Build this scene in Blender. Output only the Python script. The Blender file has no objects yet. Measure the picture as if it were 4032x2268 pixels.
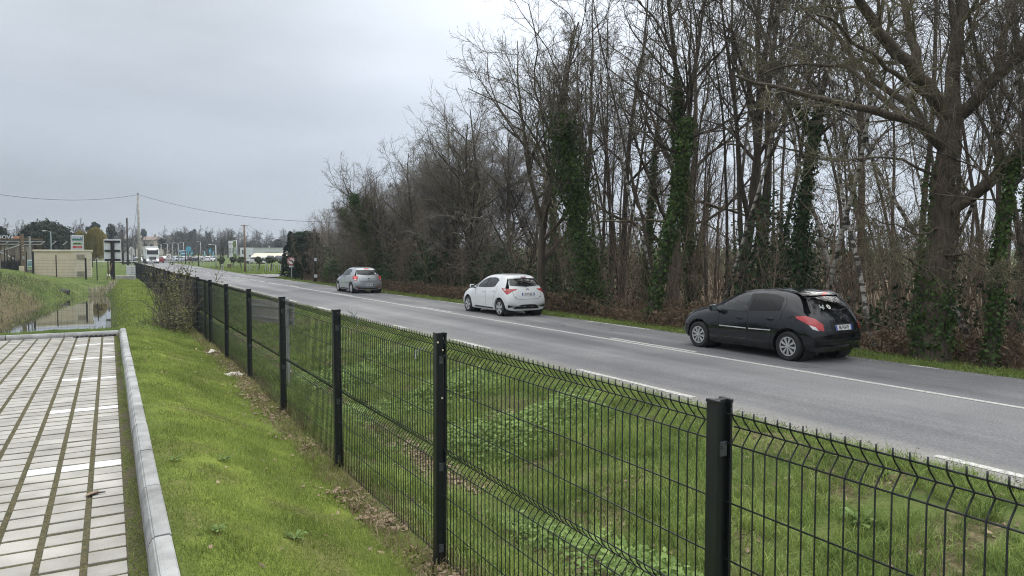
import bpy, bmesh, math, random
import numpy as np
from mathutils import Vector, Matrix
from mathutils.bvhtree import BVHTree
sc = bpy.context.scene
col = sc.collection
R_ = math.radians

# ------------------------------------------------------------------ camera
FPX = 2795.0                      # focal length in photo pixels (4032 wide)
YAW = R_(30.1); PITCH = math.atan((1134-1002.5)/FPX); HC = 2.19
cam = bpy.data.cameras.new('camera'); camo = bpy.data.objects.new('camera', cam); col.objects.link(camo)
cam.sensor_width = 36.0; cam.lens = 36.0*FPX/4032; cam.clip_start = 0.05; cam.clip_end = 6000
camo.location = (0, 0, HC); camo.rotation_euler = (R_(90)-PITCH, 0, -YAW)
sc.camera = camo

# ------------------------------------------------------------------ sky: Nishita daylight under a closed cloud deck
SUN_EL, SUN_AZ = R_(46), R_(78)
w = bpy.data.worlds.new('World'); sc.world = w; w.use_nodes = True
nt = w.node_tree; nt.nodes.clear()
def wn(t, **k):
    n = nt.nodes.new(t)
    for a, b in k.items(): setattr(n, a, b)
    return n
out = wn('ShaderNodeOutputWorld'); mixs = wn('ShaderNodeMixShader'); bsky = wn('ShaderNodeBackground'); bcl = wn('ShaderNodeBackground')
sky = wn('ShaderNodeTexSky', sky_type='NISHITA', sun_disc=False, sun_elevation=SUN_EL, sun_rotation=SUN_AZ)
bsky.inputs['Strength'].default_value = 0.1
tc = wn('ShaderNodeTexCoord'); sep = wn('ShaderNodeSeparateXYZ')
ramp = wn('ShaderNodeValToRGB')       # overcast sky: the zenith is about three times as bright as the horizon
cr = ramp.color_ramp; cr.interpolation = 'EASE'
for p, c in ((0.0, (.215, .238, .272)), (.07, (.205, .228, .262)), (.17, (.235, .258, .290)), (.27, (.30, .322, .352)), (.36, (.345, .366, .396)), (1.0, (1.25, 1.27, 1.28))):
    e = cr.elements.new(p) if p not in (0.0, 1.0) else cr.elements[0 if p == 0 else -1]
    e.color = (*c, 1)
mp = wn('ShaderNodeMapping'); mp.inputs['Scale'].default_value = (1.0, 1.0, 3.2)
noi = wn('ShaderNodeTexNoise'); noi.inputs['Scale'].default_value = 1.5; noi.inputs['Detail'].default_value = 5; noi.inputs['Roughness'].default_value = .5
mr = wn('ShaderNodeMapRange'); mr.inputs['From Min'].default_value = .3; mr.inputs['From Max'].default_value = .7
mr.inputs['To Min'].default_value = .80; mr.inputs['To Max'].default_value = 1.20
mul = wn('ShaderNodeVectorMath', operation='SCALE')
lk = nt.links.new
lk(tc.outputs['Generated'], sep.inputs[0]); lk(sep.outputs['Z'], ramp.inputs[0])
lk(tc.outputs['Generated'], mp.inputs[0]); lk(mp.outputs[0], noi.inputs['Vector']); lk(noi.outputs[0], mr.inputs[0])
# the cloud deck is thinner and brighter on the side of the hidden sun
dotn = wn('ShaderNodeVectorMath', operation='DOT_PRODUCT'); dotn.inputs[1].default_value = (math.sin(SUN_AZ), math.cos(SUN_AZ), 0)
glow = wn('ShaderNodeMapRange', interpolation_type='SMOOTHSTEP'); glow.inputs['From Min'].default_value = .15; glow.inputs['From Max'].default_value = 1.0; glow.inputs['To Min'].default_value = .97; glow.inputs['To Max'].default_value = 1.6
hmul = wn('ShaderNodeMath', operation='MULTIPLY')
lk(tc.outputs['Generated'], dotn.inputs[0]); lk(dotn.outputs['Value'], glow.inputs[0]); lk(glow.outputs[0], hmul.inputs[0]); lk(mr.outputs[0], hmul.inputs[1])
lk(ramp.outputs[0], mul.inputs[0]); lk(hmul.outputs[0], mul.inputs['Scale'])
lk(mul.outputs[0], bcl.inputs['Color']); bcl.inputs['Strength'].default_value = 1.0
lk(sky.outputs[0], bsky.inputs['Color']); mixs.inputs[0].default_value = .95
lk(bsky.outputs[0], mixs.inputs[1]); lk(bcl.outputs[0], mixs.inputs[2]); lk(mixs.outputs[0], out.inputs[0])
sl = bpy.data.lights.new('sun', 'SUN'); sl.energy = 0.8; sl.angle = R_(40); sl.color = (1, .97, .92)
so = bpy.data.objects.new('sun', sl); col.objects.link(so)
so.rotation_euler = (R_(90)-SUN_EL, 0, math.pi-SUN_AZ)
sc.view_settings.view_transform = 'Standard'; sc.view_settings.look = 'None'; sc.view_settings.gamma = 1
sc.view_settings.use_curve_mapping = False
sc.view_settings.exposure = 1.02
sc.cycles.use_denoising = True
sc.cycles.denoiser = 'OPENIMAGEDENOISE'; sc.cycles.denoising_input_passes = 'RGB_ALBEDO_NORMAL'; sc.cycles.denoising_prefilter = 'NONE'
sc.cycles.pixel_filter_type = 'BLACKMAN_HARRIS'; sc.cycles.filter_width = 1.1
sc.cycles.max_bounces = 5; sc.cycles.diffuse_bounces = 2; sc.cycles.glossy_bounces = 3; sc.cycles.transparent_max_bounces = 8
sc.cycles.volume_bounces = 0; sc.cycles.caustics_reflective = False; sc.cycles.caustics_refractive = False

# ------------------------------------------------------------------ frames: road runs along +Y; fence/car park run 0.55 deg off it
FA = R_(.55); SA, CA = math.sin(FA), math.cos(FA)
def FP(s, L, z=0.0): return (s*SA+L*CA, s*CA-L*SA, z)
def inv(X, Y): return X*SA+Y*CA, X*CA-Y*SA
_F = Vector((math.sin(YAW)*math.cos(PITCH), math.cos(YAW)*math.cos(PITCH), -math.sin(PITCH)))
_R = Vector((math.cos(YAW), -math.sin(YAW), 0)); _U = _R.cross(_F)
def atd(x, y, D):   # world point seen at photo pixel x,y at depth D
    return Vector((0, 0, HC))+(_F+_R*((x-2016)/FPX)+_U*((1134-y)/FPX))*D
def atz(x, y, z):   # world point seen at photo pixel x,y lying at height z
    d = _F+_R*((x-2016)/FPX)+_U*((1134-y)/FPX)
    return Vector((0, 0, HC))+d*((z-HC)/d.z)

# ------------------------------------------------------------------ materials
def newmat(name):
    m = bpy.data.materials.new(name); m.use_nodes = True
    t = m.node_tree; b = t.nodes['Principled BSDF']; return m, t, b
def mat(name, c, rough=.7, var=.15, scale=6.0, bump=0.0, bscale=60.0, metal=0.0, spec=.5, c2=None, coat=0.0, island=0.0, stretch=(1, 1, 1), detail=5, world=False):
    m, t, b = newmat(name)
    b.inputs['Roughness'].default_value = rough; b.inputs['Metallic'].default_value = metal
    b.inputs['Specular IOR Level'].default_value = spec; b.inputs['Coat Weight'].default_value = coat
    b.inputs['Coat Roughness'].default_value = .05
    tcn = t.nodes.new('ShaderNodeTexCoord'); mpn = t.nodes.new('ShaderNodeMapping'); mpn.inputs['Scale'].default_value = stretch
    t.links.new(t.nodes.new('ShaderNodeNewGeometry').outputs['Position'] if world else tcn.outputs['Object'], mpn.inputs[0])
    n = t.nodes.new('ShaderNodeTexNoise'); n.inputs['Scale'].default_value = scale; n.inputs['Detail'].default_value = detail
    t.links.new(mpn.outputs[0], n.inputs['Vector'])
    r = t.nodes.new('ShaderNodeValToRGB'); e = r.color_ramp.elements
    lo = c2 if c2 else tuple(x*(1-var) for x in c); hi = c if c2 else tuple(min(1, x*(1+var)) for x in c)
    e[0].position = .33; e[1].position = .67; e[0].color = (*lo, 1); e[1].color = (*hi, 1)
    t.links.new(n.outputs[0], r.inputs[0]); last = r.outputs[0]
    if island:
        g = t.nodes.new('ShaderNodeNewGeometry'); h = t.nodes.new('ShaderNodeHueSaturation')
        a = t.nodes.new('ShaderNodeMapRange'); a.inputs['To Min'].default_value = 1-island; a.inputs['To Max'].default_value = 1+island
        t.links.new(g.outputs['Random Per Island'], a.inputs[0]); t.links.new(a.outputs[0], h.inputs['Value'])
        t.links.new(last, h.inputs['Color']); last = h.outputs[0]
    t.links.new(last, b.inputs['Base Color'])
    if bump:
        n2 = t.nodes.new('ShaderNodeTexNoise'); n2.inputs['Scale'].default_value = bscale; n2.inputs['Detail'].default_value = 4
        t.links.new(mpn.outputs[0], n2.inputs['Vector'])
        bp = t.nodes.new('ShaderNodeBump'); bp.inputs['Strength'].default_value = bump; bp.inputs['Distance'].default_value = .02
        t.links.new(n2.outputs[0], bp.inputs['Height']); t.links.new(bp.outputs[0], b.inputs['Normal'])
    return m
def emis(name, c, s):
    m, t, b = newmat(name); b.inputs['Base Color'].default_value = (*[x*.5 for x in c], 1)
    b.inputs['Emission Color'].default_value = (*c, 1); b.inputs['Emission Strength'].default_value = s; return m
M = {}
def leafmat(name, a, b_, island=.35, scale=1.5, trans=.25):
    m, t, b = newmat(name)
    g = t.nodes.new('ShaderNodeNewGeometry'); r = t.nodes.new('ShaderNodeValToRGB'); e = r.color_ramp.elements
    e[0].color = (*a, 1); e[1].color = (*b_, 1)
    tcn = t.nodes.new('ShaderNodeTexCoord'); n = t.nodes.new('ShaderNodeTexNoise'); n.inputs['Scale'].default_value = scale; n.inputs['Detail'].default_value = 3
    t.links.new(tcn.outputs['Object'], n.inputs['Vector'])
    ad = t.nodes.new('ShaderNodeMath'); ad.operation = 'MULTIPLY_ADD'; ad.inputs[1].default_value = .55; 
    sb = t.nodes.new('ShaderNodeMapRange'); sb.inputs['From Min'].default_value = .3; sb.inputs['From Max'].default_value = .7; sb.inputs['To Max'].default_value = .5
    t.links.new(n.outputs[0], sb.inputs[0])
    t.links.new(g.outputs['Random Per Island'], ad.inputs[0]); t.links.new(sb.outputs[0], ad.inputs[2])
    t.links.new(ad.outputs[0], r.inputs[0])
    t.links.new(r.outputs[0], b.inputs['Base Color']); b.inputs['Roughness'].default_value = .6; b.inputs['Specular IOR Level'].default_value = .14
    if trans:
        tr = t.nodes.new('ShaderNodeBsdfTranslucent'); mx = t.nodes.new('ShaderNodeMixShader'); mx.inputs[0].default_value = trans
        o = t.nodes['Material Output']; t.links.new(r.outputs[0], tr.inputs[0])
        t.links.new(b.outputs[0], mx.inputs[1]); t.links.new(tr.outputs[0], mx.inputs[2]); t.links.new(mx.outputs[0], o.inputs[0])
    return m

# ------------------------------------------------------------------ mesh helpers
def link(name, me, parent=None, m=None):
    if m is not None and not me.materials: me.materials.append(m)
    o = bpy.data.objects.new(name, me); col.objects.link(o)
    if parent is not None: o.parent = parent
    return o
def empty(name, loc=(0, 0, 0), rz=0.0, parent=None):
    o = bpy.data.objects.new(name, None); col.objects.link(o); o.location = loc; o.rotation_euler = (0, 0, rz)
    o.empty_display_size = .2
    if parent is not None: o.parent = parent
    return o
def tag(o, label=None, cat=None, group=None, kind=None):
    if label: o['label'] = label
    if cat: o['category'] = cat
    if group: o['group'] = group
    if kind: o['kind'] = kind
    return o
def npmesh(name, V, quads=None, tris=None, smooth=False):
    V = np.asarray(V, np.float32).reshape(-1, 3)
    me = bpy.data.meshes.new(name)
    nq = 0 if quads is None else len(quads); ntr = 0 if tris is None else len(tris)
    idx = []
    if nq: idx.append(np.asarray(quads, np.int32).reshape(-1))
    if ntr: idx.append(np.asarray(tris, np.int32).reshape(-1))
    idx = np.concatenate(idx)
    ls = np.concatenate([np.arange(nq, dtype=np.int32)*4, nq*4+np.arange(ntr, dtype=np.int32)*3])
    me.vertices.add(len(V)); me.vertices.foreach_set('co', V.reshape(-1))
    me.loops.add(len(idx)); me.loops.foreach_set('vertex_index', idx)
    me.polygons.add(nq+ntr); me.polygons.foreach_set('loop_start', ls)
    me.polygons.foreach_set('use_smooth', np.full(nq+ntr, smooth))
    me.update(calc_edges=True)
    return me
class MB:
    def __init__(self): self.v = []; self.f = []
    def add(self, vs, fs):
        b = len(self.v); self.v += [tuple(p) for p in vs]; self.f += [tuple(i+b for i in q) for q in fs]; return self
    def box(self, c, d, rz=0.0, bev=0.0, mtx=None):
        x, y, z = (k/2 for k in d)
        if bev:
            bm = bmesh.new(); bmesh.ops.create_cube(bm, size=1); bmesh.ops.scale(bm, vec=d, verts=bm.verts)
            bmesh.ops.bevel(bm, geom=bm.edges[:], offset=bev, segments=2, profile=.5, affect='EDGES')
            bm.verts.index_update(); vs = [p.co.copy() for p in bm.verts]; fs = [[q.index for q in g.verts] for g in bm.faces]; bm.free()
        else:
            vs = [Vector((a*x, b*y, e*z)) for a in (-1, 1) for b in (-1, 1) for e in (-1, 1)]
            fs = [(0, 1, 3, 2), (4, 6, 7, 5), (0, 4, 5, 1), (2, 3, 7, 6), (0, 2, 6, 4), (1, 5, 7, 3)]
        m = mtx if mtx else Matrix.Translation(c) @ Matrix.Rotation(rz, 4, 'Z')
        return self.add([m @ p for p in vs], fs)
    def tube(self, pts, r, n=8, cap=True):
        pts = [Vector(p) for p in pts]; k = len(pts); rs = r if hasattr(r, '__len__') else [r]*k
        b = len(self.v); ref = None
        for i, p in enumerate(pts):
            t = (pts[min(i+1, k-1)]-pts[max(i-1, 0)]).normalized()
            if ref is None: ref = Vector((0, 0, 1)) if abs(t.z) < .9 else Vector((1, 0, 0))
            a = t.cross(ref).normalized(); c = a.cross(t); ref = c
            for j in range(n):
                g = 2*math.pi*j/n; self.v.append(tuple(p+(a*math.cos(g)+c*math.sin(g))*rs[i]))
        for i in range(k-1):
            for j in range(n):
                self.f.append((b+i*n+j, b+i*n+(j+1) % n, b+(i+1)*n+(j+1) % n, b+(i+1)*n+j))
        if cap:
            self.f.append(tuple(b+j for j in range(n))[::-1]); self.f.append(tuple(b+(k-1)*n+j for j in range(n)))
        return self
    def lathe(self, prof, n=16, axis='Z', c=(0, 0, 0), close=False):   # prof = [(r, h)]
        b = len(self.v); c = Vector(c)
        for r, h in prof:
            for j in range(n):
                g = 2*math.pi*j/n; x, y = r*math.cos(g), r*math.sin(g)
                p = (x, y, h) if axis == 'Z' else ((x, h, y) if axis == 'Y' else (h, x, y))
                self.v.append(tuple(c+Vector(p)))
        for i in range(len(prof)-1):
            for j in range(n):
                self.f.append((b+i*n+j, b+i*n+(j+1) % n, b+(i+1)*n+(j+1) % n, b+(i+1)*n+j))
        if close:
            self.f.append(tuple(b+j for j in range(n))); self.f.append(tuple(b+(len(prof)-1)*n+j for j in range(n)))
        return self
    def prism(self, poly, h0, h1, mtx=None):     # polygon in xy extruded in z
        n = len(poly); vs = [Vector((x, y, h0)) for x, y in poly]+[Vector((x, y, h1)) for x, y in poly]
        fs = [tuple(range(n))[::-1], tuple(range(n, 2*n))]+[(i, (i+1) % n, n+(i+1) % n, n+i) for i in range(n)]
        if mtx: vs = [mtx @ p for p in vs]
        return self.add(vs, fs)
    def mesh(self, name, m=None, smooth=False, angle=None):
        me = bpy.data.meshes.new(name); me.from_pydata(self.v, [], self.f)
        bm = bmesh.new(); bm.from_mesh(me); bmesh.ops.recalc_face_normals(bm, faces=bm.faces); bm.to_mesh(me); bm.free()
        if smooth:
            me.polygons.foreach_set('use_smooth', [True]*len(me.polygons))
            if angle: me.set_sharp_from_angle(angle=angle)
        if m: me.materials.append(m)
        return me
    def build(self, name, m, parent=None, smooth=False, angle=None, loc=None):
        o = link(name, self.mesh(name, m, smooth, angle), parent)
        if loc is not None: o.location = loc
        return o
def copy_tree(o, parent=None):
    c = o.copy(); col.objects.link(c); c.parent = parent
    for ch in [x for x in bpy.data.objects if x.parent == o]: copy_tree(ch, c)
    return c
def textmesh(s, size, depth=.002, bold=0.0):
    cu = bpy.data.curves.new('lettering', 'FONT'); cu.body = s; cu.size = size; cu.extrude = depth; cu.offset = bold
    cu.align_x = 'CENTER'; cu.align_y = 'CENTER'; cu.resolution_u = 3
    o = bpy.data.objects.new('lettering', cu); col.objects.link(o)
    dg = bpy.context.evaluated_depsgraph_get(); me = bpy.data.meshes.new_from_object(o.evaluated_get(dg))
    bpy.data.objects.remove(o); bpy.data.curves.remove(cu); me.materials.clear(); return me
def lettering(s, size, m, parent, mtx, name='lettering', bold=0.0, depth=.002):
    me = textmesh(s, size, depth, bold); me.materials.append(m); o = link(name, me, parent); o.matrix_local = mtx; return o
rngG = np.random.default_rng(7)
def vnoise(x, y, seed=0):           # smooth value noise, vectorised
    def hsh(i, j):
        n = (i*374761393+j*668265263+seed*1442695041) & 0x7fffffff
        n = (n ^ (n >> 13))*1274126177 & 0x7fffffff
        return ((n ^ (n >> 16)) & 0xffff)/65535.0
    x = np.asarray(x, float); y = np.asarray(y, float)
    i = np.floor(x).astype(np.int64); j = np.floor(y).astype(np.int64); u = x-i; v = y-j
    u = u*u*(3-2*u); v = v*v*(3-2*v)
    return (hsh(i, j)*(1-u)+hsh(i+1, j)*u)*(1-v)+(hsh(i, j+1)*(1-u)+hsh(i+1, j+1)*u)*v
def ss(a, b, x):
    t = np.clip((np.asarray(x, float)-a)/(b-a), 0, 1); return t*t*(3-2*t)
# ================================================================== TERRAIN
XR0, XR1, XC = 7.55, 14.15, 11.36            # road edges and centre line
WATER = -.45
def zroad(Y): return .27*ss(70, 165, Y)+5.5*ss(200, 620, Y)
def camber(X): return -.02*np.abs((X-10.85)/3.3)**1.5*1.2
def H(X, Y, fine=True):
    X = np.asarray(X, float); Y = np.asarray(Y, float)
    s = X*SA+Y*CA; L = X*CA-Y*SA
    zr = zroad(Y)
    fb = .06+.15*ss(6, 13, s)+.08*ss(20, 50, s)                     # ground along the fence
    lawn = .60+(fb-.60)*ss(.25, 1.85, L)
    ditch_b = -.52+.45*ss(26, 62, s)
    d1 = fb+(ditch_b-fb)*ss(1.9, 3.5, L); d2 = ditch_b+(zr-.04-ditch_b)*ss(3.6, 7.0, L)
    near = np.where(L < 1.9, lawn, np.where(L < 3.55, d1, d2))
    near = np.where((L < .20) & (s < 17.55), .40, near)
    # beyond the car park: pond basin, its banks and the mound
    plat = .50-.16*ss(18, 26, s)+.04*ss(45, 50, s)
    plat = plat+(fb-plat)*ss(.7, 1.7, L)
    Le = -4.1+.12*(s-33); pm = ss(.75, -.55, L)*ss(Le-1.7, Le+.7, L)*ss(18.2, 25.5, s)*ss(65.5, 46.0, s)
    far = plat+(-.95-plat)*pm
    far = far+.75*np.exp(-(((L+6.6)/3.0)**2+((s-58)/5.5)**2))+.45*ss(-2.6, -5.5, L)*ss(26, 40, s)*ss(60, 52, s)*(1-.5*pm)
    far = np.where(L < 1.9, far, near)
    z = near+(far-near)*ss(17.55, 18.1, s)
    z = np.where(X > 7.4, zr-.07, z)                                  # under the road
    rv = zr-.03-.07*ss(14.3, 15.4, X)-.05*ss(15.2, 16.2, X)*ss(20, 17, X)+.25*ss(17, 30, X)*ss(75, 60, Y)
    z = np.where(X > 14.1, rv+.1*ss(66, 72, Y)*ss(14.6, 18, X), z)
    # far country: gentle rise all round
    dist = np.hypot(X, Y)
    z = z+ss(140, 900, dist)*4*ss(20, 200, np.abs(X-10))
    z = np.where((X < -30) | (Y < -10) | (X > 70), z+0.0, z)
    if fine:
        g = np.where((X > 7.3) & (X < 14.2), 0, 1)*np.where((L < .3) & (s < 17.7), 0, 1)
        z = z+g*((vnoise(X*1.3, Y*1.3, 1)-.5)*.07+(vnoise(X*4.5, Y*4.5, 2)-.5)*.035)*np.where((L < 1.8) & (s < 17.6), .45, 1)*ss(0, .5, np.abs(L-.2))*np.where(np.abs(L-.27) < .12, .2, 1)
    return z
def axis(segs):
    a = []
    for lo, hi, st in segs: a.append(np.arange(lo, hi, st))
    return np.unique(np.round(np.concatenate(a), 4))
gx = [-1500, -1100, -700, -450, -280, -180, -120, -80, -55, -40, -28, -20, -15, -11.5, -9]
xs = np.concatenate([gx, axis([(-8, 2.3, .13), (2.3, 7.45, .16), (7.45, 14.0, .8), (14.05, 19, .25), (19, 34, 1.0), (34, 60, 4)]), [66, 76, 90, 120, 170, 240, 340, 480, 700, 1100, 1500]])
ys = np.concatenate([[-900, -500, -260, -140, -80, -45, -25, -14, -8], axis([(-5, 20, .16), (20, 60, .4), (60, 100, 1.5), (100, 240, 6), (240, 640, 20)]), [700, 850, 1100, 1600]])
GX, GY = np.meshgrid(xs, ys); GZ = H(GX, GY)
nx, ny = len(xs), len(ys)
ii = (np.arange(ny-1)[:, None]*nx+np.arange(nx-1)[None, :]).reshape(-1)
me = npmesh('ground', np.stack([GX, GY, GZ], -1), quads=np.stack([ii, ii+1, ii+nx+1, ii+nx], 1), smooth=True)
# zones of ground cover: R mown lawn, G rough grass, B leaf litter / bare earth, A gravel-grey
S_ = GX*SA+GY*CA; L_ = GX*CA-GY*SA
nzz = (vnoise(GX*.9, GY*.9, 5)-.5)
lawn_w = ss(.1, .5, L_)*ss(2.0, 1.5, L_+nzz*.3)*ss(17.9, 17.4, S_)+ss(20, 30, S_)*ss(.3, 1.0, L_)*ss(1.9, 1.5, L_)*ss(62, 58, S_)
litter = np.exp(-((L_-1.86+nzz*.25)/.10)**2)*ss(22, 15, S_)*.7+np.exp(-((L_-3.45+nzz*.9)/.34)**2)*ss(24, 16, S_)*ss(.25, .6, vnoise(GX*.8+5, GY*.6, 55))*.9
litter = np.maximum(litter, ss(15.3, 16.2, GX+nzz)*ss(70, 64, GY)*ss(90, 70, GX))
litter = np.maximum(litter, ss(.4, -1.5, L_)*ss(18, 22, S_)*ss(47, 42, S_)*(.45+.5*(vnoise(GX*2, GY*2, 9))))
litter = np.clip(litter+ss(.45, .75, vnoise(GX*1.6, GY*1.6, 11))*.75*ss(2.0, 2.6, L_)*ss(7.5, 7.0, L_)*ss(40, 25, S_)+ss(.6, .8, vnoise(GX*2.6, GY*2.6, 12))*.5*lawn_w, 0, 1)
zn = np.stack([np.clip(lawn_w, 0, 1), np.ones_like(GX), litter, np.ones_like(GX)], -1).reshape(-1, 4)
ca = me.color_attributes.new('zone', 'FLOAT_COLOR', 'POINT'); ca.data.foreach_set('color', zn.astype(np.float32).reshape(-1))
m, t, b = newmat('ground_cover'); b.inputs['Roughness'].default_value = .95; b.inputs['Specular IOR Level'].default_value = .15
vc = t.nodes.new('ShaderNodeVertexColor'); vc.layer_name = 'zone'; sp = t.nodes.new('ShaderNodeSeparateColor'); t.links.new(vc.outputs[0], sp.inputs[0])
geo = t.nodes.new('ShaderNodeNewGeometry')
def gramp(scale, cols, det=6):
    n = t.nodes.new('ShaderNodeTexNoise'); n.inputs['Scale'].default_value = scale; n.inputs['Detail'].default_value = det; n.inputs['Roughness'].default_value = .65
    t.links.new(geo.outputs['Position'], n.inputs['Vector']); r = t.nodes.new('ShaderNodeValToRGB'); t.links.new(n.outputs[0], r.inputs[0])
    el = r.color_ramp.elements
    for k, (p, c) in enumerate(cols):
        e = el[0] if k == 0 else (el[-1] if k == len(cols)-1 else el.new(p))
        e.position = p; e.color = (*c, 1)
    return r.outputs[0]
def gmix(f, a, c):
    x = t.nodes.new('ShaderNodeMix'); x.data_type = 'RGBA'; t.links.new(f, x.inputs['Factor']); t.links.new(a, x.inputs['A']); t.links.new(c, x.inputs['B']); return x.outputs['Result']
c_rough = gramp(1.3, [(.3, (.045, .075, .018)), (.5, (.085, .12, .03)), (.7, (.14, .16, .055))])
c_lawn = gramp(3.0, [(.25, (.10, .09, .035)), (.42, (.13, .17, .03)), (.7, (.20, .24, .045))])
c_lit = gramp(14., [(.3, (.045, .032, .02)), (.5, (.13, .095, .06)), (.72, (.30, .23, .16))])
x1 = gmix(sp.outputs[0], c_rough, c_lawn); x2 = gmix(sp.outputs[2], x1, c_lit)
t.links.new(x2, b.inputs['Base Color'])
n9 = t.nodes.new('ShaderNodeTexNoise'); n9.inputs['Scale'].default_value = 25; n9.inputs['Detail'].default_value = 8; t.links.new(geo.outputs['Position'], n9.inputs['Vector'])
bp = t.nodes.new('ShaderNodeBump'); bp.inputs['Strength'].default_value = .8; bp.inputs['Distance'].default_value = .05; t.links.new(n9.outputs[0], bp.inputs['Height']); t.links.new(bp.outputs[0], b.inputs['Normal'])
tag(link('ground', me, None, m), 'grassy ground with lawn, ditch, pond banks and woodland floor', kind='structure')

# ------------------------------------------------------------------ pond water
m, t, b = newmat('pond_water'); b.inputs['Base Color'].default_value = (.035, .032, .02, 1); b.inputs['Roughness'].default_value = .03; b.inputs['IOR'].default_value = 1.33
b.inputs['Specular IOR Level'].default_value = .5; b.inputs['Coat Weight'].default_value = .6; b.inputs['Coat Roughness'].default_value = .01
tcn = t.nodes.new('ShaderNodeTexCoord'); n = t.nodes.new('ShaderNodeTexNoise'); n.inputs['Scale'].default_value = 1.6; n.inputs['Detail'].default_value = 3
t.links.new(tcn.outputs['Object'], n.inputs[0]); bp = t.nodes.new('ShaderNodeBump'); bp.inputs['Strength'].default_value = .035; bp.inputs['Distance'].default_value = .05
t.links.new(n.outputs[0], bp.inputs['Height']); t.links.new(bp.outputs[0], b.inputs['Normal'])
V = [FP(19, -9.5, WATER), FP(19, 1.3, WATER), FP(53, 1.3, WATER), FP(53, -9.5, WATER)]
tag(link('pond_water', npmesh('pond_water', V, quads=[[0, 1, 2, 3]]), None, m), 'still brown pond water reflecting the beige hut', kind='structure')

# ------------------------------------------------------------------ road
m, t, b = newmat('asphalt'); b.inputs['Roughness'].default_value = .82; b.inputs['Specular IOR Level'].default_value = .35
geo = t.nodes.new('ShaderNodeNewGeometry'); sx = t.nodes.new('ShaderNodeSeparateXYZ'); t.links.new(geo.outputs['Position'], sx.inputs[0])
fine = gramp(38., [(.3, (.150, .152, .157)), (.5, (.206, .208, .212)), (.72, (.275, .274, .273))], 2)
patch = gramp(.22, [(.35, (.74, .74, .76)), (.65, (1.12, 1.11, 1.08))], 4)
mp = t.nodes.new('ShaderNodeMapping'); mp.inputs['Scale'].default_value = (1.1, .06, 1); t.links.new(geo.outputs['Position'], mp.inputs[0])
n = t.nodes.new('ShaderNodeTexNoise'); n.inputs['Scale'].default_value = 1.0; n.inputs['Detail'].default_value = 5; t.links.new(mp.outputs[0], n.inputs['Vector'])
streak = t.nodes.new('ShaderNodeValToRGB'); t.links.new(n.outputs[0], streak.inputs[0])
streak.color_ramp.elements[0].position = .35; streak.color_ramp.elements[0].color = (.72, .72, .74, 1); streak.color_ramp.elements[1].position = .65; streak.color_ramp.elements[1].color = (1.13, 1.12, 1.1, 1)
# dusty sand along the left edge
ed = t.nodes.new('ShaderNodeMapRange'); ed.inputs['From Min'].default_value = 8.25; ed.inputs['From Max'].default_value = 7.6; ed.inputs['To Max'].default_value = .75; t.links.new(sx.outputs[0], ed.inputs[0])
def vmul(a, c):
    x = t.nodes.new('ShaderNodeMix'); x.data_type = 'RGBA'; x.blend_type = 'MULTIPLY'; x.inputs['Factor'].default_value = 1; t.links.new(a, x.inputs['A']); t.links.new(c, x.inputs['B']); return x.outputs['Result']
sand = gramp(9., [(.3, (.20, .19, .165)), (.7, (.34, .32, .28))], 5)
tw = t.nodes.new('ShaderNodeMapRange'); tw.inputs['From Min'].default_value = 7.5; tw.inputs['From Max'].default_value = 14.2
wob = t.nodes.new('ShaderNodeMath'); wob.operation = 'MULTIPLY_ADD'; wob.inputs[1].default_value = .5; t.links.new(n.outputs[0], wob.inputs[0]); t.links.new(sx.outputs[0], wob.inputs[2])
sh0 = t.nodes.new('ShaderNodeMath'); sh0.operation = 'SUBTRACT'; sh0.inputs[1].default_value = .25; t.links.new(wob.outputs[0], sh0.inputs[0]); t.links.new(sh0.outputs[0], tw.inputs[0])
tracks = t.nodes.new('ShaderNodeValToRGB'); t.links.new(tw.outputs[0], tracks.inputs[0]); el = tracks.color_ramp.elements; tracks.color_ramp.interpolation = 'EASE'
for xx, g_ in ((7.5, 1.0), (8.7, .90), (9.25, 1.0), (9.7, 1.12), (10.1, .99), (10.6, .90), (11.3, 1.02), (12.1, .86), (12.75, 1.04), (13.4, .87), (14.2, 1.0)):
    p_ = (xx-7.5)/6.7; e_ = el[0] if p_ == 0 else (el[-1] if p_ >= 1 else el.new(p_)); e_.color = (g_, g_, g_*1.005, 1)
base = gmix(ed.outputs[0], vmul(vmul(vmul(fine, patch), streak.outputs[0]), tracks.outputs[0]), sand)
# cracks in the far lane
mpc = t.nodes.new('ShaderNodeMapping'); mpc.inputs['Scale'].default_value = (2.2, .35, 1); t.links.new(geo.outputs['Position'], mpc.inputs[0])
vo = t.nodes.new('ShaderNodeTexVoronoi'); vo.feature = 'DISTANCE_TO_EDGE'; vo.inputs['Scale'].default_value = .8
nd = t.nodes.new('ShaderNodeTexNoise'); nd.inputs['Scale'].default_value = 1.5; nd.inputs['Detail'].default_value = 5; t.links.new(mpc.outputs[0], nd.inputs['Vector'])
mixv = t.nodes.new('ShaderNodeMix'); mixv.data_type = 'RGBA'; mixv.inputs['Factor'].default_value = .35; t.links.new(mpc.outputs[0], mixv.inputs['A']); t.links.new(nd.outputs['Color'], mixv.inputs['B'])
t.links.new(mixv.outputs['Result'], vo.inputs['Vector'])
lt = t.nodes.new('ShaderNodeMapRange'); lt.inputs['From Min'].default_value = .02; lt.inputs['From Max'].default_value = .0; lt.inputs['To Max'].default_value = .75; t.links.new(vo.outputs['Distance'], lt.inputs[0])
lane = t.nodes.new('ShaderNodeMapRange'); lane.inputs['From Min'].default_value = 11.4; lane.inputs['From Max'].default_value = 11.6; t.links.new(sx.outputs[0], lane.inputs[0])
n7 = t.nodes.new('ShaderNodeTexNoise'); n7.inputs['Scale'].default_value = .5; t.links.new(geo.outputs['Position'], n7.inputs['Vector'])
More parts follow.
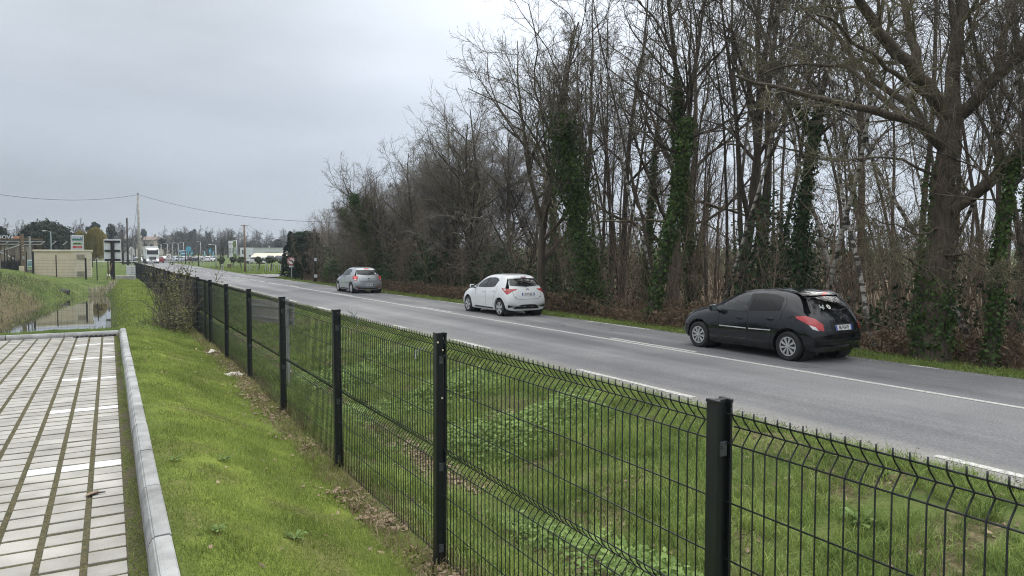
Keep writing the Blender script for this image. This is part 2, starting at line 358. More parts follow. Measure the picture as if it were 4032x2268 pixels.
msk = t.nodes.new('ShaderNodeMapRange'); msk.inputs['From Min'].default_value = .48; msk.inputs['From Max'].default_value = .56; t.links.new(n7.outputs[0], msk.inputs[0])
mm = t.nodes.new('ShaderNodeMath'); mm.operation = 'MULTIPLY'; t.links.new(lt.outputs[0], mm.inputs[0]); t.links.new(lane.outputs[0], mm.inputs[1])
mm2 = t.nodes.new('ShaderNodeMath'); mm2.operation = 'MULTIPLY'; t.links.new(mm.outputs[0], mm2.inputs[0]); t.links.new(msk.outputs[0], mm2.inputs[1])
dk = t.nodes.new('ShaderNodeRGB'); dk.outputs[0].default_value = (.035, .035, .037, 1)
t.links.new(gmix(mm2.outputs[0], base, dk.outputs[0]), b.inputs['Base Color'])
n9 = t.nodes.new('ShaderNodeTexNoise'); n9.inputs['Scale'].default_value = 70; n9.inputs['Detail'].default_value = 3; t.links.new(geo.outputs['Position'], n9.inputs['Vector'])
bp = t.nodes.new('ShaderNodeBump'); bp.inputs['Strength'].default_value = .5; bp.inputs['Distance'].default_value = .01; t.links.new(n9.outputs[0], bp.inputs['Height']); t.links.new(bp.outputs[0], b.inputs['Normal'])
M['asphalt'] = m
yr = axis([(-40, 80, .5), (80, 205, 4)]); xr = np.linspace(XR0, XR1, 14)
RX, RY = np.meshgrid(xr, yr)
RX = RX+np.where(RX < XR0+.01, (vnoise(RY*.9, RY*0, 3)-.5)*.16, 0)+np.where(RX > XR1-.01, (vnoise(RY*.8, RY*0+9, 4)-.5)*.18, 0)
RZ = zroad(RY)+camber(RX)
ii = (np.arange(len(yr)-1)[:, None]*14+np.arange(13)[None, :]).reshape(-1)
road = tag(link('road', npmesh('road', np.stack([RX, RY, RZ], -1), quads=np.stack([ii, ii+1, ii+15, ii+14], 1), smooth=True), None, m), 'grey two-lane asphalt road running into the distance', kind='structure')
# side road joining on the right, roundabout apron and the far continuation
def sheet(name, pts, z=None, dz=0.0, label=None, m=M['asphalt']):
    bm = bmesh.new(); bm.faces.new([bm.verts.new((x, y, (float(H(x, y, False)) if z is None else z)+dz)) for x, y in pts])
    bmesh.ops.triangulate(bm, faces=bm.faces); me = bpy.data.meshes.new(name); bm.to_mesh(me); bm.free()
    return tag(link(name, me, None, m), label, kind='structure')
sheet('side_road', [(13.9, 69.5), (13.9, 84), (15.6, 81), (19, 78), (30, 77), (45, 77.5), (45, 73), (30, 72.5), (18, 72.2), (15.4, 71)], z=.045, label='side road mouth joining the main road on the right')
ring = [(2+26*math.cos(a), 215+20*math.sin(a)) for a in np.linspace(0, 2*math.pi, 40, endpoint=False)]
sheet('roundabout', ring, z=.42, label='distant roundabout at the end of the straight road')
far_r = []
for y0, y1, x0, x1 in ((235, 330, -3, -10), (330, 460, -10, -2), (460, 620, -2, 10)):
    a, c = zroad(y0)+.25+float(H(x0, y0, False)-zroad(y0)+.07)*0, zroad(y1)+.25
    za, zc = float(H(x0, y0, False)), float(H(x1, y1, False))
    far_r += [[(x0-3.5, y0, za+.3), (x0+3.5, y0, za+.3), (x1+3.5, y1, zc+.3), (x1-3.5, y1, zc+.3)]]
V = np.array(far_r).reshape(-1, 3); tag(link('far_road', npmesh('far_road', V, quads=np.arange(12).reshape(3, 4)), None, M['asphalt']), 'far road climbing the hill beyond the roundabout', kind='structure')

# ------------------------------------------------------------------ painted lines
M['paint'] = mat('road_paint', (.60, .59, .55), .75, c2=(.30, .295, .28), scale=16, bump=.2, world=True, detail=8)
def stripe(y0, y1, xc, wd, wear=0.0):
    n = max(2, int((y1-y0)/.6)+1); y = np.linspace(y0, y1, n); z = zroad(y)
    a = np.stack([np.full(n, xc-wd/2)+(vnoise(y*3, y*0, 21)-.5)*wear, y, z+camber(np.full(n, xc-wd/2))+.005], 1); c = np.stack([np.full(n, xc+wd/2), y, z+camber(np.full(n, xc+wd/2))+.005], 1)
    V = np.concatenate([a, c]); i = np.arange(n-1)
    return link('marking', npmesh('marking', V, quads=np.stack([i, i+n, i+n+1, i+1], 1)), road, M['paint'])
def yat(px, X):        # distance along the road where photo column px meets the line X
    k = math.atan((px-2016)/FPX)+YAW; return X/math.tan(k)
YC = yat(1056, XC); stripe(-25, YC, XC, .13)
for a, c in ((2405, 2742), (1655, 1778), (1326, 1386), (1142, 1178)): stripe(yat(c, XC+.21), yat(a, XC+.21), XC+.21, .12)
for a, c in ((1017, 1045), (984, 1009), (954, 975), (928, 944), (893, 909), (813, 825), (800, 806), (786, 794), (772, 781), (758, 766), (744, 752), (735, 741)): stripe(yat(c, XC), yat(a, XC), XC, .14)
XL = 7.9
for a, c in ((3705, 5200), (2271, 2737), (1781, 1932), (1545, 1600), (1250, 1327), (1130, 1165), (965, 1000)):
    stripe(yat(c, XL), yat(a, XL), XL, .125, .08)
XRR = 13.98
for a, c in ((3595, 3705), (2310, 2560), (1725, 1830), (1555, 1610), (1375, 1425), (1265, 1302), (1180, 1215), (1080, 1140)): stripe(yat(c, XRR), yat(a, XRR), XRR, .11, .06)

# ------------------------------------------------------------------ car park: gravel bed, pavers, kerb stones, drain grate
M['gravel'] = mat('joint_gravel', (.115, .095, .045), .95, c2=(.045, .048, .02), scale=40, bump=.6, bscale=120)
PZ = .47
V = [FP(-2, -5, PZ-.007), FP(-2, .2, PZ-.007), FP(17.42, .2, PZ-.007), FP(17.42, -5, PZ-.007)]
car_park = tag(link('car_park', npmesh('car_park', V, quads=[[0, 1, 2, 3]]), None, M['gravel']), 'car park of pale concrete pavers with gravel joints', kind='structure')
M['paver'] = mat('paver_concrete', (.40, .385, .35), .9, c2=(.27, .258, .23), scale=3.2, bump=.25, bscale=90, world=True, detail=9)
n_, t_ = M['paver'], M['paver'].node_tree
oi = t_.nodes.new('ShaderNodeObjectInfo'); hs = t_.nodes.new('ShaderNodeHueSaturation'); mrn = t_.nodes.new('ShaderNodeMapRange'); mrn.inputs['To Min'].default_value = .88; mrn.inputs['To Max'].default_value = 1.06
pb = t_.nodes['Principled BSDF']; src = pb.inputs['Base Color'].links[0].from_socket
t_.links.new(oi.outputs['Random'], mrn.inputs[0]); t_.links.new(mrn.outputs[0], hs.inputs['Value']); t_.links.new(src, hs.inputs['Color']); t_.links.new(hs.outputs[0], pb.inputs['Base Color'])
M['whitepaint'] = mat('bay_paint', (.68, .68, .67), .6, c2=(.52, .52, .50), scale=12)
PS, PL = .2065, .2295
pav = MB().box((0, 0, -.03), (PL-.037, PS-.034, .06), bev=.004).mesh('paver', M['paver'])
pavw = pav.copy(); pavw.materials.clear(); pavw.materials.append(M['whitepaint'])
rows = int((17.38-1.0)/PS); cells = []
white_s = [3.93+2.40*k for k in range(6)]
white_rows = {int((FS-1.0)/PS) for FS in [inv(*atz(400, y, PZ)[:2])[0] for y in (1830, 1606, 1488, 1407, 1354)]}
for r in range(rows):
    for c in range(18):
        s, L = 1.0+(r+.5)*PS, .052-PL/2+.015-c*PL
        if L < -.11*s-1.6: continue
        if s > 17.15 and c < 2: continue
        cells.append((s, L, r, c))
cells.sort(key=lambda q: q[0])
vis = [q for q in cells if 3.0 < q[0] and q[1] > -.10*q[0]-.15]
near_set = set((q[2], q[3]) for q in vis[:300]); rest = []; restw = []
rnd = random.Random(3)
for s, L, r, c in cells:
    p = FP(s, L, PZ+rnd.uniform(-.003, .003)); wht = r in white_rows and c < 3
    if (r, c) in near_set:
        o = link('paver', pavw if wht else pav, car_park); o.location = p; o.rotation_euler = (rnd.uniform(-.01, .01), rnd.uniform(-.01, .01), -FA+rnd.uniform(-.008, .008))
    else: (restw if wht else rest).append(p)
def joined(name, pts, src, mm_):
    v0 = np.array([tuple(p.co) for p in src.vertices]); out = np.concatenate([v0+np.array(p) for p in pts])
    fv = [[i for i in q.vertices] for q in src.polygons]; F = []
    for k in range(len(pts)): F += [[i+k*len(v0) for i in q] for q in fv]
    me = bpy.data.meshes.new(name); me.from_pydata(out.tolist(), [], F); return tag(link(name, me, car_park, mm_), kind='stuff')
pav0 = MB().box((0, 0, -.03), (PL-.037, PS-.034, .06)).mesh('paver_plain')
joined('paver_field', rest, pav0, M['paver'])
if restw: joined('painted_paver_field', restw, pav0, M['whitepaint'])
# kerb
M['kerb'] = mat('kerb_concrete', (.40, .40, .395), .9, c2=(.23, .235, .225), scale=4.5, bump=.4, bscale=160, world=True, detail=10)
for mk_, lo_, hi_ in (('kerb', .84, 1.1),):
    t_ = M[mk_].node_tree; oi = t_.nodes.new('ShaderNodeObjectInfo'); hs = t_.nodes.new('ShaderNodeHueSaturation'); mrn = t_.nodes.new('ShaderNodeMapRange'); mrn.inputs['To Min'].default_value = lo_; mrn.inputs['To Max'].default_value = hi_
    pb = t_.nodes['Principled BSDF']; src = pb.inputs['Base Color'].links[0].from_socket
    t_.links.new(oi.outputs['Random'], mrn.inputs[0]); t_.links.new(mrn.outputs[0], hs.inputs['Value']); t_.links.new(src, hs.inputs['Color']); t_.links.new(hs.outputs[0], pb.inputs['Base Color'])
kp = [(0, -.25), (0, .0), (.005, .10), (.03, .142), (.055, .146), (.123, .146), (.123, -.25)]
mtx = Matrix(((1, 0, 0, 0), (0, 0, 1, 0), (0, 1, 0, 0), (0, 0, 0, 1)))
kme = MB().prism(kp, .006, .994, mtx).mesh('kerb_stone', M['kerb'])
bm = bmesh.new(); bm.from_mesh(kme); bmesh.ops.bevel(bm, geom=[e for e in bm.edges if abs(e.verts[0].co.y-e.verts[1].co.y) > .5], offset=.008, segments=2, affect='EDGES'); bm.to_mesh(kme); bm.free()
kerb = tag(empty('kerb', FP(0, .146, PZ), -FA), 'pale concrete kerb edging the paved car park', kind='structure')
for k in range(18):
    o = link('kerb_stone', kme, kerb); o.location = (rnd.uniform(-.003, .003), -.62+k*1.0, rnd.uniform(-.004, .004)); o.rotation_euler = (rnd.uniform(-.003, .003), 0, rnd.uniform(-.003, .003))
    if k == 17: o.scale = (1, .99, 1)
for k in range(4):
    o = link('kerb_stone', kme, kerb); o.location = (-.003-k*1.0, 17.42-.005, -.06); o.rotation_euler = (0, 0, R_(90)); o.scale = (1, 1, 1)
g = MB()
for k in range(9): g.box((-.36+k*.085, 0, 0), (.035, .15, .03))
g.box((0, .085, 0), (.78, .02, .032)); g.box((0, -.085, 0), (.78, .02, .032))
tag(g.build('drain_grate', mat('grate_iron', (.03, .03, .03), .6), loc=FP(17.28, -.30, PZ+.003)), 'dark iron drain grate in the far corner of the paving', 'grate').rotation_euler = (0, 0, -FA)
# ================================================================== ROADSIDE MESH FENCE
M['fence'] = mat('black_coated_steel', (.012, .015, .017), .42, var=.2, scale=20, spec=.45)
M['clip'] = mat('clip_plastic', (.06, .065, .07), .4)
M['snail'] = mat('snail_shell', (.65, .6, .5), .5)
FL, FS0, FPI = 1.924, 1.86, 2.52
HZ = [.036, .143, .358, .57, .76, .876, 1.09, 1.296, 1.52]; AP = [.089, .818]     # depths below the post top: straight wires and fold apexes
fence = tag(empty('mesh_fence', FP(0, FL, 0), -FA), 'long black welded mesh fence with folded panels beside the road', 'fence')
def wire_path():
    z = [-.012, -.036, -.052, -.089, -.126, -.143, -.45, -.76, -.781, -.818, -.855, -.876, -1.2, -1.535]
    n = [0, 0, .010, .042, .010, 0, 0, 0, .010, .042, .010, 0, 0, 0]
    return [(b_, 0, a) for a, b_ in zip(z, n)]
wire_me = MB().tube(wire_path(), .0029, 6).mesh('wire', M['fence'], smooth=True)
g = MB()
for h in HZ: g.tube([(.004, .03, -h), (.004, FPI-.03, -h)], .0032, 6)
for h in AP: g.tube([(.046, .03, -h), (.046, FPI-.03, -h)], .0032, 6)
panel_h = g.mesh('panel', M['fence'], smooth=True)
NW = 49
g2 = MB()
for h in HZ: g2.tube([(.004, .03, -h), (.004, FPI-.03, -h)], .0032, 4, False)
for h in AP: g2.tube([(.046, .03, -h), (.046, FPI-.03, -h)], .0032, 4, False)
for k in range(NW): g2.tube([(x, .06+k*.05, z) for x, y, z in wire_path()], .0029, 3, False)
panel_full = g2.mesh('panel', M['fence'], smooth=True)
# posts: H profile
p = MB(); PH = 1.75
p.box((-.030, 0, -PH/2), (.012, .054, PH)).box((.034, 0, -PH/2), (.010, .054, PH)).box((.002, 0, -PH/2), (.054, .018, PH))
p.box((-.024, .022, -PH/2), (.004, .008, PH)).box((-.024, -.022, -PH/2), (.004, .008, PH))
post_me = p.mesh('post', M['fence'])
cap_me = MB().box((-.030, 0, .006), (.018, .060, .014), bev=.003).box((.034, 0, .006), (.016, .060, .014), bev=.003).box((.002, 0, .005), (.056, .026, .012)).mesh('cap', M['fence'])
clip_me = MB().box((.0, -.016, 0), (.036, .008, .055), bev=.002).box((.0, -.021, .008), (.020, .006, .012)).mesh('clip', M['clip'])
rnd = random.Random(11)
NP = 28
ztop = [1.652-.0058*i+rnd.uniform(-.008, .008) for i in range(-1, NP+1)]
for i in range(-1, NP):
    y = FS0+i*FPI; zt = ztop[i+1]
    ps = link('post', post_me, fence); ps.location = (0, y, zt); ps.rotation_euler = (rnd.uniform(-.006, .006), rnd.uniform(-.008, .008), 0)
    link('cap', cap_me, ps)
    if i < 7:
        for h in (.17, .90, 1.46):
            c = link('clip', clip_me, ps); c.location = (.004, 0, -h)
    if i == NP-1: break
    pn = link('panel', panel_h if i < 3 else panel_full, fence); pn.location = (0, y, zt-.002)
    pn.rotation_euler = (math.atan2((ztop[i+2]-zt)*.6, FPI), 0, 0)
    if i < 3:
        for k in range(NW):
            wv = link('wire', wire_me, pn); wv.location = (rnd.uniform(-.0008, .0008), .06+k*.05, 0)
# snail shells stuck to one post, and wind-blown plastic shreds caught in the mesh
for h, n_, sy in ((.05, -.026, -.027), (.105, .012, -.021), (.43, .006, -.02)):
    s_ = MB().lathe([(.0, -.006), (.006, -.004), (.008, 0), (.006, .004), (0, .006)], 8, c=(0, 0, 0)).build('snail', M['snail'], None, True)
    s_.location = FP(FS0+FPI+sy, FL+n_, ztop[2]-h); s_.rotation_euler = (1.2, .4, 0)
    tag(s_, {.05: 'pale snail shell near the top edge of the second fence post', .105: 'pale snail shell beside the clip of the second fence post', .43: 'pale snail shell a third down the second fence post'}[h], 'snail', 'snails on the second fence post')
M['shred'] = mat('plastic_shred', (.52, .54, .56), .35)
def shred(s, h, label, n=6, size=.12, seed=1):
    r = random.Random(seed); g = MB(); 
    for k in range(n):
        a = r.uniform(-.5, 2.6); e = r.uniform(-.6, .9); pts = []; p_ = Vector((r.uniform(-.02, .02), 0, 0)); d = Vector((r.uniform(-.3, .5), math.cos(a), e)).normalized()
        for q in range(4): pts.append(p_.copy()); p_ += d*size/3*r.uniform(.6, 1.2); d = (d+Vector((r.uniform(-.5, .5), r.uniform(-.5, .5), r.uniform(-.6, .4)))).normalized()
        for q in range(3):
            w0 = .012*(1-q/3.5); w1 = .012*(1-(q+1)/3.5); u = Vector((.3, -.3, 1))
            g.add([pts[q]-u*w0, pts[q]+u*w0, pts[q+1]+u*w1, pts[q+1]-u*w1], [(0, 1, 2, 3)])
    o = g.build('plastic_shred', M['shred']); o.location = FP(s, FL+.02, h); tag(o, label, 'litter', 'plastic shreds caught in the fence'); return o
p1 = atd(1410, 1255, 6.3); shred(FS0+FPI*1.79, ztop[2]-.03, 'grey plastic shred on the fence top by the third post', 7, .13, 2)
shred(FS0+FPI*1.19, ztop[2]-.19, 'small white plastic shred on the fence left of the second post', 5, .09, 5)

# ------------------------------------------------------------------ light wire fence across, between car park and pond
M['galv'] = mat('grey_wire', (.10, .11, .10), .5)
xf = tag(empty('wire_fence', FP(17.62, .9, .50), -FA), 'low thin wire mesh fence between the paving and the pond', 'fence')
def zc_(x): return float(H(*FP(17.62, .9+x)[:2], False))
g = MB(); n = 46
for k in range(n): g.tube([(.95-k*.102, rnd.uniform(-.004, .004), -.05), (.95-k*.102, 0, 1.08)], .0017, 3, False)
g.build('upright_wires', M['galv'], xf)
for k, h in enumerate((.05, .16, .27, .39, .52, .66, .80, .94, 1.07)):
    g = MB(); g.tube([(.97, 0, h), (-1.2, 0, h-.006), (-3.7, 0, h)], .0024 if k in (4, 8) else .0017, 4, False); g.build('strand', M['galv'], xf)
tn = MB().box((0, 0, 0), (.07, .02, .012)).box((0, 0, .024), (.07, .02, .008)).box((.035, 0, .012), (.008, .02, .03)).box((-.035, 0, .012), (.008, .02, .03)).build('tensioner', M['fence'], xf); tn.location = (-1.08, 0, .505)
for x_ in (.99, -3.75):
    MB().tube([(x_, 0, -.3), (x_, 0, 1.12)], .022, 8).build('post', M['fence'], xf)
# steel rod leaning on the fence
a = atz(702, 1312, .25); c = Vector(FP(FS0+FPI*6.35, FL-.05, 1.18))
r_ = MB().tube([a, c], .013, 8).build('steel_rod', mat('rusty_rod', (.10, .09, .09), .5, c2=(.14, .08, .05), scale=9), None, True)
tag(r_, 'thin steel rod leaning against the mesh fence by the bush', 'rod')

# ------------------------------------------------------------------ back of a grey road sign standing in the verge behind the fence
M['zinc'] = mat('galvanised_steel', (.42, .43, .43), .5, var=.12, scale=6, metal=.3)
M['signback'] = mat('sign_back', (.33, .31, .29), .6, var=.1, scale=5)
pc = atd(1030, 1215, 12.6); zg = float(H(pc.x, pc.y, False))
sg = tag(empty('road_sign', (0, 0, 0)), 'low grey road sign seen from behind through the fence', 'road sign')
pl, pr = atd(972, 1180, 13.3), atd(1157, 1180, 12.2)
dv = (pr-pl); dv.z = 0; wl = dv.length; rz = math.atan2(dv.y, dv.x)
sg.location = ((pl.x+pr.x)/2, (pl.y+pr.y)/2, zg); sg.rotation_euler = (0, 0, rz)
zt = pl.z-zg+.02; hb = .40
for k in range(5):
    MB().box((0, 0, zt-hb+.04+k*.082), (wl, .02, .072)).build('plank', M['signback'], sg)
for sx_ in (-1, 1):
    MB().box((sx_*wl*.42, -.05, zt/2-.1), (.05, .05, zt+.35), bev=.006).build('post', M['zinc'], sg)
for h in (.1, .3): MB().box((0, -.02, zt-h), (wl*.98, .02, .03)).build('rail', M['zinc'], sg)
# ================================================================== CARS
def paint(name, c, rough=.3, metal=0.0, flake=0.06, coat=1.0):
    return mat(name, c, rough, var=flake, scale=3, metal=metal, coat=coat, spec=.12 if max(c) < .05 else .5)
M['black_car'] = paint('black_car_paint', (.006, .007, .010), .18, 0.0)
M['white_car'] = paint('white_car_paint', (.74, .75, .76), .35)
M['silver_car'] = paint('silver_car_paint', (.38, .40, .42), .36, .5)
M['glass_dark'] = mat('dark_car_glass', (.012, .014, .016), .04, spec=.5)
M['glass_tint'] = mat('tinted_car_glass', (.10, .125, .125), .05, spec=.5, var=.25, scale=2.5)
M['glass_rear'] = mat('rear_car_glass', (.045, .055, .055), .04, spec=.6, var=.3, scale=3)
for k_ in ('glass_dark', 'glass_tint', 'glass_rear'): M[k_].node_tree.nodes['Principled BSDF'].inputs['IOR'].default_value = 1.5 if k_ == 'glass_dark' else 1.7
def carglass(name, tint, ior=1.5):
    m, t, b = newmat(name); t.nodes.remove(b); o = t.nodes['Material Output']; tr = t.nodes.new('ShaderNodeBsdfTransparent'); gl = t.nodes.new('ShaderNodeBsdfGlossy'); fr = t.nodes.new('ShaderNodeFresnel'); mx = t.nodes.new('ShaderNodeMixShader')
    tr.inputs[0].default_value = (*tint, 1); gl.inputs['Roughness'].default_value = .02; fr.inputs[0].default_value = ior
    t.links.new(fr.outputs[0], mx.inputs[0]); t.links.new(tr.outputs[0], mx.inputs[1]); t.links.new(gl.outputs[0], mx.inputs[2]); t.links.new(mx.outputs[0], o.inputs[0]); return m
M['pane'] = carglass('clear_car_pane', (.74, .80, .79), 1.8); M['pane_dark'] = carglass('privacy_car_pane', (.06, .065, .07)); M['pane_rear'] = carglass('rear_car_pane', (.50, .55, .55), 1.65)
M['cabin'] = mat('cabin_trim', (.045, .046, .05), .8); M['seat'] = mat('seat_fabric', (.06, .062, .07), .9)
M['trim'] = mat('black_trim', (.012, .012, .013), .5)
M['tyre'] = mat('tyre_rubber', (.018, .018, .018), .85, bump=.3)
M['rim'] = mat('hubcap_silver', (.52, .52, .53), .4, metal=.35)
M['rimdark'] = mat('black_wheel_parts', (.02, .02, .02), .7)  # plain black of the arch liners and the discs behind the rims
M['red_lens'] = mat('red_lens', (.42, .012, .015), .12, var=.25, scale=14, coat=1)
M['clear_lens'] = mat('clear_lens', (.62, .60, .60), .15, coat=1)
M['brake'] = emis('brake_light', (1, .05, .03), 2.2); M['brake_soft'] = emis('tail_light', (1, .14, .10), .32)
M['plate'] = mat('plate_white', (.72, .72, .70), .4, var=.03); M['plateblue'] = mat('plate_blue', (.03, .10, .42), .4); M['ink'] = mat('plate_ink', (.01, .01, .01), .5)
M['silverstrip'] = mat('silver_strip', (.50, .50, .50), .35)
M['chrome'] = mat('chrome', (.62, .63, .64), .15, metal=1.0)
COLS = [  # centre(x,z) edge(x,y,z) rail belt mid sill  : front bumper bottom -> over the roof -> rear bumper bottom
 ((2.02, .24), (2.0, .45, .24), (1.90, .66, .24), (1.84, .74, .24), (1.80, .78, .24), (1.75, .78, .22)),
 ((2.08, .45), (2.05, .45, .45), (1.95, .68, .45), (1.87, .77, .45), (1.80, .81, .45), (1.66, .83, .23)),
 ((2.03, .70), (1.99, .45, .70), (1.86, .68, .70), (1.76, .78, .67), (1.66, .845, .56), (1.5, .85, .22)),
 ((1.73, .88), (1.70, .45, .88), (1.62, .68, .865), (1.55, .80, .77), (1.5, .865, .58), (1.3, .86, .2)),
 ((1.32, 1.0), (1.29, .5, .995), (1.25, .70, .955), (1.2, .82, .84), (1.15, .875, .58), (1.05, .86, .18)),
 ((1.0, 1.075), (.96, .5, 1.07), (.86, .70, 1.02), (.85, .82, .89), (.8, .88, .58), (.8, .86, .18)),
 ((.68, 1.245), (.64, .5, 1.235), (.52, .665, 1.18), (.5, .83, .92), (.5, .88, .58), (.5, .86, .18)),
 ((.32, 1.40), (.29, .48, 1.39), (.15, .625, 1.335), (.1, .835, .935), (.1, .885, .6), (.1, .865, .18)),
 ((-.2, 1.475), (-.2, .48, 1.46), (-.25, .605, 1.40), (-.3, .84, .95), (-.3, .885, .6), (-.3, .865, .18)),
 ((-.75, 1.487), (-.75, .48, 1.472), (-.75, .60, 1.405), (-.75, .84, .975), (-.75, .885, .61), (-.75, .865, .18)),
 ((-1.22, 1.455), (-1.21, .48, 1.44), (-1.18, .59, 1.37), (-1.13, .835, 1.005), (-1.13, .89, .63), (-1.13, .87, .2)),
 ((-1.53, 1.40), (-1.50, .48, 1.385), (-1.42, .585, 1.305), (-1.41, .80, 1.01), (-1.41, .88, .65), (-1.41, .86, .24)),
 ((-1.83, 1.03), (-1.80, .48, 1.03), (-1.70, .66, 1.01), (-1.65, .77, .94), (-1.64, .86, .66), (-1.62, .83, .28)),
 ((-1.93, .80), (-1.90, .50, .80), (-1.82, .69, .79), (-1.77, .775, .76), (-1.75, .83, .62), (-1.72, .81, .3)),
 ((-1.98, .58), (-1.96, .5, .58), (-1.89, .69, .57), (-1.84, .77, .55), (-1.81, .81, .5), (-1.77, .80, .3)),
 ((-1.95, .32), (-1.93, .5, .32), (-1.87, .68, .32), (-1.83, .75, .32), (-1.80, .78, .32), (-1.77, .78, .29)),
]
def car_cage(sp):
    V = []
    for ctr, *lv in COLS:
        row = [(ctr[0], 0.0, ctr[1])]+list(lv)+[(lv[-1][0], lv[-1][1]-.1, min(lv[-1][2], .22)-.02), (lv[-1][0], 0.0, min(lv[-1][2], .22)-.02)]
        V.append(row)
    A = np.array(V, float)                    # (16, 8, 3)
    A = sp.get('warp', lambda a: a)(A)
    bm = bmesh.new(); nC, nL = A.shape[:2]; gr = []
    for i in range(nC):
        r = [None]*(2*nL-2)
        for k in range(nL):
            p = A[i, k]; r[k] = bm.verts.new(p)
            if 0 < k < nL-1: r[2*nL-2-k] = bm.verts.new((p[0], -p[1], p[2]))
        gr.append(r)
    n = 2*nL-2
    for i in range(nC-1):
        for k in range(n): bm.faces.new((gr[i][k], gr[i][(k+1) % n], gr[i+1][(k+1) % n], gr[i+1][k]))
    for r, sg_ in ((gr[0], 1), (gr[-1], -1)):
        for k in range(nL-1): bm.faces.new([r[k], r[k+1], r[(n-k-1) % n], r[(n-k) % n]] if 0 < k < nL-2 else ([r[0], r[1], r[n-1]] if k == 0 else [r[nL-2], r[nL-1], r[n-nL+2]]))
    bmesh.ops.recalc_face_normals(bm, faces=bm.faces)
    return bm
def body_mesh(sp):
    bm = car_cage(sp); me = bpy.data.meshes.new('body'); bm.to_mesh(me); bm.free()
    o = bpy.data.objects.new('body', me); col.objects.link(o)
    s_ = o.modifiers.new('s', 'SUBSURF'); s_.levels = 3; s_.render_levels = 3
    cut = MB()
    for ax in sp['axles']:
        for sd in (-1, 1): cut.lathe([(sp['wr']+.062, sd*.60), (sp['wr']+.062, sd*1.1)], 40, 'Y', (ax, 0, sp['wr']+.012), close=True)
    co = cut.build('cut', None); bo = o.modifiers.new('b', 'BOOLEAN'); bo.object = co; bo.operation = 'DIFFERENCE'; bo.solver = 'EXACT'
    dg = bpy.context.evaluated_depsgraph_get(); r = bpy.data.meshes.new_from_object(o.evaluated_get(dg))
    bpy.data.objects.remove(o); bpy.data.objects.remove(co)
    r.polygons.foreach_set('use_smooth', [True]*len(r.polygons)); r.set_sharp_from_angle(angle=R_(38)); r.materials.clear()
    return r
def resample(pts, n):
    P = np.array(pts, float); d = np.r_[0, np.cumsum(np.linalg.norm(np.diff(P, axis=0), axis=1))]; d /= d[-1]
    t_ = np.linspace(0, 1, n); return np.stack([np.interp(t_, d, P[:, k]) for k in range(P.shape[1])], 1)
class Shell:                                # parts that hug the body
    def __init__(self, me):
        self.t = BVHTree.FromPolygons([v.co.copy() for v in me.vertices], [list(p.vertices) for p in me.polygons])
    def hit(self, u, z, az, off):           # az: direction one looks from (0 = from the left side, 90 = from behind, 45 = between)
        a = R_(az); d = Vector((math.sin(a), -math.cos(a), 0)); ua = Vector((math.cos(a), math.sin(a), 0))
        o = ua*u-d*4+Vector((0, 0, z)); loc, nrm, i, ds = self.t.ray_cast(o, d)
        if loc is None: loc, nrm, i, ds = self.t.find_nearest(o+d*3.2)
        if nrm.dot(d) > 0: nrm = -nrm
        return loc+nrm*off
    def patch(self, top, bot, az, off, nu=14, nv=6, mirror=False, th=.0):
        T, B = resample(top, nu), resample(bot, nu); g = MB(); vs = []
        for j in range(nv):
            for i in range(nu):
                q = T[i]*(1-j/(nv-1))+B[i]*(j/(nv-1)); p = self.hit(q[0], q[1], az, off); vs.append((p.x, -p.y if mirror else p.y, p.z))
        g.add(vs, [(j*nu+i, j*nu+i+1, (j+1)*nu+i+1, (j+1)*nu+i) for j in range(nv-1) for i in range(nu-1)]); return g
    def strip(self, pts, wd, az, off, mirror=False, n=24):
        P = resample(pts, n); tt = np.gradient(P, axis=0); tt /= np.linalg.norm(tt, axis=1)[:, None]; nn = np.stack([-tt[:, 1], tt[:, 0]], 1)
        return self.patch(P+nn*wd/2, P-nn*wd/2, az, off, n, 2, mirror)
def wheel_meshes(sp):
    r, wd = sp['wr'], .195; rr = sp['rim']
    ty = MB().lathe([(rr-.01, -wd/2+.02), (rr, -wd/2+.004), (r*.9, -wd/2), (r*.975, -wd/2+.018), (r, -wd/2+.045), (r, wd/2-.045), (r*.975, wd/2-.018), (r*.9, wd/2), (rr, wd/2-.004), (rr-.01, wd/2-.02)], 40, 'Y').mesh('tyre', M['tyre'], True, R_(40))
    bk = MB().lathe([(.0, wd/2-.035), (rr, wd/2-.035)], 28, 'Y'); bk.lathe([(.0, -wd/2+.03), (rr, -wd/2+.03)], 28, 'Y'); bkm = bk.mesh('wheel_back', M['rimdark'])
    rm = MB(); y = wd/2-.008
    rm.lathe([(rr-.028, y-.012), (rr-.022, y), (rr-.002, y-.002), (rr, y-.02)], 40, 'Y'); rm.lathe([(0, y+.012), (.032, y+.010), (.042, y-.006), (.046, y-.02)], 20, 'Y')
    ns = sp['spokes']
    for k in range(ns):
        for q, wsp in sp['spoke_shape']:
            a = 2*math.pi*k/ns+q; ca_, sa_ = math.cos(a), math.sin(a)
            r0, r1 = .035, rr-.018; w0, w1 = wsp
            pts = [(r0, -w0), (r1, -w1), (r1, w1), (r0, w0)]
            vs = [(ca_*p-sa_*t_, yy, sa_*p+ca_*t_) for yy in (y-.014, y+.004) for p, t_ in pts]
            rm.add(vs, [(0, 1, 2, 3), (4, 7, 6, 5), (0, 4, 5, 1), (1, 5, 6, 2), (2, 6, 7, 3), (3, 7, 4, 0)])
    return ty, bkm, rm.mesh('rim', M['rim'])
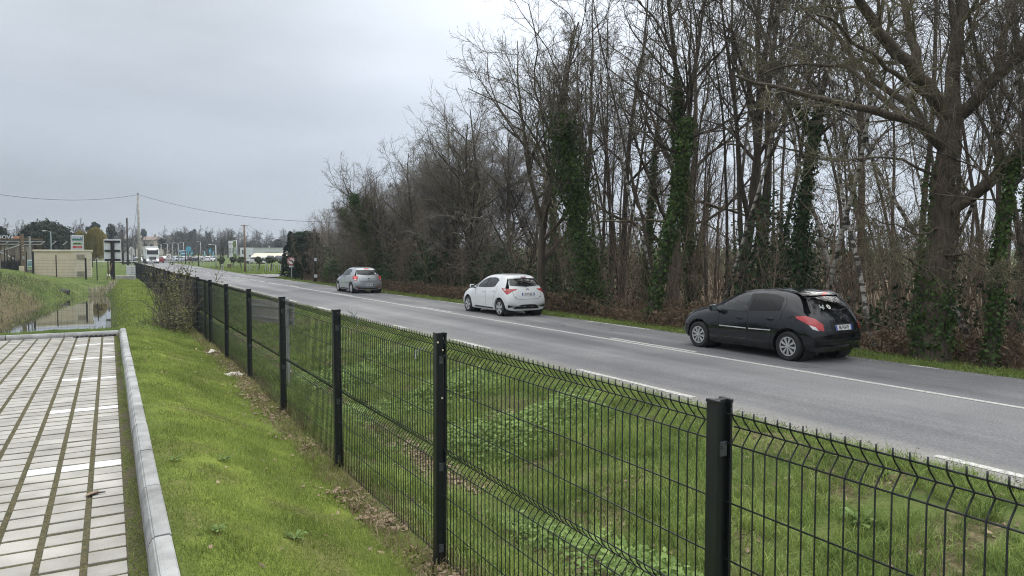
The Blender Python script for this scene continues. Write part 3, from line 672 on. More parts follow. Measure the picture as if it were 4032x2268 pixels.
def plate(par, txt, x, z, tilt, blocks=False):
    p = MB().box((0, 0, 0), (.006, .52, .11), bev=.002).build('number_plate', M['plate'], par); p.matrix_local = Matrix.Translation((x, 0, z)) @ Matrix.Rotation(tilt, 4, 'Y')
    for sd in (-1, 1): MB().box((-.0045, sd*.239, 0), (.004, .042, .104)).build('blue_band', M['plateblue'], p)
    if not blocks:
        mt = Matrix(((0, 0, -1, -.0045), (-1, 0, 0, 0), (0, 1, 0, 0), (0, 0, 0, 1)))
        lettering(txt, .098, M['ink'], p, mt @ Matrix.Diagonal((.82, 1.05, 1, 1)), bold=.0012)
    else:
        for k, yy in enumerate((.16, .115, .04, .0, -.04, -.115, -.16)): MB().box((-.0045, yy, 0), (.003, .028, .062)).build('character', M['ink'], p)
    return p
def hollow(bme, sp, sh):                  # cabin volume and window openings cut out of the shell
    fz = lambda z: .765-.50*(max(z, .95)-.95)
    prof = [(.80, .60), (.80, 1.0), (.30, 1.335), (-.2, 1.415), (-.8, 1.43), (-1.22, 1.395), (-1.45, 1.30), (-1.66, 1.02), (-1.60, .60)]
    n = len(prof); vs = [(x, sd*fz(z), z) for sd in (-1, 1) for x, z in prof]; cab = MB().add(vs, [tuple(range(n)), tuple(range(2*n-1, n-1, -1))]+[(i, n+i, n+(i+1) % n, (i+1) % n) for i in range(n)])
    cuts = [cab]; mt = Matrix(((1, 0, 0, 0), (0, 0, 1, 0), (0, 1, 0, 0), (0, 0, 0, 1)))
    for nm, top, bot, mk in sp['side']:
        if 'window' in nm: 
            for lo, hi in ((.35, 1.2), (-1.2, -.35)): cuts.append(MB().prism(list(top)+list(bot)[::-1], lo, hi, mt))
    mx = Matrix(((0, 0, 1, 0), (1, 0, 0, 0), (0, 1, 0, 0), (0, 0, 0, 1))); z0, z1 = sp['ws']
    cuts.append(MB().prism([(-.62, z0+.02), (.62, z0+.02), (.50, z1-.02), (-.50, z1-.02)], .1, 1.3, mx))
    rw_ = [r for r in sp['rear'] if r[0] == 'rear_window'][0]; cuts.append(MB().prism([(a*.95, c-.012) for a, c in rw_[1]]+[(a*.95, c+.014) for a, c in rw_[2][::-1]], -2.1, -1.2, mx))
    o = bpy.data.objects.new('body', bme); col.objects.link(o); cs = []
    for c in cuts:
        co = c.build('cut', None); cs.append(co); b = o.modifiers.new('b', 'BOOLEAN'); b.object = co; b.operation = 'DIFFERENCE'; b.solver = 'EXACT'
    dg = bpy.context.evaluated_depsgraph_get(); r = bpy.data.meshes.new_from_object(o.evaluated_get(dg)); bpy.data.objects.remove(o)
    for c in cs: bpy.data.objects.remove(c)
    r.materials.clear(); r.materials.append(M[sp['paint']]); r.materials.append(M['cabin'])
    for p in r.polygons:
        q = sh.t.find_nearest(p.center)
        p.material_index = 1 if (q[0] is not None and q[3] > .006 and p.center.z > .4) else 0
    r.polygons.foreach_set('use_smooth', [True]*len(r.polygons)); r.set_sharp_from_angle(angle=R_(38)); return r
seat_me = None
def hatchback(sp):
    root = empty(sp['name']); bme = body_mesh(sp); sh = Shell(bme); body = link('body', hollow(bme, sp, sh), root)
    for x_, y_, w_ in ((.05, .37, .46), (.05, -.37, .46), (-.85, 0, 1.2)):
        st_ = MB().box((x_+.1, y_, .66), (.5, w_, .16), bev=.05).box((0, 0, 0), (.13, w_*.95, .58), bev=.05, mtx=Matrix.Translation((x_-.20, y_, .93)) @ Matrix.Rotation(R_(-14), 4, 'Y')).build('seat', M['seat'], root, True, R_(40))
        for yy in ((y_,) if w_ < 1 else (-.38, .38)): MB().box((x_-.30, yy, 1.25), (.09, .24, .15), bev=.035).build('headrest', M['seat'], st_, True, R_(40))
    MB().box((.68, 0, .88), (.34, 1.36, .20), bev=.06).build('dashboard', M['cabin'], root, True, R_(40))
    swl = MB(); swl.tube([(.185*math.cos(a), .185*math.sin(a), 0) for a in np.linspace(0, 2*math.pi, 25)], .014, 6, False); swl.box((0, 0, 0), (.34, .05, .02)).box((0, -.08, 0), (.05, .18, .02)); o_ = swl.build('steering_wheel', M['trim'], root, True, R_(40)); o_.matrix_local = Matrix.Translation((.45, .37, .97)) @ Matrix.Rotation(R_(-65), 4, 'Y') @ Matrix.Rotation(R_(90), 4, 'Z')
    ty, bk, rm = wheel_meshes(sp)
    for ax in sp['axles']:
        for sd in (1, -1):
            wh = link('wheel', ty, root); wh.location = (ax, sd*sp['track'], sp['wr']); wh.rotation_euler = (0, rnd.uniform(0, 1), 0 if sd > 0 else math.pi)
            link('rim', rm, wh); link('wheel_back', bk, wh)
            ar = MB(); ar.lathe([(sp['wr']+.058, .40), (sp['wr']+.058, .79)], 30, 'Y'); ar.lathe([(.01, .58), (sp['wr']+.058, .58)], 30, 'Y')
            am = ar.build('wheel_arch', M['rimdark'], root); am.location = (ax, 0, sp['wr']+.012)
            if sd < 0: am.scale = (1, -1, 1)
    for mir in (False, True):
        for nm, top, bot, mk in sp['side']:
            sr = sh.patch(top, bot, 0, .004, 16, 6, mir); 
            sr.build(nm, M[mk], body if nm == 'pillar_trim' else root, True)
        for pts, wd in sp['gaps']: sh.strip(pts, wd, 0, .0025, mir).build('door_gap', M['trim'], body)
        for pts, wd, mk in sp.get('mould', []): sh.strip(pts, wd, 0, .008, mir).build('moulding', M[mk], body)
        for x_, z_ in sp['handles']:
            p = sh.hit(x_, z_, 0, .012); h = MB().box((0, 0, 0), (.19, .028, .030), bev=.010); 
            h.box((-.0, .0, -.022), (.11, .008, .03)); o = h.build('door_handle', M[sp['handle_mat']], body, True, R_(40)); o.location = (p.x, -p.y if mir else p.y, p.z)
        for nm, top, bot, az, mk, off in sp['corner']: sh.patch(top, bot, az, off, 14, 7, mir).build(nm, M[mk], root, True)
        # mirror
        mx, my, mz = sp['mirror']; g = MB().box((0, 0, 0), (.10, .20, .15), bev=.045); o = g.build('door_mirror', M[sp['mirror_mat']], root, True, R_(50)); o.location = (mx, (-1 if mir else 1)*my, mz)
        MB().box((0, 0, 0), (.07, .12, .035), bev=.01).build('mirror_arm', M['trim'], o).location = (.01, (1 if mir else -1)*.10, -.06)
        MB().box((0, 0, 0), (.004, .16, .11), bev=.0015).build('mirror_glass', M['glass_tint'], o).location = (-.052, 0, 0)
    for nm, top, bot, mk, off in sp['rear']: sh.patch(top, bot, 90, off, 18, 8).build(nm, M[mk], root, True)
    for pts, wd, mk, off in sp.get('rear_strips', []): sh.strip(pts, wd, 90, off).build('rear_trim', M[mk], body)
    sh.patch([(-.52, sp['ws'][1]-.0), (0, sp['ws'][1]+.02), (.52, sp['ws'][1])], [(-.60, sp['ws'][0]), (0, sp['ws'][0]+.01), (.60, sp['ws'][0])], -90, .004, 14, 8).build('windscreen', M['pane'], root, True)
    pz, px_, pt = sp['plate']; hp = sh.hit(0, pz, 90, .012); plate(root, sp['txt'], hp.x, hp.z, pt, sp.get('blocks', False))
    return root, sh
def line(*p): return list(p)
# ---- black hatchback
spB = dict(name='hatchback_car', paint='black_car', axles=(1.27, -1.27), wr=.305, rim=.205, track=.775, spokes=9, spoke_shape=((-.09, (.006, .011)), (.09, (.006, .011))),
  side=[('front_window', [(.54, 1.085), (.35, 1.20), (.12, 1.285), (-.13, 1.33)], [(.54, .955), (.3, .95), (.0, .955), (-.13, .965)], 'pane'),
        ('quarter_window', [(.86, .985), (.72, 1.04), (.60, 1.06)], [(.86, .955), (.72, .95), (.60, .955)], 'pane'),
        ('rear_window', [(-.24, 1.345), (-.5, 1.362), (-.8, 1.345), (-1.0, 1.29)], [(-.20, .97), (-.5, .985), (-.8, 1.0), (-1.02, 1.03)], 'pane_dark'),
        ('pillar_trim', [(-.135, 1.338), (-.235, 1.348)], [(-.135, .968), (-.195, .972)], 'trim')],
  gaps=[([(.70, .93), (.64, .75), (.66, .5), (.64, .33)], .012), ([(-.17, .95), (-.22, .7), (-.22, .45), (-.20, .33)], .012), ([(-1.08, 1.03), (-1.06, .85), (-.93, .66), (-.86, .5), (-.82, .34)], .012), ([(.64, .33), (.2, .31), (-.4, .31), (-.82, .34)], .010),
        ([(-1.03, 1.3), (-1.12, 1.18), (-1.08, 1.03)], .010)],
  mould=[([(.60, .585), (-.18, .59)], .022, 'silverstrip'), ([(-.25, .59), (-.84, .605)], .022, 'silverstrip'), ([(.64, .30), (-.8, .30)], .05, 'trim'), ([(.66, .94), (-.15, .945)], .016, 'trim')],
  handles=((.03, .80), (-.80, .84)), handle_mat='black_car', mirror=(.72, .96, .99), mirror_mat='black_car',
  corner=[('tail_light', [(-.43, .935), (-.60, .955), (-.78, .90), (-.93, .79)], [(-.43, .90), (-.62, .80), (-.80, .685), (-.95, .655)], 45, 'red_lens', .006),
          ('reversing_lens', [(-.66, .775), (-.78, .74)], [(-.72, .70), (-.84, .66)], 45, 'clear_lens', .009),
          ('headlight', [(1.60, .86), (1.75, .80), (1.90, .72)], [(1.58, .82), (1.75, .70), (1.92, .64)], 0, 'clear_lens', .006)],
  rear=[('rear_window', [(-.54, 1.31), (0, 1.335), (.54, 1.31)], [(-.62, 1.06), (0, 1.035), (.62, 1.06)], 'pane_rear', .005),
        ('spoiler', [(-.52, 1.40), (0, 1.425), (.52, 1.40)], [(-.55, 1.33), (0, 1.345), (.55, 1.33)], 'black_car', .03),
        ('plate_recess', [(-.36, .79), (0, .80), (.36, .79)], [(-.33, .65), (0, .645), (.33, .65)], 'trim', .004)],
  rear_strips=[([(-.74, .485), (0, .475), (.74, .485)], .022, 'trim', .012), ([(-.74, .435), (0, .425), (.74, .435)], .022, 'trim', .012), ([(-.72, .35), (0, .34), (.72, .35)], .05, 'trim', .01), ([(-.70, 1.0), (-.72, .8), (-.55, .63), (0, .60), (.55, .63), (.72, .8), (.70, 1.0)], .011, 'trim', .003)],
  ws=(1.09, 1.36), plate=(.715, 0, R_(14)), txt='BJ-743-FE')
carB, shB = hatchback(spB)
Y0 = (9.79+12.33)/2; carB.location = (12.37-.10+.86, Y0, zroad(Y0)-.012); carB.rotation_euler = (0, 0, R_(90))
tag(carB, 'black five-door hatchback with tinted rear window in the far lane', 'car', 'cars driving away in the far lane')
p = shB.hit(0, 1.375, 90, .035)
for k in range(4): MB().box((p.x-.004, .045-k*.03, p.z-.004), (.012, .020, .016), bev=.004).build('brake_lamp', M['brake'], carB)
p = shB.hit(.0, .90, 90, .006)
lion = [(-.02, -.05), (-.005, -.05), (.0, -.02), (.012, -.05), (.028, -.05), (.014, -.005), (.03, .0), (.036, .02), (.02, .016), (.026, .04), (.01, .052), (-.012, .046), (-.008, .022), (-.03, .026), (-.026, .01), (-.012, .006), (-.01, -.015)]
mt = Matrix(((0, 0, -1, p.x), (-1, 0, 0, 0), (0, 1, 0, p.z), (0, 0, 0, 1)))
MB().prism(lion, 0, .006, mt).build('badge', M['chrome'], carB)
for yy, zz, tx, sz in ((.44, .66, 'PEUGEOT', .028), (-.47, .66, '207', .034)):
    p = shB.hit(-yy if False else yy, zz, 90, .004); lettering(tx, sz, M['chrome'], carB, Matrix(((0, 0, -1, p.x), (-1, 0, 0, p.y), (0, 1, 0, p.z), (0, 0, 0, 1))))
# sticker disc with letter and pale flower stickers on the rear glass
M['sticker'] = mat('sticker_white', (.60, .66, .64), .5); M['stickred'] = mat('sticker_red', (.25, .07, .06), .5)
p = shB.hit(.21, 1.125, 90, .009); tl = R_(-38)
st = MB().lathe([(0, 0), (.055, 0), (.055, .003), (0, .003)], 24, 'Z').build('sticker', M['sticker'], carB)
bm4 = Matrix(((0, 0, -1, 0), (-1, 0, 0, 0), (0, 1, 0, 0), (0, 0, 0, 1))); st.matrix_local = Matrix.Translation(p) @ Matrix.Rotation(R_(39), 4, 'Y') @ bm4
lettering('A', .085, M['stickred'], st, Matrix.Translation((0, 0, .004)), bold=.003)
for k in range(9):
    yy, zz = .38+rnd.uniform(-.07, .06), 1.12+rnd.uniform(-.05, .05); p = shB.hit(yy, zz, 90, .009); g = MB()
    for q in range(5): a = q*1.256; g.lathe([(0, 0), (.008, 0), (0, .002)], 6, 'Z', (.010*math.cos(a), .010*math.sin(a), 0))
    o = g.build('flower_sticker', M['sticker'], carB); o.matrix_local = Matrix.Translation(p) @ Matrix.Rotation(R_(39), 4, 'Y') @ bm4
wp = [shB.hit(y_, z_, 90, .02) for y_, z_ in ((-.02, 1.03), (-.15, 1.06), (-.36, 1.075))]
MB().tube(wp, [.018, .012, .006], 6).build('wiper', M['trim'], carB)
MB().tube([(-1.80, -.52, .285), (-1.97, -.52, .275)], .028, 12).build('exhaust', M['chrome'], carB)
MB().tube([(-1.05, 0, 1.47), (-1.20, 0, 1.62)], [.006, .003], 6).build('aerial', M['trim'], carB)
p = shB.hit(-1.35, .86, 0, .003); MB().lathe([(.073, 0), (.078, .002), (.083, 0)], 28, 'Y', (p.x, p.y, p.z)).build('fuel_flap', M['trim'], carB)
# steering wheel and seats seen only as dark shapes are behind tinted glass

# ---- white hatchback (taller tail, sharp lamps)
def warpW(A):
    A = A.copy(); A[:, :, 0] *= .975; A[:, :, 2] *= 1.02; A[:, :, 1] *= .975
    A[11, :3, 0] -= .06; A[11, :3, 2] += .01; A[10, :3, 2] += .012; A[12, :3, 0] -= .01
    A[8:11, 3, 2] += .0; A[12:14, :4, 2] += .02
    return A
spW = dict(spB); spW.update(name='hatchback_car', paint='white_car', warp=warpW, axles=(1.255, -1.255), wr=.300, rim=.215, track=.745, spokes=5, spoke_shape=((0, (.030, .055)),),
  side=[('front_window', [(.50, 1.10), (.32, 1.215), (.1, 1.30), (-.12, 1.34)], [(.50, .985), (.3, .985), (.0, .99), (-.12, .995)], 'pane'),
        ('quarter_window', [(.80, 1.0), (.68, 1.06), (.56, 1.085)], [(.80, .985), (.68, .98), (.56, .985)], 'pane'),
        ('rear_window', [(-.30, 1.355), (-.55, 1.375), (-.80, 1.35), (-.97, 1.28)], [(-.22, 1.0), (-.45, 1.01), (-.65, 1.02), (-.84, 1.05)], 'pane'),
        ('pillar_trim', [(-.125, 1.348), (-.295, 1.362)], [(-.125, .995), (-.215, 1.0)], 'trim')],
  gaps=[([(.66, .95), (.60, .75), (.62, .5), (.60, .33)], .010), ([(-.19, .97), (-.24, .7), (-.24, .45), (-.22, .33)], .010), ([(-.98, 1.03), (-1.0, .85), (-.88, .66), (-.82, .5), (-.80, .34)], .010)],
  mould=[([(.64, .27), (-.8, .27)], .05, 'trim')], handles=((-.05, .86), (-.82, .90)), handle_mat='white_car', mirror=(.66, .94, 1.01), mirror_mat='white_car',
  corner=[('tail_light', [(-.40, 1.01), (-.60, .995), (-.88, .96)], [(-.40, .985), (-.66, .78), (-.88, .93)], 45, 'red_lens', .006),
          ('tail_lamp_lens', [(-.46, .985), (-.58, .975)], [(-.50, .955), (-.60, .90)], 45, 'clear_lens', .010),
          ('fog_recess', [(-.70, .43), (-.86, .37)], [(-.70, .32), (-.86, .345)], 45, 'trim', .006),
          ('headlight', [(1.52, .90), (1.70, .84), (1.84, .74)], [(1.55, .84), (1.70, .75), (1.84, .68)], 0, 'glass_dark', .006)],
  rear=[('rear_window', [(-.56, 1.345), (0, 1.365), (.56, 1.345)], [(-.62, 1.09), (0, 1.055), (.62, 1.09)], 'pane_rear', .006),
        ('tail_light', [(.40, .985), (.52, .985), (.66, .985)], [(.40, .97), (.52, .92), (.66, .88)], 'red_lens', .007),
        ('tail_light', [(-.66, .985), (-.52, .985), (-.40, .985)], [(-.66, .88), (-.52, .92), (-.40, .97)], 'red_lens', .007),
        ('bumper_insert', [(-.48, .345), (-.3, .43), (0, .44), (.3, .43), (.48, .345)], [(-.54, .27), (0, .27), (.54, .27)], 'trim', .007)],
  rear_strips=[([(-.60, .95), (-.55, .72), (-.45, .63), (0, .62), (.45, .63), (.55, .72), (.60, .95)], .009, 'trim', .003)],
  ws=(1.11, 1.38), plate=(.80, 0, R_(10)), txt='FJ-571-JZ')
carW, shW = hatchback(spW)
Y0 = (24.6+22.2)/2; carW.location = (12.40-.10+.84, Y0, zroad(Y0)-.012); carW.rotation_euler = (0, 0, R_(90))
tag(carW, 'white hatchback driving away between the silver and the black car', 'car', 'cars driving away in the far lane')
p = shW.hit(0, .955, 90, .006)
g = MB()
for rx, rz_ in ((.055, .038), (.018, .036), (.038, .016)):
    n = 24
    for k in range(n):
        a0, a1 = 2*math.pi*k/n, 2*math.pi*(k+1)/n; oz = .012 if rx == .038 else 0
        g.add([(p.x, rx*math.cos(a)*q, p.z+oz+rz_*math.sin(a)*q) for q in (.84, 1.08) for a in (a0, a1)], [(0, 1, 3, 2)])
g.build('badge', M['chrome'], carW)
p = shW.hit(0, 1.385, 90, .01); MB().box((p.x, 0, p.z), (.02, .22, .03), bev=.006).build('brake_lamp', M['red_lens'], carW)
wp = [shW.hit(y_, z_, 90, .02) for y_, z_ in ((-.0, 1.06), (.15, 1.09), (.36, 1.10))]; MB().tube(wp, [.018, .012, .006], 6).build('wiper', M['trim'], carW)
MB().tube([(-.95, 0, 1.5), (-1.0, 0, 1.555)], [.02, .008], 8).build('aerial', M['trim'], carW)
for yy, zz, tx, sz in ((.50, .70, 'YARIS', .034), (-.48, .70, 'HYBRID', .028)):
    p = shW.hit(yy, zz, 90, .004); lettering(tx, sz, M['trim'], carW, Matrix(((0, 0, -1, p.x), (-1, 0, 0, p.y), (0, 1, 0, p.z), (0, 0, 0, 1))))

# ---- silver hatchback (rounder)
def warpS(A):
    A = A.copy(); A[:, :, 0] *= .99; A[:, :, 2] *= 1.012
    A[12, :3, 2] += .01; A[11, :3, 0] -= .02
    return A
spS = dict(spB); spS.update(name='hatchback_car', paint='silver_car', warp=warpS, axles=(1.29, -1.285), wr=.300, rim=.205, track=.765, spokes=7, spoke_shape=((0, (.022, .045)),),
  side=spW['side'][:1]+[('quarter_window', [(.82, 1.0), (.70, 1.055), (.56, 1.085)], [(.82, .985), (.70, .98), (.56, .985)], 'trim')]+spW['side'][2:], gaps=spW['gaps'], mould=[([(.60, .60), (-.80, .62)], .05, 'silver_car'), ([(.64, .27), (-.8, .27)], .05, 'trim')],
  handles=((-.05, .84), (-.80, .88)), handle_mat='silver_car', mirror=(.68, .96, 1.0), mirror_mat='trim',
  corner=[('tail_light', [(-.48, .97), (-.62, 1.0), (-.84, .97)], [(-.50, .86), (-.64, .74), (-.82, .70)], 45, 'red_lens', .006),
          ('lamp_glow', [(-.55, .95), (-.72, .95)], [(-.60, .87), (-.74, .84)], 45, 'brake_soft', .010),
          ('reversing_lens', [(-.60, .83), (-.76, .82)], [(-.66, .77), (-.78, .74)], 45, 'clear_lens', .010),
          ('tail_rim', [(-.45, .98), (-.50, .97)], [(-.47, .85), (-.52, .80)], 45, 'red_lens', .008),
          ('reflector', [(-.74, .36), (-.92, .36)], [(-.76, .31), (-.90, .30)], 45, 'red_lens', .006),
          ('headlight', [(1.52, .90), (1.70, .84), (1.84, .74)], [(1.55, .84), (1.70, .75), (1.84, .68)], 0, 'clear_lens', .006)],
  rear=[('rear_window', [(-.56, 1.325), (0, 1.345), (.56, 1.325)], [(-.63, 1.075), (0, 1.03), (.63, 1.075)], 'pane_rear', .006)],
  rear_strips=[([(-.55, .92), (-.52, .70), (0, .68), (.52, .70), (.55, .92)], .012, 'trim', .003), ([(-.72, .37), (0, .36), (.72, .37)], .03, 'silver_car', .02), ([(-.6, .27), (0, .265), (.6, .27)], .06, 'trim', .01)],
  ws=(1.10, 1.37), plate=(.50, 0, R_(4)), txt='', blocks=True)
carS, shS = hatchback(spS)
Y0 = (42.0+39.5)/2; carS.location = (12.4-.10+.85, Y0, zroad(Y0)-.012); carS.rotation_euler = (0, 0, R_(90))
tag(carS, 'silver hatchback with glowing tail lamps, furthest of the three cars driving away', 'car', 'cars driving away in the far lane')
p = shS.hit(0, 1.395, 90, .012); MB().box((p.x, 0, p.z), (.03, .26, .035), bev=.01).build('brake_lamp', M['brake_soft'], carS)
p = shS.hit(0, .84, 90, .006); MB().prism([(0, .06), (.042, 0), (0, -.06), (-.042, 0)], 0, .006, Matrix(((0, 0, -1, p.x), (-1, 0, 0, 0), (0, 1, 0, p.z), (0, 0, 0, 1)))).build('badge', M['trim'], carS)
wp = [shS.hit(y_, z_, 90, .02) for y_, z_ in ((-.02, 1.03), (.18, 1.07), (.40, 1.085))]; MB().tube(wp, [.02, .012, .006], 6).build('wiper', M['trim'], carS)
p = shS.hit(-.44, 1.12, 90, .009); o = MB().lathe([(0, 0), (.055, 0), (.055, .003), (0, .003)], 20, 'Z').build('sticker', M['sticker'], carS); o.matrix_local = Matrix.Translation(p) @ Matrix.Rotation(R_(39), 4, 'Y') @ bm4
p = shS.hit(0, .735, 90, .004); lettering('RENAULT', .03, M['trim'], carS, Matrix(((0, 0, -1, p.x), (-1, 0, 0, p.y), (0, 1, 0, p.z), (0, 0, 0, 1))))

# ---- small distant cars
LC = [(2.0, .3, .3), (2.05, .55, .55), (1.9, .8, .78), (1.1, 1.0, .95), (.5, 1.4, .95), (-.9, 1.48, .98), (-1.6, 1.35, 1.0), (-1.9, 1.0, .98), (-2.0, .6, .6), (-1.95, .3, .3)]
def far_car_meshes():
    g = MB(); vs = []
    for x, zt, zb in LC: vs += [(x, y, z) for y, z in ((-.80, .25), (-.88, min(zb, .6)), (-.84, zb), (-.62 if zt > 1.15 else -.78, zt), (.62 if zt > 1.15 else .78, zt), (.84, zb), (.88, min(zb, .6)), (.80, .25))]
    n = 8; g.add(vs, [(i*n+k, i*n+(k+1) % n, (i+1)*n+(k+1) % n, (i+1)*n+k) for i in range(len(LC)-1) for k in range(n)]+[tuple(range(n)), tuple(range((len(LC)-1)*n, len(LC)*n))])
    body = g.mesh('body', None, True, R_(50))
    gl = MB()
    for sd in (-1, 1): gl.add([(1.0, sd*.85, 1.0), (.45, sd*.70, 1.33), (-.9, sd*.68, 1.40), (-1.5, sd*.70, 1.28), (-1.55, sd*.85, 1.04)], [(0, 1, 2, 3, 4)])
    gl.add([(1.06, -.72, 1.03), (1.06, .72, 1.03), (.53, .58, 1.36), (.53, -.58, 1.36)], [(0, 1, 2, 3)]); gl.add([(-1.66, -.58, 1.33), (-1.66, .58, 1.33), (-1.92, .70, 1.04), (-1.92, -.70, 1.04)], [(0, 1, 2, 3)])
    wl_ = MB()
    for x in (1.28, -1.28):
        for sd in (-1, 1): wl_.lathe([(.0, sd*.70), (.31, sd*.70), (.31, sd*.90), (.19, sd*.905), (0, sd*.90)], 16, 'Y', (x, 0, .31))
    hl = MB()
    for sd in (-1, 1): hl.box((2.0, sd*.62, .68), (.10, .3, .12), bev=.02)
    tl_ = MB()
    for sd in (-1, 1): tl_.box((-1.95, sd*.68, .85), (.10, .2, .22), bev=.02)
    return body, gl.mesh('windows', M['glass_dark']), wl_.mesh('wheels', M['tyre'], True, R_(40)), hl.mesh('headlights', M['clear_lens']), tl_.mesh('tail_lights', M['red_lens'])
FCM = far_car_meshes()
def far_car(loc, rz, c, label, group, scale=(1, 1, 1), van=False):
    r = empty('parked_car' if 'parked' in group else 'distant_car', loc, rz); r.scale = scale
    key = 'cp_%s' % str(c)
    if key not in M: M[key] = paint('car_paint', c, .3)
    for nm, me in zip(('body', 'window_band', 'wheel_set', 'headlight_pair', 'tail_light_pair'), FCM):
        o = link(nm, me, r)
        if nm == 'body':
            if not me.materials: me.materials.append(None)
            o.material_slots[0].link = 'OBJECT'; o.material_slots[0].material = M[key]
    return tag(r, label, 'car', group)
# ================================================================== TREES
def tubes(P, R, m):                     # P (N,K,3) R (N,K) -> verts, quads
    N, K, _ = P.shape
    T = np.gradient(P, axis=1); T /= np.linalg.norm(T, axis=2, keepdims=True)+1e-9
    t0 = T.mean(axis=1); ref = np.where(np.abs(t0[:, 2:3]) < .8, np.array([[0, 0, 1.]]), np.array([[1., 0, 0]]))
    a = np.cross(T, ref[:, None, :]); a /= np.linalg.norm(a, axis=2, keepdims=True)+1e-9; b_ = np.cross(a, T)
    g = 2*np.pi*np.arange(m)/m
    V = P[:, :, None, :]+R[:, :, None, None]*(a[:, :, None, :]*np.cos(g)[None, None, :, None]+b_[:, :, None, :]*np.sin(g)[None, None, :, None])
    base = (np.arange(N)[:, None, None]*K+np.arange(K-1)[None, :, None])*m; j = np.arange(m)[None, None, :]; j2 = (j+1) % m
    Q = np.stack([base+j, base+j2, base+m+j2, base+m+j], -1).reshape(-1, 4)
    return V.reshape(-1, 3), Q
def merge(parts):
    vs, qs, o = [], [], 0
    for V, Q in parts: vs.append(V); qs.append(Q+o); o += len(V)
    return np.concatenate(vs), np.concatenate(qs)
def kids(P, R, n, tmin, tmax, ang, lf, K, wander, up, rf, rng, rmin=.003, endtaper=.25, shape=.45, lmin=.15):
    N, KP, _ = P.shape; idx = np.repeat(np.arange(N), n)
    t = tmin+(tmax-tmin)*((np.tile(np.arange(n), N)+rng.uniform(0, 1, N*n))/n)
    f = np.clip(t*(KP-1), 0, KP-1.001); i0 = f.astype(int); wt = (f-i0)[:, None]
    base = P[idx, i0]*(1-wt)+P[idx, i0+1]*wt; tan = P[idx, i0+1]-P[idx, i0]; tan /= np.linalg.norm(tan, axis=1, keepdims=True)+1e-9
    r0 = R[idx, i0]*(1-wt[:, 0])+R[idx, i0+1]*wt[:, 0]
    pl = np.linalg.norm(np.diff(P, axis=1), axis=2).sum(1)[idx]
    rv = rng.normal(size=(N*n, 3)); a = rv-tan*(rv*tan).sum(1, keepdims=True); a /= np.linalg.norm(a, axis=1, keepdims=True)+1e-9
    an = rng.uniform(ang[0], ang[1], N*n)[:, None]; d = tan*np.cos(an)+a*np.sin(an)
    ln = np.maximum(pl*lf*(1-shape*(t-tmin)/(tmax-tmin+1e-6))*rng.uniform(.65, 1.3, N*n), lmin)
    pts = [base]; p = base.copy(); stp = (ln/(K-1))[:, None]
    for k in range(K-1):
        d = d+rng.normal(size=d.shape)*wander; d[:, 2] += up; d /= np.linalg.norm(d, axis=1, keepdims=True); p = p+d*stp; pts.append(p.copy())
    r1 = np.maximum(np.minimum(r0*.92, r0*rf*rng.uniform(.75, 1.2, N*n)), rmin)
    RR = np.maximum(r1[:, None]*np.linspace(1, endtaper, K)[None, :], rmin*.8)
    return np.stack(pts, 1), RR
def path(p0, d0, ln, K, wander, up, rng):
    p = np.array(p0, float); d = np.array(d0, float); d /= np.linalg.norm(d); o = [p.copy()]
    for k in range(K-1):
        d = d+rng.normal(size=3)*wander; d[2] += up; d /= np.linalg.norm(d); p = p+d*ln/(K-1); o.append(p.copy())
    return np.array(o)
def ivy_leaves(P, R, n, size, spread, rng, zmax=None, zmin=0.0, bush=0.0):
    K = len(P); t = rng.uniform(0, 1, n)**.85; f = t*(K-1.001); i = f.astype(int); wt = (f-i)[:, None]
    c = P[i]*(1-wt)+P[i+1]*wt; r = R[i]*(1-wt[:, 0])+R[i+1]*wt[:, 0]
    if zmax is not None:
        k = (c[:, 2] < zmax) & (c[:, 2] > zmin); c, r = c[k], r[k]
    n = len(c); a = rng.uniform(0, 2*np.pi, n); out = np.stack([np.cos(a), np.sin(a), rng.normal(size=n)*.25], 1)
    lump = .55+.9*vnoise(c[:, 2]*1.3+7, a*.9, 3)
    off = r+np.abs(rng.normal(size=n))*spread*lump+.01+bush*rng.uniform(0, 1, n)**2*lump
    c = c+out*off[:, None]; c[:, 2] += rng.normal(size=n)*.06
    return leaf_quads(c, out, size, rng)
def leaf_quads(c, out, size, rng, aspect=.85):
    n = len(c); nrm = out+rng.normal(size=(n, 3))*.55; nrm /= np.linalg.norm(nrm, axis=1, keepdims=True)
    u = np.cross(nrm, rng.normal(size=(n, 3))); u /= np.linalg.norm(u, axis=1, keepdims=True)+1e-9; v = np.cross(nrm, u)
    s_ = (size*rng.uniform(.55, 1.25, n))[:, None]*.5
    V = np.stack([c-u*s_, c-v*s_*aspect, c+u*s_*1.1, c+v*s_*aspect], 1).reshape(-1, 3)
    return V, np.arange(n*4).reshape(-1, 4)
M['bark'] = mat('oak_bark', (0.122, 0.096, 0.069), .95, c2=(0.047, 0.037, 0.027), scale=7, bump=.9, bscale=30, stretch=(3, 3, .5))
M['bark_dark'] = mat('dark_bark', (0.103, 0.083, 0.063), .95, c2=(0.043, 0.035, 0.027), scale=6, bump=.6, bscale=30, stretch=(3, 3, .5))
M['twig'] = mat('twig_bark', (0.166, 0.138, 0.105), .95, c2=(0.076, 0.064, 0.049), scale=2.5)
M['moss_twig'] = mat('lichen_twig', (0.184, 0.162, 0.101), .95, c2=(0.084, 0.074, 0.047), scale=2.0)
M['brown_twig'] = mat('brown_sapling', (0.255, 0.190, 0.129), .95, c2=(0.105, 0.080, 0.058), scale=1.6)
M['pale_twig'] = mat('pale_far_twig', (0.246, 0.224, 0.196), .95, c2=(0.145, 0.130, 0.113), scale=1.5)
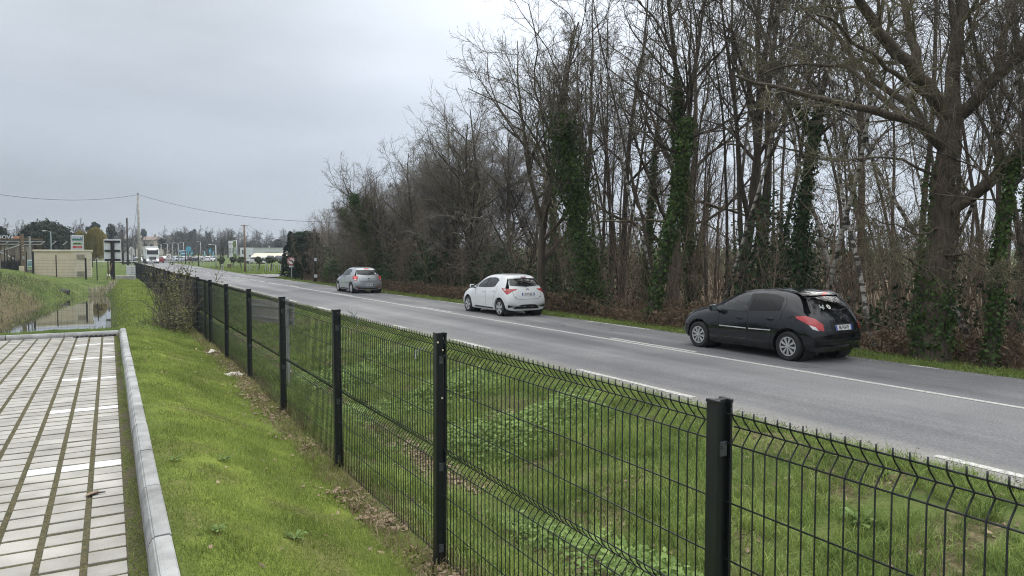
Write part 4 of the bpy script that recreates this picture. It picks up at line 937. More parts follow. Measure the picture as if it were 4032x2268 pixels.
M['ivy'] = leafmat('ivy_leaf', (.018, .040, .013), (.105, .165, .048), trans=.15)
M['ivy_dark'] = leafmat('dark_evergreen_leaf', (.011, .026, .012), (.058, .100, .038), trans=.1)
m, t, b = newmat('birch_bark'); b.inputs['Roughness'].default_value = .8       # white bark with black bands
tcn = t.nodes.new('ShaderNodeTexCoord'); mp = t.nodes.new('ShaderNodeMapping'); mp.inputs['Scale'].default_value = (2.2, 2.2, 7.5); t.links.new(tcn.outputs['Object'], mp.inputs[0])
n = t.nodes.new('ShaderNodeTexNoise'); n.inputs['Scale'].default_value = 1.0; n.inputs['Detail'].default_value = 6; t.links.new(mp.outputs[0], n.inputs['Vector'])
r = t.nodes.new('ShaderNodeValToRGB'); r.color_ramp.elements[0].position = .47; r.color_ramp.elements[0].color = (.045, .040, .034, 1); r.color_ramp.elements[1].position = .56; r.color_ramp.elements[1].color = (.40, .375, .335, 1)
t.links.new(n.outputs[0], r.inputs[0]); t.links.new(r.outputs[0], b.inputs['Base Color']); M['birch'] = m

def tree_kind(seed, height, r0, lean=.05, wander=.05, first=.35, nl=14, la=(.5, 1.0), lf=.42, up=.06, n2=8, n3=7, n4=5, top=1.0, rmin=.0055, ivy=0, ivyh=6.0, ivys=.09, ivyspread=.10, bush=0.0, fork=0, K0=14, lim=None):
    rng = np.random.default_rng(seed)
    tr = path((0, 0, -.3), (rng.normal()*lean, rng.normal()*lean, 1), height+.3, K0, wander, .03, rng)
    rt = r0*(1-np.linspace(0, 1, K0)*.86)**1.0; rt[0] *= 1.45; rt[1] *= 1.12; rt = np.maximum(rt, .012)
    trunkP, trunkR = tr[None], rt[None]
    stems = [(trunkP, trunkR)]
    for k in range(fork):
        i = int(K0*rng.uniform(.22, .5)); a = rng.uniform(0, 6.28); q = path(tr[i], (math.cos(a)*.55, math.sin(a)*.55, 1), height*rng.uniform(.5, .68), K0, wander*1.2, .05, rng)
        stems.append((q[None], (rt[i]*.72*(1-np.linspace(0, 1, K0)*.85))[None]))
    SP = np.concatenate([x[0] for x in stems]); SR = np.concatenate([x[1] for x in stems])
    L1P, L1R = kids(SP, SR, nl, first, .98, la, lf, 8, .16, up, .55, rng, .012, .3)
    L2P, L2R = kids(L1P, L1R, n2, .12, 1.0, (.4, 1.0), .50, 6, .2, up*.8, .55, rng, .009, .4)
    L3P, L3R = kids(L2P, L2R, n3, .1, 1.0, (.4, 1.1), .55, 4, .22, up*.7, .6, rng, rmin*1.25, .6)
    lev = [(L2P, L2R, 4), (L3P, L3R, 3)]
    if n4:
        L4P, L4R = kids(L3P, L3R, n4, .1, 1.0, (.4, 1.2), .55, 3, .22, up*.6, .7, rng, rmin, .7); lev.append((L4P, L4R, 3))
    tv, tq = tubes(SP, SR, 10); lv, lq = tubes(L1P, L1R, 6)
    trunk = npmesh('trunk', *merge([(tv, tq), (lv, lq)]), smooth=True)
    crown = npmesh('crown', *merge([tubes(a, b_, m_) for a, b_, m_ in lev]), smooth=False)
    iv = None
    if ivy:
        parts = [ivy_leaves(SP[k], SR[k], ivy if k == 0 else ivy//2, ivys, ivyspread, rng, ivyh, bush=bush) for k in range(len(SP))]
        iv = npmesh('ivy', *merge(parts))
    return dict(trunk=trunk, crown=crown, ivy=iv)
def place_tree(K, loc, rz, sc_, label, group=None, bark='bark_dark', twig='twig', name='bare_tree', lean=(0, 0), ivy='ivy'):
    r = empty(name, loc, rz); r.scale = (sc_, sc_, sc_*1.0); r.rotation_euler = (lean[0], lean[1], rz)
    for nm, mk in (('trunk', bark), ('crown', twig), ('ivy', ivy)):
        me = K[nm]
        if me is None: continue
        o = link(nm, me, r)
        if not me.materials: me.materials.append(None)
        o.material_slots[0].link = 'OBJECT'; o.material_slots[0].material = M[mk]
    return tag(r, label, 'tree', group)
slim = [tree_kind(20+k, 14.5, .16, first=.34, nl=12, la=(.45, .95), lf=.27, n2=6, n3=5, n4=2, rmin=.004, wander=.045, fork=(0, 1, 1, 0)[k]) for k in range(4)]
slim_ivy = [tree_kind(40+k, 13.5, .17, first=.38, nl=15, la=(.5, 1.0), lf=.28, n2=8, n3=6, n4=2, ivy=5200, ivyh=(8.0, 7.0)[k], ivys=.13, ivyspread=(.12, .09)[k], fork=k) for k in range(2)]
spread = [tree_kind(60+k, 11.5, .20, first=.16, nl=13, la=(.6, 1.15), lf=.48, n2=7, n3=5, n4=2, wander=.08, fork=1+k % 2, lean=.12, rmin=.0042) for k in range(3)]
birch = [tree_kind(80+k, 12, .075, first=.45, nl=16, la=(.4, .9), lf=.2, n2=6, n3=5, n4=3, lean=.16, wander=.05) for k in range(3)]
stick = [tree_kind(90+k, 9, .045, first=.25, nl=14, la=(.4, .9), lf=.25, n2=6, n3=5, n4=0, lean=.14, wander=.06, rmin=.006) for k in range(3)]
def gz(x, y): return float(H(x, y, False))
def onground(px, X): y = yat(px, X); return (X, y, gz(X, y)-.02)
# ---- the big oak at the right edge: limbs traced branch by branch
def oak():
    rng = np.random.default_rng(5); D = 15.45
    def W(pts, r0, r1, K=12):
        q = np.array([tuple(atd(x, y, D+dd)) for x, y, dd in pts]); q = resample(q, K); q[1:-1] += rng.normal(size=(K-2, 3))*.035; return q, np.linspace(r0, r1, K)
    base = atd(3675, 1392, D)
    L = [W([(3668, 1420, 0), (3672, 1300, 0), (3690, 1100, 0), (3705, 900, 0), (3715, 700, 0), (3738, 560, 0), (3750, 460, 0)], .31, .225, 16),
         W([(3750, 480, 0), (3690, 390, -.1), (3620, 300, -.3), (3540, 210, -.6), (3440, 90, -.9), (3380, 0, -1.1), (3290, -120, -1.4), (3180, -230, -1.6)], .17, .05, 16),
         W([(3745, 470, 0), (3755, 330, .2), (3762, 170, .3), (3790, 0, .5), (3800, -200, .7), (3830, -420, .9)], .17, .05, 14),
         W([(3755, 470, 0), (3840, 390, -.3), (3930, 300, -.6), (4010, 220, -.9), (4080, 100, -1.1), (4120, -80, -1.3)], .15, .06, 14),
         W([(3720, 590, 0), (3650, 520, -.4), (3600, 470, -.7), (3480, 455, -1.2), (3400, 420, -1.5), (3250, 415, -2.0), (3150, 365, -2.3), (3010, 330, -2.6), (2900, 300, -2.8)], .11, .025, 16),
         W([(3700, 560, 0), (3610, 440, .5), (3500, 360, .9), (3410, 290, 1.2), (3330, 170, 1.5), (3240, 110, 1.8), (3150, 20, 2.1)], .10, .03, 14),
         W([(3560, 470, -.8), (3420, 330, .2), (3350, 265, .6), (3200, 255, 1.0), (3080, 260, 1.4), (2990, 300, 1.7)], .07, .02, 12),
         W([(3620, 300, -.3), (3590, 150, 0), (3560, 20, .3), (3520, -120, .6)], .11, .05, 10),
         W([(3690, 390, -.1), (3560, 330, -.8), (3460, 230, -1.3), (3350, 170, -1.6), (3300, 90, -1.9), (3220, 60, -2.2)], .07, .02, 12),
         W([(3725, 860, 0), (3800, 790, -.3), (3880, 730, -.6), (3970, 650, -.9), (4060, 590, -1.2), (4180, 480, -1.6)], .15, .08, 14),
         W([(3930, 300, -.6), (3950, 150, -.2), (3990, 0, 0), (4010, -150, .2)], .09, .04, 10),
         W([(3700, 700, 0), (3560, 640, -.8), (3430, 610, -1.4), (3300, 640, -1.9), (3150, 600, -2.3)], .035, .01, 10),
         W([(3720, 900, 0), (3620, 930, -.7), (3500, 880, -1.2), (3400, 850, -1.6)], .03, .008, 10),
         W([(3690, 1010, 0), (3800, 1000, -.8), (3900, 1060, -1.3), (4000, 1080, -1.7)], .04, .01, 10),
         W([(3650, 1060, -.1), (3560, 1020, -.8), (3470, 1010, -1.2)], .03, .008, 8)]
    K = 16; P = np.stack([resample(q, K) for q, r in L]); R = np.stack([np.interp(np.linspace(0, 1, K), np.linspace(0, 1, len(r)), r) for q, r in L])
    o = np.array([base.x, base.y, 0]); o[2] = base.z; P = P-o
    R[0, 0] *= 1.25; R[0, 1] *= 1.08
    tv = tubes(P[:1], R[:1], 18)
    lv = tubes(P[1:], R[1:], 10)
    A1, B1 = kids(P[1:], R[1:], 8, .2, 1, (.5, 1.2), .34, 7, .2, .03, .36, rng, .010, .35)
    A2, B2 = kids(A1, B1, 7, .1, 1, (.4, 1.1), .52, 5, .22, .03, .5, rng, .0065, .45)
    A3, B3 = kids(A2, B2, 5, .1, 1, (.4, 1.2), .55, 4, .25, .02, .6, rng, .004, .6)
    A4, B4 = kids(A3, B3, 2, .1, 1, (.4, 1.2), .6, 3, .25, .02, .7, rng, .0032, .7)
    r = empty('oak_tree', o)
    trk = link('trunk', npmesh('trunk', *tv, smooth=True), r, M['bark'])
    nb = K*10
    for k in range(len(L)-1):
        v, q = tubes(P[k+1:k+2], R[k+1:k+2], 10); link('limb', npmesh('limb', v, q, smooth=True), r, M['bark'])
    link('crown', npmesh('crown', *merge([tubes(A1, B1, 5), tubes(A2, B2, 4), tubes(A3, B3, 3), tubes(A4, B4, 3)])), r, M['moss_twig'])
    iv = merge([ivy_leaves(P[0], R[0]*1.02, 3000, .09, .035, rng, 1.6), ivy_leaves(P[0], R[0]*1.3, 1500, .09, .06, rng, .8), ivy_leaves(P[0]+np.array([-.30, .16, 0]), R[0]*.25, 520, .09, .05, rng, 4.2)])
    link('ivy', npmesh('ivy', *iv), r, M['ivy'])
    return tag(r, 'big gnarled oak at the right edge with ivy climbing its lower trunk', 'tree')
oak()
# ---- trees one can pick out along the verge, left to right
def T(K, px, X, sc_, label, **k):
    p = onground(px, X); hh_ = float(np.interp(p[1], [10, 20, 30, 35, 40, 53, 65, 74], [18, 17, 15, 13.2, 11.6, 9.6, 7.4, 6.0])); tz_ = max(v.co.z for v in K['crown'].vertices)
    return place_tree(K, p, k.pop('rz', px*1.7), min(sc_, hh_/tz_), label, **k)
G_in = 'bare trees inside the roadside wood'
ivy_bushy = tree_kind(46, 9.5, .17, first=.5, nl=14, lf=.4, n2=8, n3=6, n4=2, ivy=8500, ivyh=8.0, ivys=.12, ivyspread=.22, bush=.5, fork=1, lean=.08)
ivy_column = tree_kind(47, 14, .17, first=.45, nl=15, lf=.28, n2=8, n3=6, n4=2, ivy=6500, ivyh=7.2, ivys=.12, ivyspread=.08, bush=.10, lean=.03)
ivy_crook = tree_kind(48, 9.5, .24, first=.35, nl=16, la=(.5, 1.1), lf=.5, n2=8, n3=6, n4=2, ivy=6000, ivyh=7.5, ivys=.16, ivyspread=.2, bush=.3, fork=2, wander=.13, lean=.18)
T(ivy_crook, 1500, 18.5, 1.05, 'crooked ivy-clad tree behind the silver car', rz=2.2)
T(spread[0], 2146, 16.2, 1.02, 'dark bare spreading tree just right of the white car', bark='bark', twig='moss_twig')
T(ivy_bushy, 2345, 16.6, .92, 'bushy ivy-covered tree, first right of the white car', rz=.6)
T(ivy_column, 2563, 16.2, .95, 'straight ivy-wrapped trunk halfway between the white and black cars', rz=1.2)
T(slim_ivy[0], 2735, 18.8, 1.05, 'tall forked ivy-clad tree above the front of the black car')
T(slim_ivy[1], 3140, 17.5, .95, 'dark ivy-clad tree rising behind the black car roof', ivy='ivy_dark')
T(slim[1], 2900, 19.0, 1.15, 'tall dark bare trunk between ivy trees above the black car')
T(slim[0], 2985, 20.5, 1.2, 'second tall dark trunk above the black car, no ivy')
T(birch[0], 2838, 17.6, 1.0, 'slender white birch above the black car bonnet', bark='birch', name='birch_tree')
T(birch[1], 3225, 17.0, 1.05, 'white birch right behind the black car roof', bark='birch', name='birch_tree', lean=(0, .02))
T(birch[2], 3460, 16.6, .9, 'curved pale birch between the black car and the oak', bark='birch', name='birch_tree', lean=(.0, .08))
T(birch[0], 3350, 18.3, 1.0, 'thin birch stem left of the curved pale birch', bark='birch', name='birch_tree', rz=2, lean=(0, .05))
T(birch[2], 3560, 17.8, .85, 'short leaning birch close to the left of the oak', bark='birch', name='birch_tree', rz=4.0, lean=(-.1, .22))
T(birch[1], 3860, 17.6, .95, 'leaning birch right of the oak', bark='birch', name='birch_tree', rz=1, lean=(-.12, .25))
T(slim_ivy[1], 3905, 15.9, .62, 'thin ivy-clad stem on the verge right of the oak', rz=3)
T(spread[1], 1880, 18.5, 1.18, 'broad bare tree above the white car roof', twig='moss_twig')
T(spread[2], 1700, 19.5, 1.08, 'bare spreading tree between silver and white cars', twig='moss_twig')
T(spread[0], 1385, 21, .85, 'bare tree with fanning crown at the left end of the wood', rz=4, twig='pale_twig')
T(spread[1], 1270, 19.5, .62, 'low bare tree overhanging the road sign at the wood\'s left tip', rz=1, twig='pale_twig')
T(slim[2], 2260, 19, 1.12, 'tall bare tree left of the bushy ivy tree')
T(slim[3], 2440, 19.5, 1.18, 'tall leaning bare tree behind the bushy ivy tree')
T(spread[2], 2650, 21.5, 1.38, 'large bare tree with wide crown behind the ivy-wrapped trunk', rz=3, bark='bark', twig='moss_twig')
# ---- the rest of the wood: tree tops step down towards its left end
def want(Y): return float(np.interp(Y, [10, 20, 30, 35, 40, 53, 65, 74], [18, 17, 15, 13.2, 11.6, 9.6, 7.4, 6.0]))
def topz(K): return max(v.co.z for v in K['crown'].vertices)
pole_kind = [tree_kind(120+k, 14.5, .105, first=.42, nl=9, la=(.35, .8), lf=.22, n2=5, n3=4, n4=2, lean=.05, wander=.035, rmin=.004, fork=k % 2) for k in range(4)]
TOP = {}
def grow_at(K, X, Y, f, label, group, **k):
    if id(K) not in TOP: TOP[id(K)] = topz(K)
    return place_tree(K, (X, Y, gz(X, Y)-.05), rw.uniform(0, 6.28), want(Y)*f/TOP[id(K)], label, group, **k)
rw = random.Random(21); taken = []; cnt = 0
for k in range(3000):
    X = 18.2+rw.random()**1.25*25; Y = rw.uniform(1, 72)
    if X > 26 and Y > 66: continue
    if any((X-a_)**2+(Y-c_)**2 < 1.5 for a_, c_ in taken): continue
    taken.append((X, Y)); cnt += 1
    if cnt > 105: break
    c = rw.random(); ln = (rw.uniform(-.05, .05), rw.uniform(-.05, .05))
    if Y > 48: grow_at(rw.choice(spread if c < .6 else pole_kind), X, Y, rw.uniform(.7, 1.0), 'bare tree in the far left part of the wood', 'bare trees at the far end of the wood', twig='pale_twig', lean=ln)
    elif c < .58: grow_at(rw.choice(pole_kind), X, Y, rw.uniform(.75, 1.05), 'slender straight bare tree standing deep in the roadside wood', G_in, lean=ln)
    elif c < .74: grow_at(rw.choice(birch), X, Y, rw.uniform(.65, .9), 'thin pale birch standing deep in the roadside wood', 'birches inside the roadside wood', bark='birch', name='birch_tree', lean=(ln[0]*2, ln[1]*2))
    elif c < .82: grow_at(rw.choice(slim_ivy), X, Y, rw.uniform(.8, 1.0), 'ivy-clad tree standing deep in the roadside wood', 'ivy-clad trees inside the wood', lean=ln)
    else: grow_at(rw.choice(slim), X, Y, rw.uniform(.85, 1.05), 'forked bare tree standing deep in the roadside wood', G_in, lean=ln, twig='moss_twig')
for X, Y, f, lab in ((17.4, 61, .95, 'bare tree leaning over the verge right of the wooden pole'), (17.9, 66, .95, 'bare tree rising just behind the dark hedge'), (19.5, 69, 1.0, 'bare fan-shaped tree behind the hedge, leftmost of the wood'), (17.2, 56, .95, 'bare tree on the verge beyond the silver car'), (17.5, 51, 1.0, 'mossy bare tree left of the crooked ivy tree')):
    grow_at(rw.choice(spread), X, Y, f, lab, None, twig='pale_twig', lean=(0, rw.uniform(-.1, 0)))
thin_kind = [tree_kind(160+k, 14.5, .075, first=.5, nl=8, la=(.3, .7), lf=.2, n2=5, n3=4, n4=1, lean=.06, wander=.04, rmin=.004) for k in range(3)]
for k in range(70):
    X = 18+rw.random()**1.1*20; Y = rw.uniform(2, min(46, X*1.5)); grow_at(rw.choice(thin_kind), X, Y, rw.uniform(.7, 1.0), 'very thin straight young tree deep in the roadside wood', 'thin young trees inside the wood', lean=(rw.uniform(-.06, .06), rw.uniform(-.06, .06)))
fan_kind = [tree_kind(140+k, 8.5, .15, first=.12, nl=15, la=(.5, 1.1), lf=.5, n2=7, n3=6, n4=3, lean=.1, wander=.09, rmin=.0055, fork=2) for k in range(1)]
for k in range(24):
    Y = 34+k*1.55; X = 18.0+rw.random()*6
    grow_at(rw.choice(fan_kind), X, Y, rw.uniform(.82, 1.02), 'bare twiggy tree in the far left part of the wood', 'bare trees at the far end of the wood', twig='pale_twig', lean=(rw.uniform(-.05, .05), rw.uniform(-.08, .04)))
for k in range(130):
    X = 16.4+rw.random()**1.4*11; Y = rw.uniform(3, 68)
    place_tree(rw.choice(stick), (X, Y, gz(X, Y)-.05), rw.uniform(0, 6), rw.uniform(.3, .65), 'thin bare sapling at the front of the roadside wood', 'saplings at the front of the wood', twig='brown_twig', bark='brown_twig', lean=(rw.uniform(-.1, .1), rw.uniform(-.1, .1)), name='sapling')

# ---- undergrowth: tangled twigs, brambles, evergreen leaves, bracken (nobody could count them)
rng = np.random.default_rng(77)
def thicket(n, X0, X1, Y0, Y1, h0, h1, r, seed, K=6, pw=1.5, straight=1.0):
    rng = np.random.default_rng(seed); X = X0+(X1-X0)*rng.uniform(0, 1, n)**pw; Y = rng.uniform(Y0, Y1, n); Z = H(X, Y, False)-.05
    hh = rng.uniform(h0, h1, n)*(.55+.9*vnoise(X*.35, Y*.25, 8)); p = np.stack([X, Y, Z], 1); d = rng.normal(size=(n, 3))*.35*straight; d[:, 2] = 1; d /= np.linalg.norm(d, axis=1, keepdims=True); pts = [p]
    for k in range(K-1):
        d = d+rng.normal(size=d.shape)*.22*straight; d[:, 2] -= .06*straight; d /= np.linalg.norm(d, axis=1, keepdims=True); p = p+d*(hh/(K-1))[:, None]; pts.append(p.copy())
    P = np.stack(pts, 1); R = np.maximum(r*np.linspace(1.2, .5, K)[None, :]*rng.uniform(.6, 1.5, n)[:, None], .0045); return P, R
P0, R0 = thicket(3800, 17.0, 36, 1, 70, 1.1, 3.3, .010, 1, straight=.4)
P1, R1 = kids(P0, R0, 2, .25, 1, (.3, .9), .35, 4, .18, .02, .6, rng, .005, .7)
tag(link('undergrowth', npmesh('undergrowth', *merge([tubes(P0, R0, 3), tubes(P1, R1, 3)])), None, M['brown_twig']), 'tangled brown undergrowth filling the foot of the wood', kind='stuff')
P2, R2 = thicket(2300, 15.9, 19.5, 1, 66, .4, 1.2, .007, 2)
P3, R3 = kids(P2, R2, 2, .2, 1, (.4, 1.2), .45, 3, .25, -.03, .7, rng, .005, .7)
M['bramble'] = mat('bramble_stems', (0.184, 0.120, 0.088), .9, c2=(0.080, 0.058, 0.045), scale=1.2)
tag(link('brambles', npmesh('brambles', *merge([tubes(P2, R2, 3), tubes(P3, R3, 3)])), None, M['bramble']), 'brown bramble tangle along the front of the wood', kind='stuff')
# evergreen leaves scattered through the thicket in clumps
n = 42000; X = 16.6+rng.uniform(0, 1, n)**1.3*15; Y = rng.uniform(2, 64, n); cl = vnoise(X*.30, Y*.22, 31); h = rng.uniform(.2, 1, n)*3.2*ss(.35, .9, cl)+.2
k = cl > .44-.10*ss(36, 48, Y); X, Y, h = X[k], Y[k], h[k]; c = np.stack([X, Y, H(X, Y, False)+h], 1)
tag(link('evergreen_leaves', npmesh('evergreen_leaves', *leaf_quads(c, rng.normal(size=c.shape), .14, rng)), None, M['ivy_dark']), 'dark evergreen leaves of holly and ivy in the undergrowth', kind='stuff')
# rust brown bracken
M['bracken'] = leafmat('dead_bracken', (.07, .050, .032), (.25, .18, .115), trans=.2, scale=3)
n = 30000; Y = rng.uniform(2, 45, n); X = 15.75+rng.uniform(0, 1, n)**1.4*3.4+.5*(vnoise(Y*.5, Y*0, 5)-.5); k = vnoise(X*.9, Y*.45, 12) > .30; X, Y = X[k], Y[k]
hz = (rng.uniform(0, 1, len(X))**1.3)*(.25+.75*vnoise(X*.6, Y*.5, 44)); c = np.stack([X, Y, H(X, Y, False)+hz], 1)
V, Q = leaf_quads(c, rng.normal(size=c.shape)+np.array([0, 0, .6]), .22, rng, .22)
tag(link('bracken', npmesh('bracken', V, Q), None, M['bracken']), 'dead rust-brown bracken along the edge of the wood', kind='stuff')
# ---- holly bushes (dark rounded shrubs) and the distant back of the wood
def bush(name, loc, rad, n, size, mk, label, seed, group=None, cat='bush', stems=7, twig='twig'):
    rng = np.random.default_rng(seed); r = empty(name, loc)
    d = rng.normal(size=(n, 3)); d /= np.linalg.norm(d, axis=1, keepdims=True); d[:, 2] = np.abs(d[:, 2])*1.0
    a = np.arctan2(d[:, 1], d[:, 0]); lump = .72+.5*vnoise(a*1.6+seed, d[:, 2]*3.1, seed)
    q = rng.uniform(.25, 1, n)**.5
    c = d*(q*lump)[:, None]*np.array(rad)[None]
    link('foliage', npmesh('foliage', *leaf_quads(c, d, size, rng)), r, M[mk])
    P = np.stack([path((rng.normal()*.1, rng.normal()*.1, -.1), (rng.normal()*.6, rng.normal()*.6, 1), rad[2]*.9, 6, .15, 0, rng) for k in range(stems)]); Rr = np.full((stems, 6), .02)*np.linspace(1, .4, 6)
    P2, R2 = kids(P, Rr, 8, .2, 1, (.4, 1.1), .5, 4, .2, 0, .6, rng, .005)
    link('stem', npmesh('stem', *merge([tubes(P, Rr, 5), tubes(P2, R2, 3)])), r, M[twig])
    return tag(r, label, cat, group)
x, y, z = onground(2300, 17.6); bush('holly_bush', (x, y, z), (1.5, 1.5, 1.25), 2600, .12, 'ivy_dark', 'dark holly bush under the bushy ivy tree', 3)
x, y, z = onground(1560, 17.8); bush('ivy_bush', (x, y, z), (1.6, 2.2, 2.6), 3600, .15, 'ivy_dark', 'dark ivy thicket right behind the silver car', 4)
x, y, z = onground(1720, 18.2); bush('ivy_bush', (x, y, z), (1.8, 2.6, 4.6), 4600, .16, 'ivy_dark', 'tall ivy-smothered bush between the silver and white cars', 5)
x, y, z = onground(1440, 18.0); bush('ivy_bush', (x, y, z), (1.6, 2.6, 2.9), 3600, .16, 'ivy', 'leafy green bush left of the silver car', 6)
x, y, z = onground(1335, 17.3); bush('ivy_bush', (x, y, z), (1.5, 2.2, 2.4), 3200, .16, 'ivy', 'olive green bush beside the dark hedge', 7)
x, y, z = onground(3080, 18.6); bush('holly_bush', (x, y, z), (1.5, 1.8, 4.4), 4200, .13, 'ivy_dark', 'tall dark holly behind the black car', 8)
x, y, z = onground(1970, 18.4); bush('ivy_bush', (x, y, z), (1.4, 1.8, 3.2), 2600, .14, 'ivy_dark', 'shadowy ivy bush above the white car roof', 9)
rng = np.random.default_rng(99)
P0, R0 = thicket(1500, 38, 66, -8, 78, 2.4, 5.0, .03, 5, pw=1.0, straight=.5); P1, R1 = kids(P0, R0, 3, .2, 1, (.4, 1.1), .4, 4, .2, .03, .6, rng, .012, .7)
tag(link('back_of_wood', npmesh('back_of_wood', *merge([tubes(P0, R0, 3), tubes(P1, R1, 3)])), None, M['twig']), 'dense mass of thin stems at the back of the wood', kind='stuff')
# ================================================================== LEFT SIDE: hut, boards, poles, pond edge
def gp(px, D): p = atd(px, 1002, D); return (p.x, p.y, gz(p.x, p.y))
def zy(y, D, px=1000): return atd(px, y, D).z
def xat(px, Y): return Y*math.tan(math.atan((px-2016)/FPX)+YAW)
def DY(px, Y): return (Vector((xat(px, Y), Y, 0))).dot(Vector((_F.x, _F.y, 0)))/math.cos(PITCH)
M['beige'] = mat('beige_render', (.66, .58, .44), .9, c2=(.60, .52, .39), scale=2.0, bump=.4, bscale=120)
M['beige2'] = mat('beige_door', (.62, .56, .45), .8, var=.05)
M['beige_roof'] = mat('roof_slab', (.68, .62, .50), .85, var=.12, scale=3)
M['ventg'] = mat('vent_grille', (.34, .31, .25), .7)
M['conc'] = mat('concrete', (.40, .39, .37), .9, c2=(.28, .275, .26), scale=5, bump=.4)
M['wood'] = mat('weathered_wood', (.24, .18, .12), .9, c2=(.12, .085, .06), scale=3, stretch=(6, 6, .6), bump=.4)
M['wooddark'] = mat('creosoted_pole', (.055, .042, .034), .9, c2=(.03, .024, .02), scale=4, stretch=(4, 4, .4))
M['greypost'] = mat('grey_post', (.30, .31, .31), .7)
M['white'] = mat('white_panel', (.66, .68, .72), .5, var=.05)
M['whiteoff'] = mat('painted_metal_white', (.58, .59, .58), .6, var=.1)
M['blackmetal'] = mat('black_metal', (.012, .012, .014), .6)
# hut
Yh = 66.5; xl, xr_ = xat(136, Yh), xat(361, Yh); wd = xr_-xl; zb = gz((xl+xr_)/2, Yh+1)-.1; zt = zy(990, DY(250, Yh))
hut = tag(empty('transformer_hut', ((xl+xr_)/2, Yh, zb)), 'beige flat-roofed electricity hut behind the pond', 'hut')
hh = zt-zb; xs_ = .68*wd-wd/2
MB().box((0, 1.25, hh/2), (wd, 2.5, hh)).build('wall', M['beige'], hut)
MB().box(((xs_+wd/2)/2, -.015, hh/2), (wd/2-xs_, .03, hh-.01)).build('end_panel', M['beige2'], hut)
MB().box((0, 1.25, hh+.06), (wd+.16, 2.66, .14), bev=.02).build('roof_slab', M['beige_roof'], hut)
for z0, z1 in ((hh-.62, hh-.24), (.18, .58)):
    v = MB().box((wd*.31, -.045, (z0+z1)/2), (.56, .03, z1-z0)).build('vent', M['ventg'], hut)
    for k in range(6): MB().box((wd*.31, -.066, z0+.05+k*(z1-z0-.1)/5), (.50, .014, .03)).build('louvre', M['ventg'], v)
MB().box((0, .6, .03), (wd+.5, 1.9, .10)).build('plinth', M['conc'], hut)
sheet('footpath', [FP(67.2, -.2)[:2], FP(67.2, 2.6)[:2], FP(72.5, 2.9)[:2], FP(73.5, -.2)[:2]], dz=.05, label='pale footpath beside the hut', m=M['conc'])
# far fence along the end of the pond: thin mesh with black posts
ff = tag(empty('pond_fence', FP(61.5, 0, 0), -FA), 'thin mesh fence with black posts in front of the beige hut', 'fence')
px_posts = [20, 30, 106, 131, 222, 338, 382]
Yf = 61.0; zz0 = gz(xat(300, Yf), Yf); xsx = [xat(p, Yf) for p in px_posts]
ff.location = (0, Yf, 0); ff.rotation_euler = (0, 0, 0)
for p, x_ in zip(px_posts, xsx):
    g0 = gz(x_, Yf); MB().box((x_, 0, g0+.75), (.07 if p not in (131, 338) else .12, .07, 1.7)).build('post', M['blackmetal'], ff)
for h in (.12, .30, .50, .72, .94, 1.16, 1.38, 1.5):
    MB().tube([(xat(131, Yf), 0, .40+h), (xat(382, Yf), 0, .35+h)], .005, 4).build('strand', M['galv'], ff)
g = MB()
for k in range(60): x_ = xat(133, Yf)+k*.075; g.tube([(x_, 0, .42), (x_, 0, 1.88)], .0022, 3, False)
g.build('upright_wires', M['galv'], ff)
# billboard back
Yb = 60.6; xa, xb = xat(411, Yb), xat(479, Yb); Db = DY(445, Yb); z0, z1 = zy(1029, Db), zy(942, Db)
bb = tag(empty('billboard', ((xa+xb)/2, Yb, gz((xa+xb)/2, Yb))), 'back of a white billboard on a black frame by the fence end', 'billboard'); g0 = bb.location.z
MB().box((0, .06, (z0+z1)/2-g0), (xb-xa, .05, z1-z0), bev=.006).build('panel', M['white'], bb)
MB().box((0, -.06, (z1-g0)/2-.05), (.25, .14, z1-g0-.1), bev=.01).build('post', M['blackmetal'], bb)
for y_ in (951, 987.5, 1023.5): MB().box((0, .005, zy(y_, Db)-g0), ((xb-xa)*.92, .06, .14), bev=.006).build('rail', M['blackmetal'], bb)
MB().tube([(-.42, -.3, .0), (-.05, -.12, 1.25)], .045, 6).build('brace', M['wood'], bb)
for q in (424, 434):
    p = gp(q, 60); MB().box((p[0]-bb.location.x, p[1]-Yb, .7), (.09, .09, 1.5)).build('rear_post', M['blackmetal'], bb)
# RAMET totem
def flat(name, px0, px1, y0, y1, D, m, par=None, th=.06, rel=None, off=0.0):
    Y = D; xa_, xb_ = xat(px0, Y), xat(px1, Y); d = DY((px0+px1)/2, Y); za, zc = zy(y1, d), zy(y0, d)
    g = MB().box((0, 0, 0), (xb_-xa_, th, zc-za), bev=min(.01, th/4)); o = g.build(name, m, par)
    loc = Vector(((xa_+xb_)/2, Y+off, (za+zc)/2)); o.location = loc-(rel if rel is not None else Vector((0, 0, 0))); return o, xb_-xa_, zc-za
Yt = 92.0; xt = xat(307, Yt); tz = gz(xt, Yt); rel = Vector((xt, Yt, tz)); tot = tag(empty('totem_sign', rel), 'tall white totem sign reading RAMET above the hut roof', 'sign')
flat('board', 287, 329, 926, 1030, Yt, M['white'], tot, .12, rel)
M['navy'] = mat('sign_navy', (.03, .075, .20), .4); M['sgreen'] = mat('sign_green', (.03, .20, .12), .4); M['sred'] = mat('sign_red', (.45, .03, .03), .4); M['slime'] = mat('sign_lime', (.22, .36, .12), .4)
for a_, c_ in ((282, 285.5), (330.5, 333)): flat('side_rail', a_, c_, 926, 1030, Yt, M['white'], tot, .2, rel)
FT = Matrix(((1, 0, 0, 0), (0, 0, -1, 0), (0, 1, 0, 0), (0, 0, 0, 1)))
o, w_, h_ = flat('name_panel', 287.5, 328, 932, 942, Yt, M['navy'], tot, .02, rel, -.08); lettering('RAMET', .30, M['white'], o, Matrix.Translation((0, -.014, .0)) @ FT, bold=.012)
